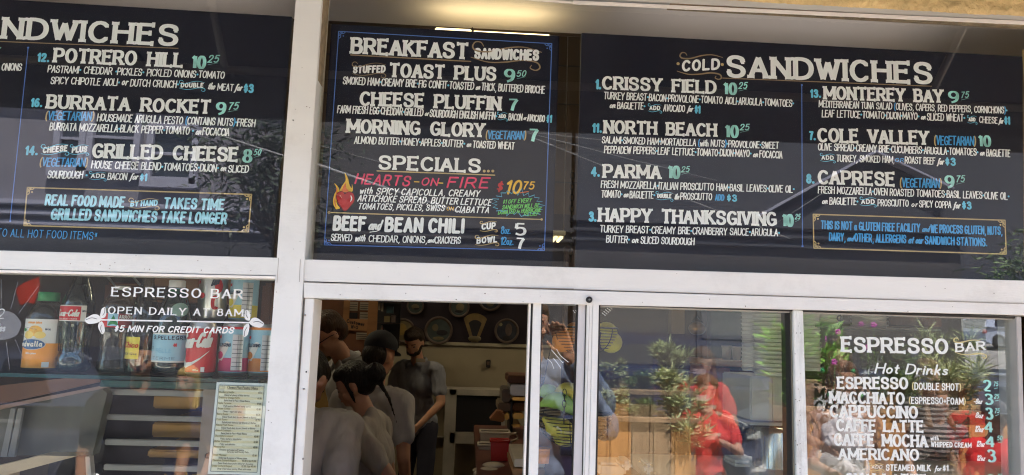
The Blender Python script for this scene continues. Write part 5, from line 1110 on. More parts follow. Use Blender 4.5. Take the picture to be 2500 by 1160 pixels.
banana('yellow green banana lying uppermost in the lower basket', W(1350, 968, y_), W(1430, 980, y_), 0, .02, .021); banana('green banana under the uppermost one, stem to the left', W(1312, 962, y_+.02), W(1375, 990, y_+.02), 0, .018, .02, mat('green_banana', (.22, .38, .05), .5, var=.15)); banana('banana reaching down to the right of the lower basket', W(1318, 990, y_-.02), W(1412, 1018, y_-.02), 0, .026, .021, mat('green_banana', (.2, .3, .05))); banana('lowest banana in the basket, deep yellow', W(1325, 1020, y_), W(1410, 1048, y_), 0, -.012, .026); banana('deep yellow banana resting on the basket bottom', W(1345, 1052, y_+.03), W(1420, 1060, y_+.03), 0, -.012, .024)
for i, (px, py, m_, lab) in enumerate(((1405, 812, org, 'orange in the middle of the upper basket behind the post'), (1480, 812, ban2, 'large yellow lemon shaped fruit at the right of the upper basket'), (1492, 836, ban2, 'yellow fruit low at the right of the upper basket'), (1375, 834, org, 'orange low in the upper basket'), (1440, 830, ban2, 'yellow fruit in the centre of the upper basket'))):
    t = thing('fruit', lab, 'fruit', W(px, py, YK), 'round fruit in the upper wire basket'); MB().ball(W(px, py, YK), (.030, .030, .028), 18).build('peel', m_, t, smooth=True); MB().ball(W(px+4, py-24, YK), .003, 6).build('stem_end', darkp, t)

# ---------------- drinks behind the left lower window
shg = glass_mat('shelf_glass_green', (.45, .62, .56), 1.5, .02); edge = mat('green_glass_edge', (.012, .055, .045), .15, var=.2, scale=30, stretch=(1, 1, 10), spec=.8)
YS = .14; zs = W(300, 911, YS).z
gs_ = thing('glass_shelf', 'thick green edged glass shelf under the drinks', 'shelf', (-1, .2, zs-.01), 'glass shelves'); MB().box(-1.6, W(655, 905, YS).x, .065, .34, zs-.0095, zs-.0015).build('shelf_plate', shg, gs_); MB().box(-1.6, W(655, 905, YS).x, .060, .0645, zs-.0095, zs-.0015).build('front_edge', edge, gs_)
gs2 = thing('glass_shelf', 'second green glass shelf set lower on the right under the cans', 'shelf', (-.6, .2, zs-.02), 'glass shelves'); MB().box(W(256, 905, .06).x, W(655, 905, YS).x, .050, .36, zs-.0245, zs-.0105).build('shelf_plate', shg, gs2); MB().box(W(256, 905, .06).x, W(655, 905, YS).x, .045, .0495, zs-.0245, zs-.0105).build('front_edge', edge, gs2)
clear = glass_mat('bottle_plastic', (.80, .84, .80), 1.6, .03, .015); clear2 = glass_mat('bottle_glass_clear', (.62, .70, .64), 1.7, .01, .008); cola = mat('cola', (.010, .007, .010), .06, var=0, spec=1.0); grn = glass_mat('bottle_glass_green', (.10, .30, .14), 1.8, .02, .015)
capg = mat('green_cap', (.015, .22, .06), .4, var=.1); wlab = mat('label_white', (.72, .70, .64), .5, var=.03); orl = mat('label_orange', (.80, .30, .02), .45, var=.06); bluel = mat('label_navy', (.02, .10, .26), .4, var=.1); redl = mat('label_red', (.55, .012, .018), .35, var=.06); pbl = mat('label_pale_blue', (.32, .55, .66), .45, var=.06); yell = mat('label_yellow', (.72, .60, .08), .45, var=.05); silv = mat('can_silver', (.60, .60, .60), .28, metal=.85, var=.1, scale=3, stretch=(8, 8, .4)); pinkl = mat('can_pink', (.50, .03, .12), .35, var=.15); orc = mat('can_orange', (.70, .22, .03), .35, var=.12); capw = mat('white_cap', (.66, .66, .64), .4); ink = mat('label_ink', (.03, .04, .07), .6)
def cyl(c, r, z0, z1, a0, a1, m_, par, nm, off=.0006):
    q = r+off; b = MB(); n = 18
    for i in range(n+1):
        an = R(a0+(a1-a0)*i/n); b.v += [(c[0]+q*math.sin(an), c[1]-q*math.cos(an), z0), (c[0]+q*math.sin(an), c[1]-q*math.cos(an), z1)]
    for i in range(n): b.f.append((2*i, 2*i+2, 2*i+3, 2*i+1))
    return b.build(nm, m_, par, smooth=True, fix=False)
def ZP(py, px=300): return W(px, py, YS-.035).z
def bot(name, label, px, prof, m_, cat='bottle', inner=None):
    x = W(px, 905, YS).x; t = thing(name, label, cat, (x, YS, zs), 'drinks on the glass shelf'); c = (x, YS, 0)
    MB().lathe([(.0001, zs+.001)]+prof, c, 40, cap=False).build('body', m_, t, smooth=True)
    if inner: MB().lathe(inner, c, 32).build('drink', cola if inner[0][0] < 0 else cola, t, smooth=True)
    return t, (x, YS)
# 1 juice
zz_ = lambda py: ZP(py, 100)
t, c = bot('juice_bottle', 'orange juice bottle with green cap and white and orange label', 101, [(.036, zs+.001), (.041, zs+.006), (.041, zz_(793)), (.0415, zz_(790)), (.041, zz_(775)), (.036, zz_(755)), (.027, zz_(741)), (.021, zz_(737)), (.021, zz_(730))], clear)
MB().lathe([(.0001, zz_(712)), (.0215, zz_(712)), (.0225, zz_(714)), (.0225, zz_(733)), (.0215, zz_(734)), (.020, zz_(734))], (c[0], c[1], 0), 28, cap=False).build('cap', capg, t, smooth=True)
cyl(c, .041, zz_(899), zz_(838), -88, 88, orl, t, 'label'); cyl(c, .041, zz_(838), zz_(779), -88, 60, wlab, t, 'label'); cyl(c, .041, zz_(838), zz_(779), 60, 88, mat('label_grey', (.3, .28, .24), .6), t, 'label')
def arcshape(c, r, pts, m_, par, nm, off=.0012):
    b = MB(); b.v = [(c[0]+(r+off)*math.sin(R(a_)), c[1]-(r+off)*math.cos(R(a_)), z) for a_, z in pts]; n = len(pts)
    cx = sum(p[0] for p in pts)/n; cz = sum(p[1] for p in pts)/n; b.v.append((c[0]+(r+off+.0008)*math.sin(R(cx)), c[1]-(r+off+.0008)*math.cos(R(cx)), cz)); b.f = [(i, (i+1) % n, n) for i in range(n)]
    return b.build(nm, m_, par, fix=False)
def oval_(a_, z, ra, rz, n=24): return [(a_+ra*math.cos(2*math.pi*i/n), z+rz*math.sin(2*math.pi*i/n)) for i in range(n)]
fruit = mat('label_fruit', (.80, .42, .06), .5, var=.2, scale=60); fruit2 = mat('label_fruit_pale', (.80, .58, .16), .5, var=.1)
arcshape(c, .041, oval_(-2, zz_(808), 22, .012), fruit, t, 'label_fruit'); arcshape(c, .041, oval_(-22, zz_(818), 17, .009), fruit2, t, 'label_fruit', .0016); arcshape(c, .041, oval_(14, zz_(818), 16, .008), fruit2, t, 'label_fruit', .0018); arcshape(c, .041, oval_(-40, zz_(806), 8, .004), capg, t, 'label_leaf', .0018)
arcshape(c, .041, oval_(-8, zz_(841), 40, .0125), wlab, t, 'label_badge', .002); arcshape(c, .041, oval_(-8, zz_(841), 38, .0115), bluel, t, 'label_badge', .0032)
cc = (c[0], c[1]); text_round('odwalla', cc, .0452, -40, 24, zz_(846), .0125, wlab, t, 'small'); text_round('orange juice', cc, .0420, -28, 16, zz_(790), .006, orl, t, 'small'); text_round('100% juice'.replace('%', 'o'), cc, .042, -26, 8, zz_(865), .0045, wlab, t, 'small'); cyl(c, .0416, zz_(897), zz_(884), 26, 46, wlab, t, 'label'); cyl(c, .0418, zz_(817), zz_(798), 24, 44, wlab, t, 'label'); text_round('100 CAL', cc, .0424, 26, 42, zz_(806), .004, ink, t, 'small')
# 2 cola glass bottle
t, c = bot('cola_bottle', 'dark glass cola bottle with red label, second from the left', 177, [(.030, zs+.001), (.037, zs+.01), (.038, ZP(880)), (.033, ZP(868)), (.031, ZP(850)), (.034, ZP(820)), (.0365, ZP(795)), (.0365, ZP(750)), (.034, ZP(735)), (.025, ZP(705)), (.018, ZP(685)), (.015, ZP(655))], clear2)
MB().lathe([(.028, zs+.004), (.0355, zs+.012), (.0365, ZP(880)), (.0315, ZP(868)), (.0295, ZP(850)), (.0325, ZP(820)), (.035, ZP(795)), (.035, ZP(750)), (.0325, ZP(735)), (.0235, ZP(705)), (.018, ZP(696))], (c[0], c[1], 0), 36).build('drink', cola, t, smooth=True)
for k in range(12): a_ = R(-80+k*14.5); MB().tube([(c[0]+.0325*math.sin(a_), c[1]-.0325*math.cos(a_), ZP(862)), (c[0]+.034*math.sin(a_), c[1]-.034*math.cos(a_), ZP(835)), (c[0]+.0368*math.sin(a_), c[1]-.0368*math.cos(a_), ZP(800))], .0012, 5).build('flute', clear2, t, smooth=True)
cyl(c, .0368, ZP(788), ZP(749), -60, 52, wlab, t, 'label'); cyl(c, .0372, ZP(785.5), ZP(751.5), -57, 34, redl, t, 'label', .001); text_round('Coca-Cola', c, .0385, -54, 28, ZP(776), .0155, wlab, t, 'script'); text_round('SAME GREAT TASTE', c, .0385, -46, 24, ZP(784), .0028, wlab, t, 'small'); text_round('INFO', c, .0385, 38, 50, ZP(765), .004, ink, t, 'small')
MB().lathe([(.0155, ZP(656)), (.0165, ZP(654)), (.0165, ZP(648)), (.0001, ZP(646))], (c[0], c[1], 0), 24, cap=False).build('crown_cap', redl, t)
# 3 water
t, c = bot('water_bottle', 'clear ribbed water bottle with a red white and blue label', 280, [(.034, zs+.001), (.041, zs+.01)]+[(.040+(.0012 if i % 2 else -.0012)-.004*math.sin(math.pi*min(1, i/9)), ZP(895-i*9)) for i in range(10)]+[(.040, ZP(800)), (.040, ZP(760)), (.041, ZP(752)), (.036, ZP(735)), (.025, ZP(718)), (.016, ZP(708)), (.0155, ZP(700))], clear)
MB().lathe([(.0162, ZP(706)), (.0165, ZP(697)), (.0001, ZP(696))], (c[0], c[1], 0), 24, cap=False).build('cap', capw, t, smooth=True)
cyl(c, .0405, ZP(800), ZP(766), -80, 80, redl, t, 'label'); cyl(c, .0408, ZP(798), ZP(768), -70, -48, wlab, t, 'label'); cyl(c, .0408, ZP(797), ZP(766), -12, 20, pbl, t, 'label'); arcshape(c, .041, [(-10, ZP(795)), (6, ZP(770)), (22, ZP(795))], capg, t, 'label_mountain'); cyl(c, .0408, ZP(798), ZP(766), 22, 78, mat('label_maroon', (.20, .02, .03), .5), t, 'label'); text_round('ARROW', c, .042, 22, 62, ZP(778), .0075, wlab, t, 'small')
# 4 mineral water glass bottle
t, c = bot('mineral_water_bottle', 'pale glass mineral water bottle with yellow label, between the water and the green bottle', 342, [(.031, zs+.001), (.034, zs+.008), (.0345, ZP(800)), (.034, ZP(770)), (.026, ZP(740)), (.017, ZP(705)), (.0135, ZP(680)), (.013, ZP(655))], clear2)
MB().lathe([(.0138, ZP(660)), (.0155, ZP(656)), (.0155, ZP(650)), (.0001, ZP(648))], (c[0], c[1], 0), 20, cap=False).build('crown_cap', yell, t)
cyl(c, .0345, ZP(876), ZP(822), -75, 12, yell, t, 'label'); text_round('Chico', c, .0355, -58, 8, ZP(848), .013, redl, t, 'script'); text_round('MEX 12oz', c, .0355, -58, 6, ZP(866), .005, ink, t, 'small')
# 5 green sparkling
t, c = bot('sparkling_water_bottle', 'green sparkling water bottle with pale blue label and white cap', 415, [(.034, zs+.001), (.0405, zs+.012), (.0415, ZP(890)), (.0415, ZP(800)), (.039, ZP(770)), (.030, ZP(735)), (.020, ZP(705)), (.0165, ZP(698))], grn)
MB().lathe([(.036, zs+.01), (.038, ZP(890)), (.038, ZP(800)), (.034, ZP(770)), (.02, ZP(735))], (c[0], c[1], 0), 28).build('dark_green_core', mat('green_glass_depth', (.01, .035, .018), .2), t, smooth=True)  # opaque dark green core inside the bottle
cyl(c, .0170, ZP(712), ZP(696), -89, 89, pbl, t, 'neck_label'); MB().lathe([(.0165, ZP(698)), (.0185, ZP(696)), (.0185, ZP(680)), (.0165, ZP(678)), (.0001, ZP(678))], (c[0], c[1], 0), 24, cap=False).build('cap', capw, t, smooth=True); MB().lathe([(.0178, ZP(699)), (.0178, ZP(695))], (c[0], c[1], 0), 24, cap=False).build('cap_ring', ink, t)
cyl(c, .0418, ZP(882), ZP(810), -85, 85, wlab, t, 'label'); cyl(c, .0421, ZP(878), ZP(814), -80, 84, pbl, t, 'label', .001); text_round('S.PELLEGRINO', c, .0436, -42, 78, ZP(826), .0085, ink, t, 'small'); text_round('PELLE', c, .0436, -28, 20, ZP(858), .009, mat('label_mid_blue', (.16, .42, .62), .5), t, 'thin'); text_round('TERME', c, .0436, -40, 30, ZP(875), .006, ink, t, 'thin'); text_round('*', c, .0436, 22, 36, ZP(848), .013, redl, t, 'bold'); text_round('ESTD', c, .0436, -70, -40, ZP(850), .006, ink, t, 'thin')
arcshape(c, .0375, oval_(38, ZP(752), 30, .016), mat('label_green_silver', (.25, .40, .34), .4), t, 'shoulder_label', .001); 
# cans
def can(label, px, pyb, pyt, base_m, y=YS, cat='can', z0=None):
    x = W(px, 905, y).x; z0 = zs+.001 if z0 is None else z0; z1 = z0+.122; t = thing('drink_can', label, cat, (x, y, z0), 'drinks on the glass shelf'); c = (x, y, 0); r = .033
    MB().lathe([(.0001, z0+.004), (.022, z0), (.0265, z0), (r, z0+.010), (r, z1-.014)], c, 40, cap=False).build('body', base_m, t, smooth=True); MB().lathe([(r, z1-.0139), (.0275, z1-.003), (.0270, z1), (.0255, z1), (.025, z1-.004), (.0001, z1-.004)], c, 40, cap=False).build('lid', silv, t, smooth=True)
    MB().box(x-.008, x+.008, y-.018, y+.006, z1-.0038, z1-.002).build('ring_pull', silv, t); MB().lathe([(.0225, z0-.0001), (.0272, z0), (.0325, z0+.0085)], c, 40, cap=False).build('base_rim', silv, t, smooth=True)
    return t, (x, y), z0
t, c, z0 = can('red cola can with white script, right of the green bottle', 488, 915, 788, redl, YS-.03); text_round('Coca-Cola', c, .0345, -78, 52, z0+.062, .034, wlab, t, 'script', rise=.06); P_ = [(-70, z0+.036), (-40, z0+.030), (-10, z0+.034), (20, z0+.047), (55, z0+.060), (20, z0+.041), (-10, z0+.026), (-40, z0+.019), (-70, z0+.022)]
b = MB(); n = len(P_)
up_ = [(-72, .037), (-45, .030), (-15, .032), (15, .042), (48, .058)]; dn_ = [(-72, .020), (-45, .018), (-15, .025), (15, .038), (48, .057)]
for (a_, h1), (_, h2) in zip(up_, dn_): b.v += [(c[0]+.0345*math.sin(R(a_)), c[1]-.0345*math.cos(R(a_)), z0+h1), (c[0]+.0345*math.sin(R(a_)), c[1]-.0345*math.cos(R(a_)), z0+h2)]
for i in range(4): b.f.append((2*i, 2*i+1, 2*i+3, 2*i+2))
b.build('white_wave', wlab, t, fix=False); text_round('12 FL oz', c, .0345, -8, 12, z0+.012, .004, wlab, t, 'small'); cyl(c, .0336, z0+.010, z0+.021, 20, 34, wlab, t, 'label')
t, c, z0 = can('silver diet cola can stacked behind the red can', 505, 783, 660, silv, YS+.05, z0=zs+.125); text_round('Diet', c, .0345, 8, 40, z0+.085, .022, ink, t, 'script', rise=.3); text_round('C', c, .0345, 12, 44, z0+.030, .034, redl, t, 'price'); text_round('ke', c, .0345, -58, -38, z0+.090, .012, redl, t, 'small'); arcshape(c, .0335, oval_(-25, z0+.062, 12, .007), redl, t, 'label_spot'); arcshape(c, .0335, oval_(40, z0+.085, 16, .016), redl, t, 'label_spot')
def fizz(label, px, y, z0, topm, lowm, nm):
    t, c, z0 = can(label, px, 0, 0, pbl, y, z0=z0); cyl(c, .0333, z0+.108, z0+.120*.95, -89, 89, topm, t, 'label'); cyl(c, .0333, z0+.011, z0+.042, -89, 89, lowm, t, 'label'); arcshape(c, .0333, [(-85, z0+.042), (-85, z0+.068), (-50, z0+.066), (-15, z0+.08), (-2, z0+.078), (-8, z0+.062), (-30, z0+.036), (-60, z0+.03)], wlab, t, 'label_field', .0014)
    cyl(c, .0334, z0+.014, z0+.096, 8, 50, silv, t, 'nutrition_panel', .0012)
    for k in range(7): cyl(c, .0336, z0+.022+k*.010, z0+.0232+k*.010, 10, 48, ink, t, 'printed_rule', .0014)
    cyl(c, .0336, z0+.016, z0+.094, 28, 29, ink, t, 'printed_rule', .0014)
    text_round(nm, c, .0352, -70, 4, z0+.068, .0075, ink, t, 'small'); text_round('*', c, .0352, -52, -36, z0+.082, .012, redl, t, 'bold'); arcshape(c, .0334, oval_(-42, z0+.048, 16, .009), lowm, t, 'label_fruit', .002)
    return t
fizz('pink and blue fruit soda can right of the red can', 568, YS, zs+.001, redl, pinkl, 'S.PELLEGRINO'); fizz('orange and blue fruit soda can at the right end of the shelf', 639, YS+.02, zs+.001, orc, orc, 'S.PELLEGRINO'); fizz('yellow and blue lemon soda can stacked on the pink one', 583, YS+.05, zs+.125, yell, yell, 'S.PELLEGRINO')
us = thing('small_riser', 'clear riser carrying the upper row of cans', 'riser', (W(545, 905, YS).x, YS+.06, zs+.12)); MB().box(W(462, 800, YS+.05).x, W(622, 800, YS+.05).x, YS+.012, YS+.095, zs+.1205, zs+.1245).build('plate', shg, us); 
for x in (463, 618): a_ = W(x, 850, YS+.05).x; MB().box(a_, a_+.003, YS+.012, YS+.095, zs, zs+.120).build('leg', shg, us)
# pastry menu taped inside the glass
YM = .012
pm = thing('pastry_menu', 'framed pastry price list with yellow stripes taped inside the left window', 'menu sheet', W(580, 1045, YM))
def q4(u_, v_): 
    tl, tr, br, bl = (529, 933), (653, 936.5), (634, 1160), (507, 1157); t0 = (tl[0]+(tr[0]-tl[0])*u_, tl[1]+(tr[1]-tl[1])*u_); b0 = (bl[0]+(br[0]-bl[0])*u_, bl[1]+(br[1]-bl[1])*u_); return (t0[0]+(b0[0]-t0[0])*v_, t0[1]+(b0[1]-t0[1])*v_)
cs_ = [W(*q4(u_, v_), YM) for u_, v_ in ((0, 1), (1, 1), (1, 0), (0, 0))]; MB().hexa(cs_+[p+Vector((0, .0015, 0)) for p in cs_]).build('sheet', mat('menu_paper', (.66, .70, .66), .6, var=.02), pm)
pyl = mat('menu_stripe', (.66, .60, .38), .7, var=.03); pcream = mat('menu_cream', (.70, .68, .52), .7, var=.02); mink = mat('menu_ink', (.12, .11, .06), .7); mgrn = mat('menu_border', (.03, .07, .06), .6)
shape([q4(.06, .035), q4(.94, .035), q4(.94, .965), q4(.06, .965)], pcream, pm, YM, 'print_area')
for a_, b_ in (((.055, .03), (.945, .03)), ((.945, .03), (.945, .97)), ((.945, .97), (.055, .97)), ((.055, .97), (.055, .03))): line([q4(*a_), q4(*b_)], 1.1, mgrn, pm, YM-.001, 'print_border')
rows = [('Blueberry Muffin', '$1.50', "Baked w/ plenty of blue berries"), ('Cranberry Orange Muffin', '$1.50', "Baked fresh by Pan-o-Rama Bakery"), ('Apple Turnover', '$2.00', 'Puff pastry filled w/ tasty apples'), ('Ginger Cookie', '$2.00', 'Chewy - sugar and spice'), ('Berry Scone', '$2.75', 'Baked fresh daily by our friends at Batter'), ('Fruit Scone', '$2.75', 'Baked fresh daily by our friends at Batter'), ('Almond Fruit Scone', '$2.75', 'Baked fresh daily by our friends at Batter'), ('Almond Croissant', '$3.00', 'Baked fresh by Pan-o-Rama Bakery'), ('Chocolate Croissant', '$3.00', 'Flaky, buttery, chocolatey'), ('Butter Croissant', '$2.50', 'Flaky and delicious'), ('Morning Bun', '$2.50', 'Cinnamon and yummy puff pastry'), None, ('Sweet Monsieur', '$5.00', 'Smoky ham & gruyere w/ Mornay sauce'), ('Chocolate Custard Beignet', '$2.00 3 for $5.00', 'Deep-fried choux pastry filled w/ chocolate'), ('Creme Custard Beignet', '$2.00 3 for $5.00', 'Deep-fried choux pastry filled with cream')]
shape([q4(.07, .038), q4(.93, .038), q4(.93, .075), q4(.07, .075)], pyl, pm, YM-.001, 'print_stripe')
def ptxt(s_, u0, u1, v_, h_, m_=mink): a_, b_ = q4(u0, v_), q4(u1, v_); text(s_, *a_, *b_, h_, m_, pm, YM-.0018, 'note', 'print_lettering')
ptxt('Cheese Plus Pastry Menu', .22, .82, .067, 6.5); line([q4(.22, .073), q4(.82, .073)], .7, mink, pm, YM-.002, 'print_rule')
v_ = .115
for rw in rows:
    if rw is None:
        ptxt('Saturday and Sunday Only', .33, .75, v_-.006, 4); v_ += .029; continue
    shape([q4(.07, v_-.018), q4(.93, v_-.018), q4(.93, v_+.006), q4(.07, v_+.006)], pyl, pm, YM-.001, 'print_stripe')
    ptxt(rw[0], .07, .07+.0175*len(rw[0])+.02, v_, 4.6, mat('menu_ink_olive', (.22, .20, .08), .7)); ptxt(rw[1], .91-.016*len(rw[1]), .91, v_, 4.6); n_ = len(rw[2]); ptxt(rw[2], .18, .18+.0158*n_, v_+.031, 4.2); v_ += .0595
for u_ in (.08, .86): shape([q4(u_, .01), q4(u_+.09, .01), q4(u_+.09, .11), q4(u_, .11)], mat('sticky_tape', (.55, .58, .50), .3, alpha=.3), pm, YM-.003, 'tape')
# pastry case below the shelf
steel2 = mat('case_rail_steel', (.24, .25, .245), .4, metal=.3, var=.08, stretch=(1, 1, 14)); must = mat('mustard_tray', (.34, .20, .05), .6, var=.15, scale=3); dkb = mat('case_back_navy', (.018, .018, .03), .6, var=.2)
pc = thing('pastry_rack', 'steel railed pastry rack with mustard trays below the glass shelf', 'rack', W(400, 1100, .45)); YR = .45
for i, (y0, y1) in enumerate(((950, 970), (1012, 1031), (1072, 1092), (1134, 1153), (1196, 1214))): wbox(262-i*3, y0, 502-i*3, y1, YR, YR+.015, 'rail', steel2, pc, .002)
for (a0, b0, a1, b1) in ((372, 1032, 500, 1070), (375, 965, 480, 1000), (360, 1098, 500, 1120)): wbox(a0, b0, a1, b1, YR+.05, YR+.35, 'tray', must, pc, .004)
wbox(140, 925, 505, 1300, YR+.40, YR+.42, 'back_panel', dkb, pc); wbox(498, 930, 524, 1300, YR-.02, YR+.40, 'upright', mat('warm_grey_post', (.30, .26, .23), .6, var=.08), pc)
wbox(500, 1108, 512, 1120, YR-.045, YR-.021, 'catch', darkp, pc)
gc = thing('case_panel', 'grey green slanted case panel at the left below the shelf', 'case', W(100, 1050, .4)); gpm = mat('grey_green_panel', (.11, .115, .10), .5, var=.2, scale=3, stretch=(4, 4, .6))
q = [W(-60, 1010, .42), W(10, 985, .42), W(250, 950, .42), W(262, 960, .42), W(225, 1112, .42), W(-60, 1112, .42)]
MB().prism([(v.x, v.z) for v in q], .42, .46).build('panel', gpm, gc); q = [W(-60, 1002, .40), W(270, 938, .40), W(284, 942, .40), W(0, 1000, .40), W(-60, 1014, .40)]
MB().prism([(v.x, v.z) for v in q], .38, .419).build('edge_strip', mat('pinkish_strip', (.36, .26, .22), .6), gc); q = [W(-60, 942, .40), W(-5, 945, .40), W(30, 938, .40), W(170, 922, .40), W(262, 918, .40), W(262, 930, .40), W(120, 962, .40), W(-60, 1000, .40)]
MB().prism([(v.x, v.z) for v in q], .36, .379).build('wood_rail', mat('brown_case_rail', (.17, .075, .035), .45, var=.2), gc)
for x_ in (16, 34): q = [W(x_-4, 1000, .36), W(x_+8, 1000, .36), W(x_-14, 1120, .36), W(x_-30, 1120, .36)]; MB().prism([(v.x, v.z) for v in q], .385, .395).build('pale_slat', mat('pale_slat', (.26, .27, .27), .5), gc)
wt = thing('wood_ledge', 'pale wooden ledge across the bottom left corner', 'ledge', W(90, 1130, .3)); q = [W(-60, 1150, .3), W(108, 1109, .3), W(196, 1111, .3), W(25, 1157, .3), W(22, 1300, .3), W(-60, 1300, .3)]
MB().prism([(v.x, v.z) for v in q], .28, .34).build('ledge_board', mat('pale_pine', (.46, .36, .22), .6, var=.1, stretch=(1, 8, 8)), wt); q = [W(218, 1112, .3), W(229, 1112, .3), W(245, 1300, .3), W(226, 1300, .3)]; MB().prism([(v.x, v.z) for v in q], .28, .30).build('leg', mat('pale_leg', (.34, .32, .28), .6), wt)
ib = thing('inner_partition', 'dark brown partition behind the drinks', 'partition', W(300, 800, 1.2)); wbox(-260, 560, 712, 925, 1.2, 1.25, 'panel', mat('dark_brown_panel', (.055, .035, .025), .7, var=.25, scale=3), ib)
for (a0, b0, a1, b1, mm) in ((255, 688, 345, 760, wooddk), (262, 692, 340, 705, wood), (352, 660, 560, 742, wood), (362, 690, 460, 735, wooddk), (640, 690, 655, 905, wooddk)): wbox(a0, b0, a1, b1, 1.0, 1.19, 'crate', mm, ib, .01)
for x in (258, 320): MB().tube([W(x, 670, .99), W(x+25, 700, .99)], .004, 5).build('brace', steel2, ib)

# ---------------- shelving and cups behind the right windows
sb = thing('service_shelving', 'dark wood shelving behind the right windows', 'shelving', W(1750, 1000, 1.5)); dwood = mat('dark_shelf_wood', (.07, .038, .022), .6, var=.25, scale=2, stretch=(1, 1, 6)); lwood = mat('mid_shelf_wood', (.26, .14, .07), .55, var=.2, scale=2, stretch=(1, 1, 8))
wbox(1380, 600, 2640, 1500, 1.6, 1.65, 'back_panel', dwood, sb); wbox(1640, 700, 1672, 816, 1.50, 1.56, 'tan_panel', mat('tan_panel', (.30, .20, .10), .6, var=.1), sb)
wbox(1735, 700, 1822, 905, 1.40, 1.45, 'street_reflection', mat('street_reflection_green', (.10, .14, .10), .6, var=.2, scale=4), sb); wbox(1752, 880, 1834, 897, .95, 1.30, 'top_shelf', lwood, sb); wbox(1752, 898, 1786, 1500, .96, 1.30, 'upright', lwood, sb); wbox(1450, 905, 1735, 912, 1.2, 1.5, 'shelf_board', dwood, sb)  # grey-green sheet coloured to imitate the street mirrored in the glass
mo = thing('till_screen', 'black flat screen standing beside the white box', 'screen', W(1808, 1000, .8)); wbox(1786, 916, 1833, 1058, .80, .84, 'screen', darkp, mo, .004); wbox(1804, 1059, 1816, 1110, .81, .83, 'stand', darkp, mo)
wb = thing('white_box', 'tall white box with two taped panels below the cup stacks', 'box', W(1880, 980, .55)); wbx = mat('white_card', (.52, .52, .49), .6, var=.04); wbox(1831, 918, 1938, 1029, .55, .80, 'box_body', wbx, wb, .004); wbox(1831, 1031, 1938, 1041, .545, .80, 'base_strip', wbx, wb, .003); wbox(1885, 918, 1886.5, 1029, .547, .549, 'seam', seam, wb, 0)
me_ = thing('metal_canister', 'shiny metal canister below the white box', 'canister', W(1900, 1110, .6)); c = W(1900, 1110, .62); MB().lathe([(.062, W(1900, 1400, .62).z), (.062, W(1900, 1056, .62).z), (.055, W(1900, 1048, .62).z), (.0001, W(1900, 1046, .62).z)], (c.x, .66, 0), 32, cap=False).build('body', mat('polished_steel', (.62, .58, .48), .15, metal=1.0), me_, smooth=True); MB().ball((c.x, .66, W(1900, 1044, .62).z), .01, 10).build('lid_knob', darkp, me_, smooth=True)
lid = mat('cup_lid_white', (.60, .58, .52), .4, var=.05)
LM = {}
def stack(label, px, py0, py1, r, y, pitch=.0115):
    x = W(px, 800, y).x; z0, z1 = W(px, py1, y).z, W(px, py0, y).z; t = thing('cup_stack', label, 'stack of cups', (x, y, z0), 'stacks of paper cups behind the right windows')
    if r not in LM:
        me = MB().lathe([(r*.90, 0), (r*.93, pitch*.62), (r, pitch*.66), (r*1.015, pitch*.8), (r, pitch*.94), (r*.9, pitch*.96)], (0, 0, 0), 32, cap=False).mesh('cup'); me.materials.append(lid)
        for p_ in me.polygons: p_.use_smooth = True
        LM[r] = me
    n = int((z1-z0)/pitch)
    for i in range(n): o = link('cup', LM[r], t); o.location = (x+random.uniform(-.0006, .0006), y, z0+i*pitch)
stack('narrow stack of white cups left of the widest one', 1832, 690, 905, .026, .48); stack('widest stack of white cups left of the worn bar', 1884, 690, 916, .053, .42); stack('stack of white cups just right of the worn bar', 1976, 690, 905, .030, .40); stack('short stack of white cups beside the bronze hook', 2020, 690, 797, .040, .42); stack('short stack of white cups right of the bronze hook', 2122, 690, 802, .050, .44)
stack('dark brown shadowed stack at the end of the cup row', 2230, 700, 800, .050, .60) if False else None
ts = thing('cup_shelf', 'shelf carrying the short cup stacks over the espresso lettering', 'shelf', W(2100, 803, .45)); wbox(1993, 799, 2300, 804, .36, .60, 'shelf_board', mat('grey_shelf', (.12, .115, .10), .5), ts); wbox(2172, 770, 2300, 798, .42, .55, 'brown_bin', wooddk, ts)
hk = thing('bronze_hook', 'curled dark bronze hook hanging by the cup stacks', 'hook', W(2050, 775, .3)); c = W(2050, 778, .30)
MB().tube([c+Vector((.008*math.cos(R(a_))*(1-a_/900), 0, .009*math.sin(R(a_))*(1-a_/900))) for a_ in range(-90, 420, 30)], .0022, 6).build('curl', chm, hk, smooth=True); MB().tube([c+Vector((0, 0, -.009)), c+Vector((-.003, 0, -.016)), c+Vector((.004, 0, -.028))], .002, 6).build('tail', chm, hk)
for i, (px, py, lab) in enumerate(((1774, 866, 'small white cup left on the wooden top shelf'), (1798, 868, 'small white cup right on the wooden top shelf'))):
    c = W(px, py+13, 1.1); t = thing('paper_cup', lab, 'cup', c, 'paper cups on the wooden shelf'); MB().lathe([(.0001, .001), (.013, .001), (.018, .05), (.0165, .05)], c, 20, cap=False).build('cup_wall', lid, t, smooth=True); MB().lathe([(.0185, .047), (.0190, .050), (.0185, .053)], c, 20, cap=False).build('cup_rim', lid, t)
bl = thing('copper_kettle', 'round copper kettle half lit on the dark shelf', 'kettle', W(1700, 800, 1.3)); c = W(1702, 802, 1.35); cop = mat('copper', (.40, .22, .08), .3, metal=.8); MB().ball(c, (.035, .035, .028), 20).build('body', cop, bl, smooth=True); MB().tube([c+Vector((-.02, 0, .025)), c+Vector((0, 0, .05)), c+Vector((.02, 0, .025))], .004, 8).build('handle', darkp, bl)
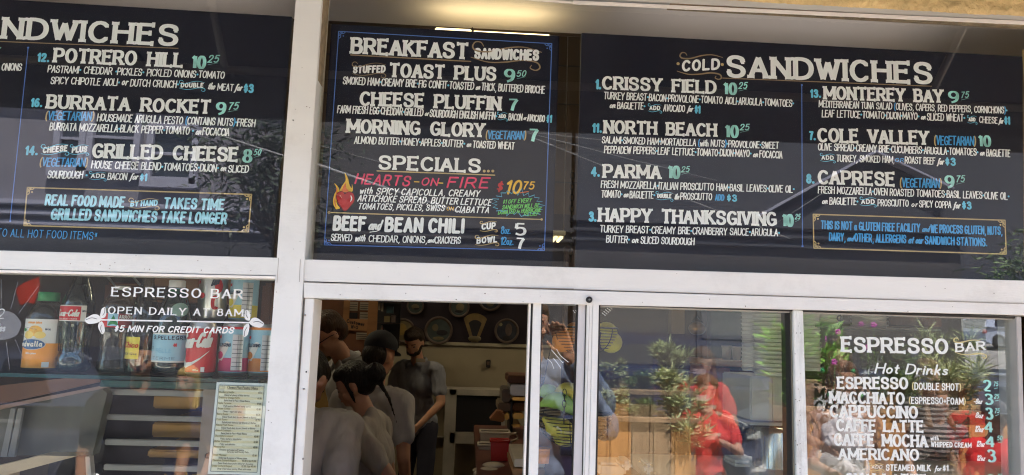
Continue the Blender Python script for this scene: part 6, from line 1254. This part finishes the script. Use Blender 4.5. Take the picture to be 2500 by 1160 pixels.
for i, (a0, b0, a1, b1, lab) in enumerate(((1790, 1125, 1842, 1142, 'white paper stack at the foot of the till'), (1520, 1128, 1545, 1150, 'left small white carton on the counter behind the planter reflection'), (1574, 1134, 1596, 1160, 'right small white carton on the counter behind the planter reflection'), (1462, 1130, 1530, 1165, 'crumpled clear plastic bag at the left end of the counter'))):
    t = thing('counter_item', lab, ('paper', 'carton', 'carton', 'bag')[i], W((a0+a1)/2, b1, .4)); wbox(a0, b0, a1, b1, .35+.04*i, .45+.04*i, 'body', wbx, t, .008); wbox(a0+2, b0-3, a1-4, b0-.5, .36+.04*i, .44+.04*i, 'flap', wbx, t, .001)
ic = thing('inner_counter', 'pale counter top running behind the right windows', 'counter', (1.2, .5, W(1700, 1172, .4).z)); z_ = W(1700, 1172, .4).z; MB().box(.55, 2.4, .2, .85, z_-.04, z_-.002).build('counter_top', mat('pale_counter', (.42, .40, .36), .4, var=.05), ic); MB().box(.58, 2.35, .23, .82, .05, z_-.041).build('counter_front', dwood, ic)
c = W(1325, 1112, .45); t = thing('orange_cup', 'orange cup low behind the slim hatch glass', 'cup', c); MB().lathe([(.0001, -.02), (.018, -.02), (.020, .018), (.0185, .018)], c, 24, cap=False).build('cup_wall', org, t, smooth=True); MB().lathe([(.0205, .015), (.021, .018), (.0205, .020)], c, 24, cap=False).build('cup_rim', org, t)
# ================================================================== PEOPLE
def skin_mesh(mb, vox, smooth=4, disp=0.0, seed=0):
    me = mb.mesh('tmp'); o = bpy.data.objects.new('tmp', me); TMP.objects.link(o)
    r = o.modifiers.new('r', 'REMESH'); r.mode = 'VOXEL'; r.voxel_size = vox
    s = o.modifiers.new('s', 'SMOOTH'); s.factor = .5; s.iterations = smooth
    LAYER.update(); dg = LAYER.depsgraph; out = bpy.data.meshes.new_from_object(o.evaluated_get(dg), depsgraph=dg)
    bpy.data.objects.remove(o); bpy.data.meshes.remove(me)
    if disp:
        out.update(); ns = [v.normal.copy() for v in out.vertices]
        for v, n in zip(out.vertices, ns):
            v.co += n*disp*(noise.noise(Vector((v.co.x*14+seed, v.co.y*14, v.co.z*5)))+.5*noise.noise(Vector((v.co.x*34, v.co.y*34+seed, v.co.z*16))))
    for p in out.polygons: p.use_smooth = True
    return out
TMPS = bpy.data.scenes.new('build'); TMP = TMPS.collection; LAYER = TMPS.view_layers[0]
skinm = {}
def skin_mat(k):
    c = {'fair': (.52, .30, .22), 'tan': (.40, .22, .15), 'warm': (.56, .30, .19), 'deep': (.28, .15, .10)}[k]
    M = mat('skin_'+k, c, .5, var=.06, scale=30, spec=.4)
    M.node_tree.nodes['Principled BSDF'].inputs['Subsurface Weight'].default_value = .15; M.node_tree.nodes['Principled BSDF'].inputs['Subsurface Radius'].default_value = (.02, .008, .004); return M
def hand(mb, w, dr, up, side, s=1.0, curl=.35, spread=.1, rr=1.0):
    """five fingers and a thumb from the wrist w; dr along the hand, up = back of the hand, side = towards the thumb"""
    dr, up, side = Vector(dr).normalized(), Vector(up).normalized(), Vector(side).normalized()
    pc = w+dr*.05*s
    for k in (-1, -.33, .33, 1):
        mb.cap_(w+side*k*.014*s, .016*s, w+dr*.085*s+side*k*.028*s, .0115*s*rr, 8)
    for k, L_ in ((-1, .060), (-.33, .074), (.33, .080), (1, .070)):
        b = w+dr*.088*s+side*k*.029*s; d0 = (dr+side*k*spread-up*curl*.3).normalized(); m1 = b+d0*L_*.45*s; d1 = (d0-up*curl).normalized(); m2 = m1+d1*L_*.32*s; d2 = (d1-up*curl).normalized(); e = m2+d2*L_*.25*s
        mb.cap_(b, .0095*s*rr, m1, .0088*s*rr, 8); mb.cap_(m1, .0088*s*rr, m2, .0080*s*rr, 8); mb.cap_(m2, .0080*s*rr, e, .0068*s*rr, 8)
    b = w+dr*.025*s+side*.024*s; m1 = b+(dr*.6+side*.8-up*.2).normalized()*.042*s; e = m1+(dr*.95+side*.25-up*curl*.5).normalized()*.036*s
    mb.cap_(b, .014*s, m1, .0105*s*rr, 8); mb.cap_(m1, .0105*s*rr, e, .0085*s*rr, 8)
def person(label, loc, rz, H=1.72, shirt=(.3, .3, .3), pants=(.03, .03, .05), skin='fair', hair=(.05, .03, .02), hs='short', lean=0.0, nod=0.0, turn=0.0,
           armR=None, armL=None, sleeve=.55, neck='crew', cap=None, glasses=False, beard=False, fat=1.0, group='people', vox=.011, female=False, palmR=None, palmL=None, stripes=False, straps=False, top_z=None):
    k = H/1.75; loc = Vector(loc); t = thing('person', label, 'person', loc, group)
    base = Matrix.Translation(loc) @ Matrix.Rotation(rz, 4, 'Z'); hipz = .93*k
    up_m = base @ Matrix.Translation((0, 0, hipz)) @ Matrix.Rotation(lean, 4, 'X') @ Matrix.Translation((0, 0, -hipz))
    U = lambda x, y, z: up_m @ Vector((x*k, y*k, z*k))
    B_ = lambda x, y, z: base @ Vector((x*k, y*k, z*k))
    hm = up_m @ Matrix.Translation((0, -.0, 1.50*k)) @ Matrix.Rotation(turn, 4, 'Z') @ Matrix.Rotation(nod, 4, 'X')
    Hd = lambda x, y, z: hm @ Vector((x*k, y*k, z*k))       # origin: base of the neck, face towards -y
    sw = (.175 if female else .20)*fat
    q3 = up_m.to_3x3(); qh = hm.to_3x3()
    mb = MB()
    # torso, front is -y
    mb.ball(U(0, 0, .98), (.155*k*fat, .11*k*fat, .12*k), 16, q3); mb.ball(U(0, 0, 1.12), (.13*k*fat, .095*k*fat, .14*k), 16, q3); mb.ball(U(0, -.005, 1.30), (.155*k*fat, .105*k*fat, .15*k), 16, q3)
    mb.cap_(U(-sw*.75, .01, 1.42), .062*k, U(sw*.75, .01, 1.42), .062*k)
    if female: 
        for s_ in (-1, 1): mb.ball(U(s_*.075, -.085, 1.28), .062*k, 12)
    mb.cap_(U(0, .015, 1.42), .062*k, Hd(0, -.005, .07), .052*k)
    # head
    mb.ball(Hd(0, -.005, .185), (.074*k, .094*k, .096*k), 20, qh); mb.ball(Hd(0, -.035, .125), (.056*k, .060*k, .058*k), 16, qh); mb.ball(Hd(0, -.078, .082), (.024*k, .018*k, .018*k), 10, qh)
    mb.cap_(Hd(0, -.094, .165), .009*k, Hd(0, -.108, .135), .013*k, 8); mb.cap_(Hd(-.03, -.082, .178), .012*k, Hd(.03, -.082, .178), .012*k, 8); mb.cap_(Hd(-.016, -.091, .107), .008*k, Hd(.016, -.091, .107), .008*k, 8)
    for s_ in (-1, 1): mb.ball(Hd(s_*.077, .008, .145), (.010*k, .020*k, .031*k), 10, qh); mb.ball(Hd(s_*.043, -.066, .130), (.020*k, .016*k, .018*k), 8, qh)
    # arms
    joints = []
    for s_, arm in ((1, armR), (-1, armL)):
        sh = U(s_*sw, .01, 1.41)
        el, wr = arm if arm else ((s_*(sw+.055), .03, 1.13), (s_*(sw+.03), -.08, .90))
        el, wr = U(*el), U(*wr); joints.append((s_, sh, el, wr))
        mb.cap_(sh, .052*k, el, .038*k); mb.cap_(el, .038*k, wr, .025*k)
        dv = (wr-el).normalized(); sd = (q3 @ Vector((-s_*.2, -1, .2))); sd = (sd-dv*sd.dot(dv)).normalized()
        if palmR and s_ == 1: dv, upv, sd = [Vector(v) for v in palmR]; hand(mb, wr, dv, upv, sd, k*1.02, .12, .05, .95)
        elif palmL and s_ == -1: dv, upv, sd = [Vector(v) for v in palmL]; hand(mb, wr, dv, upv, sd, k*1.06, .10, .03, .95)
        else: hand(mb, wr, dv, dv.cross(sd)*s_, sd, k, .45, .05, 1.0)
    # legs
    hips = [(s_, B_(s_*.09, 0, .93), B_(s_*.10, -.02, .50), B_(s_*.105, .02, .09)) for s_ in (-1, 1)]
    for s_, h_, kn, an in hips: mb.cap_(h_, .085*k*fat, kn, .055*k); mb.cap_(kn, .055*k, an, .038*k); mb.cap_(an, .036*k, B_(s_*.115, -.13, .03), .026*k)
    o = link('body', skin_mesh(mb, vox, 3), t); o.data.materials.append(skin_mat(skin))
    # eyes, lips
    eb = MB(); 
    for s_ in (-1, 1): eb.ball(Hd(s_*.030, -.084, .160), (.0125*k, .007*k, .0075*k), 10, qh)
    eb.build('eyes', mat('eye_white', (.20, .15, .13), .3, var=0), t, smooth=True)
    ib_ = MB()
    for s_ in (-1, 1): ib_.ball(Hd(s_*.030, -.0895, .160), (.0055*k, .003*k, .006*k), 8, qh); ib_.cap_(Hd(s_*.016, -.094, .181), .0035*k, Hd(s_*.046, -.083, .183), .003*k, 6)
    ib_.build('irises_and_brows', mat('brow_brown', (.05, .03, .02), .6), t, smooth=True)
    MB().cap_(Hd(-.020, -.0945, .107), .0042*k, Hd(.020, -.0945, .107), .0042*k, 8).build('lips', mat('lip_rose', (.35, .12, .10), .45), t, smooth=True)
    # shirt
    g = .016*k; sb_ = MB()
    sb_.ball(U(0, 0, .98), (.155*k*fat+g, .11*k*fat+g, .14*k), 18, q3); sb_.ball(U(0, 0, 1.12), (.135*k*fat+g, .10*k*fat+g, .16*k), 18, q3); sb_.ball(U(0, -.005, 1.30), (.158*k*fat+g, .108*k*fat+g, .16*k), 18, q3)
    if female:
        for s_ in (-1, 1): sb_.ball(U(s_*.075, -.088, 1.28), .066*k+g*.3, 12)
    if straps:
        for s_ in (-1, 1): sb_.cap_(U(s_*.085, -.06, 1.38), .022*k, U(s_*.09, .03, 1.475), .018*k, 10)
        sb_.ball(U(0, .0, 1.32), (.15*k, .11*k, .08*k), 16, q3)
    else:
        sb_.cap_(U(-sw*.78, .01, 1.418), .062*k+g, U(sw*.78, .01, 1.418), .062*k+g); sb_.cap_(U(0, .02, 1.44), .066*k+g*.6, U(0, .015, 1.475), .060*k+g*.3)
        for s_, sh, el, wr in joints:
            e = sh.lerp(el, min(1, sleeve/.55*.62)) if sleeve < 1 else el
            sb_.cap_(sh, .054*k+g, e, (.044*k+g*1.1)); 
            if sleeve >= 1: sb_.cap_(el, .040*k+g, el.lerp(wr, .9), .030*k+g*.8)
    so = link('shirt', skin_mesh(sb_, vox, 2, .019*k, seed=loc.x*10), t)
    cm = mat('cloth_%d_%d_%d' % tuple(int(v*1000) for v in shirt), shirt, .85, var=.10, scale=10, bump=.9, bscale=12, stretch=(1.8, 1.8, .5))
    if stripes:
        cm = mat('striped_top', (.34, .30, .28), .85, var=0); N = cm.node_tree.nodes; L = cm.node_tree.links
        wv = N.new('ShaderNodeTexWave'); wv.bands_direction = 'Z'; wv.inputs['Scale'].default_value = 11; wv.inputs['Distortion'].default_value = 1.2; rp = N.new('ShaderNodeValToRGB'); rp.color_ramp.interpolation = 'CONSTANT'; rp.color_ramp.elements[0].color = (.02, .018, .02, 1); rp.color_ramp.elements[1].color = (.30, .26, .25, 1); rp.color_ramp.elements[1].position = .5
        tc = N.new('ShaderNodeTexCoord'); L.new(tc.outputs['Object'], wv.inputs[0]); L.new(wv.outputs[0], rp.inputs[0]); L.new(rp.outputs[0], N['Principled BSDF'].inputs['Base Color'])
    so.data.materials.append(cm)
    if neck == 'collar':
        nb_ = MB(); pts = [U(.068*math.sin(a_), .015-.062*math.cos(a_), 1.492+.012*math.cos(a_+math.pi)) for a_ in [R(25+i*31) for i in range(11)]]
        nb_.tube(pts, .013*k, 8); 
        for s_ in (-1, 1): nb_.hexa([U(s_*.02, -.075, 1.47), U(s_*.075, -.085, 1.44), U(s_*.085, -.055, 1.47), U(s_*.045, -.05, 1.50), U(s_*.02, -.065, 1.465), U(s_*.075, -.075, 1.435), U(s_*.085, -.045, 1.465), U(s_*.045, -.04, 1.495)])
        nb_.build('collar', cm, t, smooth=True)
    # trousers and shoes
    tb = MB(); tb.ball(U(0, 0, .965), (.163*k*fat, .122*k*fat, .10*k), 16, q3)
    for s_, h_, kn, an in hips: tb.cap_(h_, .095*k*fat, kn, .068*k); tb.cap_(kn, .068*k, an+Vector((0, 0, -.02*k)), .058*k)
    po = link('trousers', skin_mesh(tb, .016, 2, .006), t); po.data.materials.append(mat('trousers_%d_%d_%d' % tuple(int(v*1000) for v in pants), pants, .85, var=.12, bump=.3, bscale=30))
    for s_ in (-1, 1): MB().cap_(B_(s_*.108, .05, .045), .048*k, B_(s_*.118, -.15, .035), .038*k, 12).build('shoe', gasket, t, smooth=True)
    # hair
    hb_ = MB(); hr = mat('hair_%d' % int(hair[0]*1000+hair[1]*10), hair, .42, var=.3, scale=30, stretch=(1, 1, .12), bump=1.0, bscale=160, spec=.35)
    if not (cap and hs == 'short'): hb_.ball(Hd(0, .018, .200), (.083*k, .096*k, .092*k), 18, qh)
    hb_.ball(Hd(0, .050, .160), (.077*k, .066*k, .080*k), 16, qh)
    hb_.ball(Hd(0, -.022, .236), (.074*k, .078*k, .052*k), 16, qh)
    if hs == 'short': 
        for i in range(16): a_ = random.uniform(-1.2, 1.2); hb_.ball(Hd(.055*math.sin(a_), -.045*math.cos(a_)+.01, .255+random.uniform(-.01, .012)), (.024*k, .026*k, .018*k), 8, qh)
    if hs in ('long', 'pony'):
        for s_ in (-1, 1): hb_.cap_(Hd(s_*.066, -.015, .225), .026*k, Hd(s_*.083, .010, .115), .024*k); hb_.cap_(Hd(s_*.083, .01, .115), .024*k, Hd(s_*.098, .02 if hs == 'pony' else -.03, -.02), .030*k if hs == 'long' else .012*k)
        if hs == 'long':
            for s_ in (-1, 1): hb_.cap_(Hd(s_*.098, -.03, -.02), .034*k, Hd(s_*.105, -.055, -.19), .016*k)
            hb_.cap_(Hd(0, .06, .13), .07*k, Hd(0, .085, -.14), .045*k)
    if hs == 'bun':
        hb_.ball(Hd(.02, .135, .17), (.050*k, .055*k, .062*k), 14, qh); hb_.cap_(Hd(.06, -.02, .2), .02*k, Hd(.078, -.01, .07), .008*k)
        for i in range(5): hb_.tube([Hd(.02, .14, .19), Hd(.05+.02*i, .17, .22+.015*i), Hd(.08+.02*i, .18, .21-.01*i)], [.006*k, .004*k, .0025*k], 6)
        hb_.tube([Hd(.0, .13, .12), Hd(.02, .15, .02), Hd(.03, .14, -.14)], [.014*k, .010*k, .004*k], 8)
    cut = skin_mesh(hb_, .008, 2, .004, 3); ho = link('hair', cut, t); ho.data.materials.append(hr)
    if beard:
        bb = MB(); bb.ball(Hd(0, -.050, .094), (.054*k, .049*k, .036*k), 14, qh)
        for s_ in (-1, 1): bb.cap_(Hd(s_*.066, -.012, .14), .014*k, Hd(s_*.045, -.06, .09), .018*k, 8)
        link('beard', skin_mesh(bb, .007, 2, .003), t).data.materials.append(hr)
    if cap:
        cb_ = MB(); cb_.ball(Hd(0, .004, .222), (.091*k, .106*k, .088*k), 22, qh); bm_ = cb_.mesh('c'); cap_m = mat('cap_%d' % int(cap[2]*1000), cap, .8, var=.1, bump=.2, bscale=90)
        inv_ = hm.inverted(); bmh = bmesh.new(); bmh.from_mesh(bm_); bmesh.ops.delete(bmh, geom=[v for v in bmh.verts if (inv_ @ v.co).z < .196*k], context='VERTS'); bmh.to_mesh(bm_); bmh.free()
        for p_ in bm_.polygons: p_.use_smooth = True
        bm_.materials.append(cap_m); cp_ = link('cap', bm_, t)
        vz = MB(); n_ = 14; b0 = len(vz.v)
        for i in range(n_+1):
            a_ = R(-62+124*i/n_); vz.v += [tuple(Hd(.086*math.sin(a_), -.094*math.cos(a_), .205)), tuple(Hd(.095*math.sin(a_), -.094*math.cos(a_)-.070*max(0, math.cos(a_*1.3)), .198)), tuple(Hd(.095*math.sin(a_), -.094*math.cos(a_)-.070*max(0, math.cos(a_*1.3)), .193)), tuple(Hd(.086*math.sin(a_), -.092*math.cos(a_), .199))]
        for i in range(n_):
            for j in range(4): vz.f.append((4*i+j, 4*i+(j+1) % 4, 4*i+4+(j+1) % 4, 4*i+4+j))
        vz.build('visor', cap_m, t, smooth=True); MB().ball(Hd(0, .004, .312), .007*k, 8).build('button', cap_m, t)
        for s_ in (-1, 1): MB().ball(Hd(s_*.035, .075, .272), .0028*k, 6).build('eyelet', paper, t)
    if glasses:
        gm = mat('black_spectacles', (.01, .01, .012), .3)
        for s_ in (-1, 1):
            MB().tube([Hd(s_*.032+.022*math.cos(a_), -.101, .158+.017*math.sin(a_)) for a_ in [2*math.pi*i/16 for i in range(16)]], .0025*k, 6, closed=True).build('spectacle_rim', gm, t); MB().tube([Hd(s_*.054, -.100, .163), Hd(s_*.080, -.02, .160), Hd(s_*.082, .02, .150)], .0025*k, 6).build('spectacle_arm', gm, t)
    return t

gs1, gs2_, gs3 = (.42, .39, .36), (.38, .375, .38), (.46, .455, .46)
def at(px, py, y, zhead):   # floor spot of somebody whose head is seen at px, py
    p = W(px, py, y); return p
IN_ = 'staff behind the counter'
def inside(label, px, pyt, y, rz, lean=0, **kw):
    """height follows from the top of the head seen at px, pyt"""
    p = W(px, pyt, y); fy = math.sin(abs(lean)); H = kw.pop('H', None)
    if H is None: H = (p.z-.05)/(1.0-.47*(1-math.cos(lean)))
    off = .47*H*math.sin(lean)
    # leaning forward moves the head along the facing direction (-y turned by rz)
    dx, dy = -(-off)*0, 0
    hx_, hy_ = -math.sin(-rz)*off*-1, 0
    x = p.x - math.sin(rz)*(-off)*-1*-1 if False else p.x - (math.sin(rz)*off); yy = y + math.cos(rz)*off
    return person(label, (x, yy, .05), rz, H=H, lean=lean, group=IN_, **kw)
# rz = 0 faces the street; pi faces away
inside('bearded man in a grey short sleeved work shirt standing by the plates, arm hanging', 1018, 806, 4.3, R(-34), R(6), shirt=(.27, .28, .32), hair=(.035, .02, .012), beard=True, neck='collar', skin='warm', nod=R(20), turn=R(14), vox=.013, armL=((-.29, -.02, 1.15), (-.22, -.14, .93)), armR=((.27, -.04, 1.16), (.17, -.22, 1.0)))
inside('tall man with short brown hair and glasses bending to the left behind the hatch', 822, 762, 2.4, R(-62), R(14), shirt=gs3, hair=(.07, .035, .018), glasses=True, neck='collar', skin='warm', nod=R(26), vox=.012)
inside('man in a black cap and pale work shirt, seen from behind', 925, 830, 2.15, R(150), R(4), shirt=(.50, .49, .50), hair=(.02, .014, .01), cap=(.008, .009, .014), neck='collar', skin='warm', nod=R(8), vox=.012)
inside('woman with black hair in a loose bun looking down to the left', 885, 893, 1.75, R(-100), R(8), shirt=gs1, hair=(.006, .005, .006), hs='bun', skin='fair', female=True, nod=R(18), vox=.011, armR=((.17, .16, 1.16), (.10, -.10, 1.05)))
inside('stooping person in a grey work shirt, back to the street, beside the left hatch jamb', 762, 874, 1.35, R(170), R(40), shirt=gs2_, hair=(.010, .008, .007), neck='collar', skin='tan', fat=1.18, vox=.012, nod=R(10))
for nm, px, py in (('name_patch', 0, 0),): pass
bm_ = [o for o in bpy.data.objects if o.get('label', '').startswith('bearded man')][0]
pt = W(1027, 880, 4.14); po = MB().box(pt.x-.035, pt.x+.035, 4.135, 4.15, pt.z-.014, pt.z+.014).build('name_patch', paper, bm_)

# people in the street, seen in the glass
OUT = 'people in front of the shop, mirrored in the glass'
def outside(label, px, pyt, d_, rz, **kw):
    p = RW(px, pyt, d_); return person(label, (p.x, -d_, .0), rz+math.pi, H=kw.pop('H', p.z-.0), group=OUT, **kw)
# rz = 0 faces the shop
outside('photographer in a faded blue shirt shading the glass with a raised hand', 1312, 742, 1.98, R(-4), shirt=(.16, .20, .30), hair=(.10, .06, .03), skin='warm', vox=.0075, sleeve=1.1, armR=((.23, -.05, 1.36), (-.06, -.12, 1.47)), armL=((-.34, -.08, 1.45), (-.235, -.26, 1.62)) ) if False else None
pz = RW(1310, 750, 2.05); pl = Vector((RW(1300, 800, 2.05).x, -2.05, 0)); kk = pz.z/1.75
wq = RW(1388, 872, 1.80); eq = Vector((pl.x+.36, -1.98, 1.22)); tq = RW(1342, 752, 1.76)
lo = lambda p: (-(p.x-pl.x)/kk, -(p.y-pl.y)/kk, p.z/kk)
ph = person('photographer in a faded blue shirt shading the slim glass with a raised hand', pl, math.pi, H=pz.z, shirt=(.16, .20, .30), hair=(.12, .07, .035), skin='warm', vox=.0065, sleeve=1.1, group=OUT,
            armR=((.22, -.10, 1.28), (.22, -.28, 1.46)), armL=(lo(eq), lo(wq)), palmL=(tq-wq, (.35, -.95, 0), (-.9, -.3, -.2)))
outside('woman in a coral red shirt with long brown hair holding up a phone', 1722, 922, 3.25, R(6), fat=.9, shirt=(.62, .045, .04), hair=(.13, .06, .03), hs='long', skin='fair', female=True, pants=(.05, .07, .12), armR=((.24, -.12, 1.18), (.07, -.30, 1.30)), armL=((-.24, -.12, 1.18), (-.06, -.30, 1.28)), nod=R(10))
outside('person in a dark red shirt standing behind the planter, half hidden by shrubs', 1640, 962, 4.4, R(-20), shirt=(.42, .03, .04), hair=(.08, .04, .02), skin='warm')
outside('woman in a white sleeveless top with brown hair and green earrings', 2055, 893, 2.45, R(14), shirt=(.66, .62, .66), hair=(.14, .075, .04), hs='pony', skin='tan', female=True, straps=True, pants=(.5, .5, .52), armR=((.22, -.10, 1.15), (.12, -.28, 1.12)))
outside('girl with long light brown hair in a dark striped top', 2283, 950, 3.0, R(-6), shirt=(.3, .3, .3), hair=(.22, .12, .06), hs='long', skin='fair', female=True, stripes=True)
outside('man in a bright red shirt and grey cap behind the coffee prices', 2425, 990, 2.75, R(4), shirt=(.60, .012, .015), hair=(.03, .02, .015), cap=(.10, .11, .14), skin='tan', pants=(.04, .04, .06))
outside('person in a black graphic shirt with bare arms, mirrored over the pastry rack', 352, 838, 2.2, R(-14), shirt=(.016, .014, .024), hair=(.05, .03, .02), skin='warm')
outside('blonde woman in a navy top mirrored at the right end of the pastry rack', 462, 905, 3.1, R(10), shirt=(.03, .035, .09), hair=(.62, .45, .17), hs='long', skin='fair', female=True, pants=(.45, .28, .06))
rb = thing('red_reflection_standin', 'red cloth on a pole standing in for an unclear red reflection beside the juice bottle', 'banner', RW(66, 720, 6)); rbm = mat('red_cloth', (.60, .05, .03), .8, var=.2, bump=.4, bscale=6)  # invented cloth shape that supplies an unidentified red patch in the glass
MB().prism([(q.x, q.z) for q in (RW(38, 706, 6), RW(60, 690, 6), RW(96, 676, 6), RW(98, 700, 6), RW(84, 742, 6), RW(66, 738, 6), RW(50, 745, 6))], -6.03, -6.0).build('cloth', rbm, rb); q = RW(98, 670, 6); MB().tube([(q.x, -6.015, -.13), (q.x, -6.015, q.z+.1)], .015, 8).build('pole', zinc, rb)
ph2 = thing('smartphone', 'pale smartphone held by the woman in red', 'phone', (0, 0, 0)); q = RW(1727, 972, 2.88); MB().box(q.x-.07, q.x+.01, q.y-.004, q.y+.004, q.z-.018, q.z+.018).build('case', mat('phone_pink', (.5, .35, .35), .3), ph2, bevel=.003); MB().box(q.x-.066, q.x+.006, q.y-.0055, q.y-.0042, q.z-.015, q.z+.015).build('screen', darkp, ph2)
gr = mat('green_bead', (.02, .42, .14), .2, coat=1.0)
for k, dx in enumerate((-.088, .088)):
    wq = RW(2055, 960, 2.45); t = thing('green_earring', ('green drop earring at the left cheek of the woman in white', 'green drop earring at the right cheek of the woman in white')[k], 'earring', wq+Vector((dx, .03, 0)), 'earrings'); MB().ball(wq+Vector((dx, .03, -.01)), .014, 14).build('bead', gr, t, smooth=True); MB().tube([wq+Vector((dx, .03, .003)), wq+Vector((dx, .03, .03))], .001, 5).build('ear_wire', zinc, t)
SC.view_layers[0].update()
bpy.data.scenes.remove(TMPS)
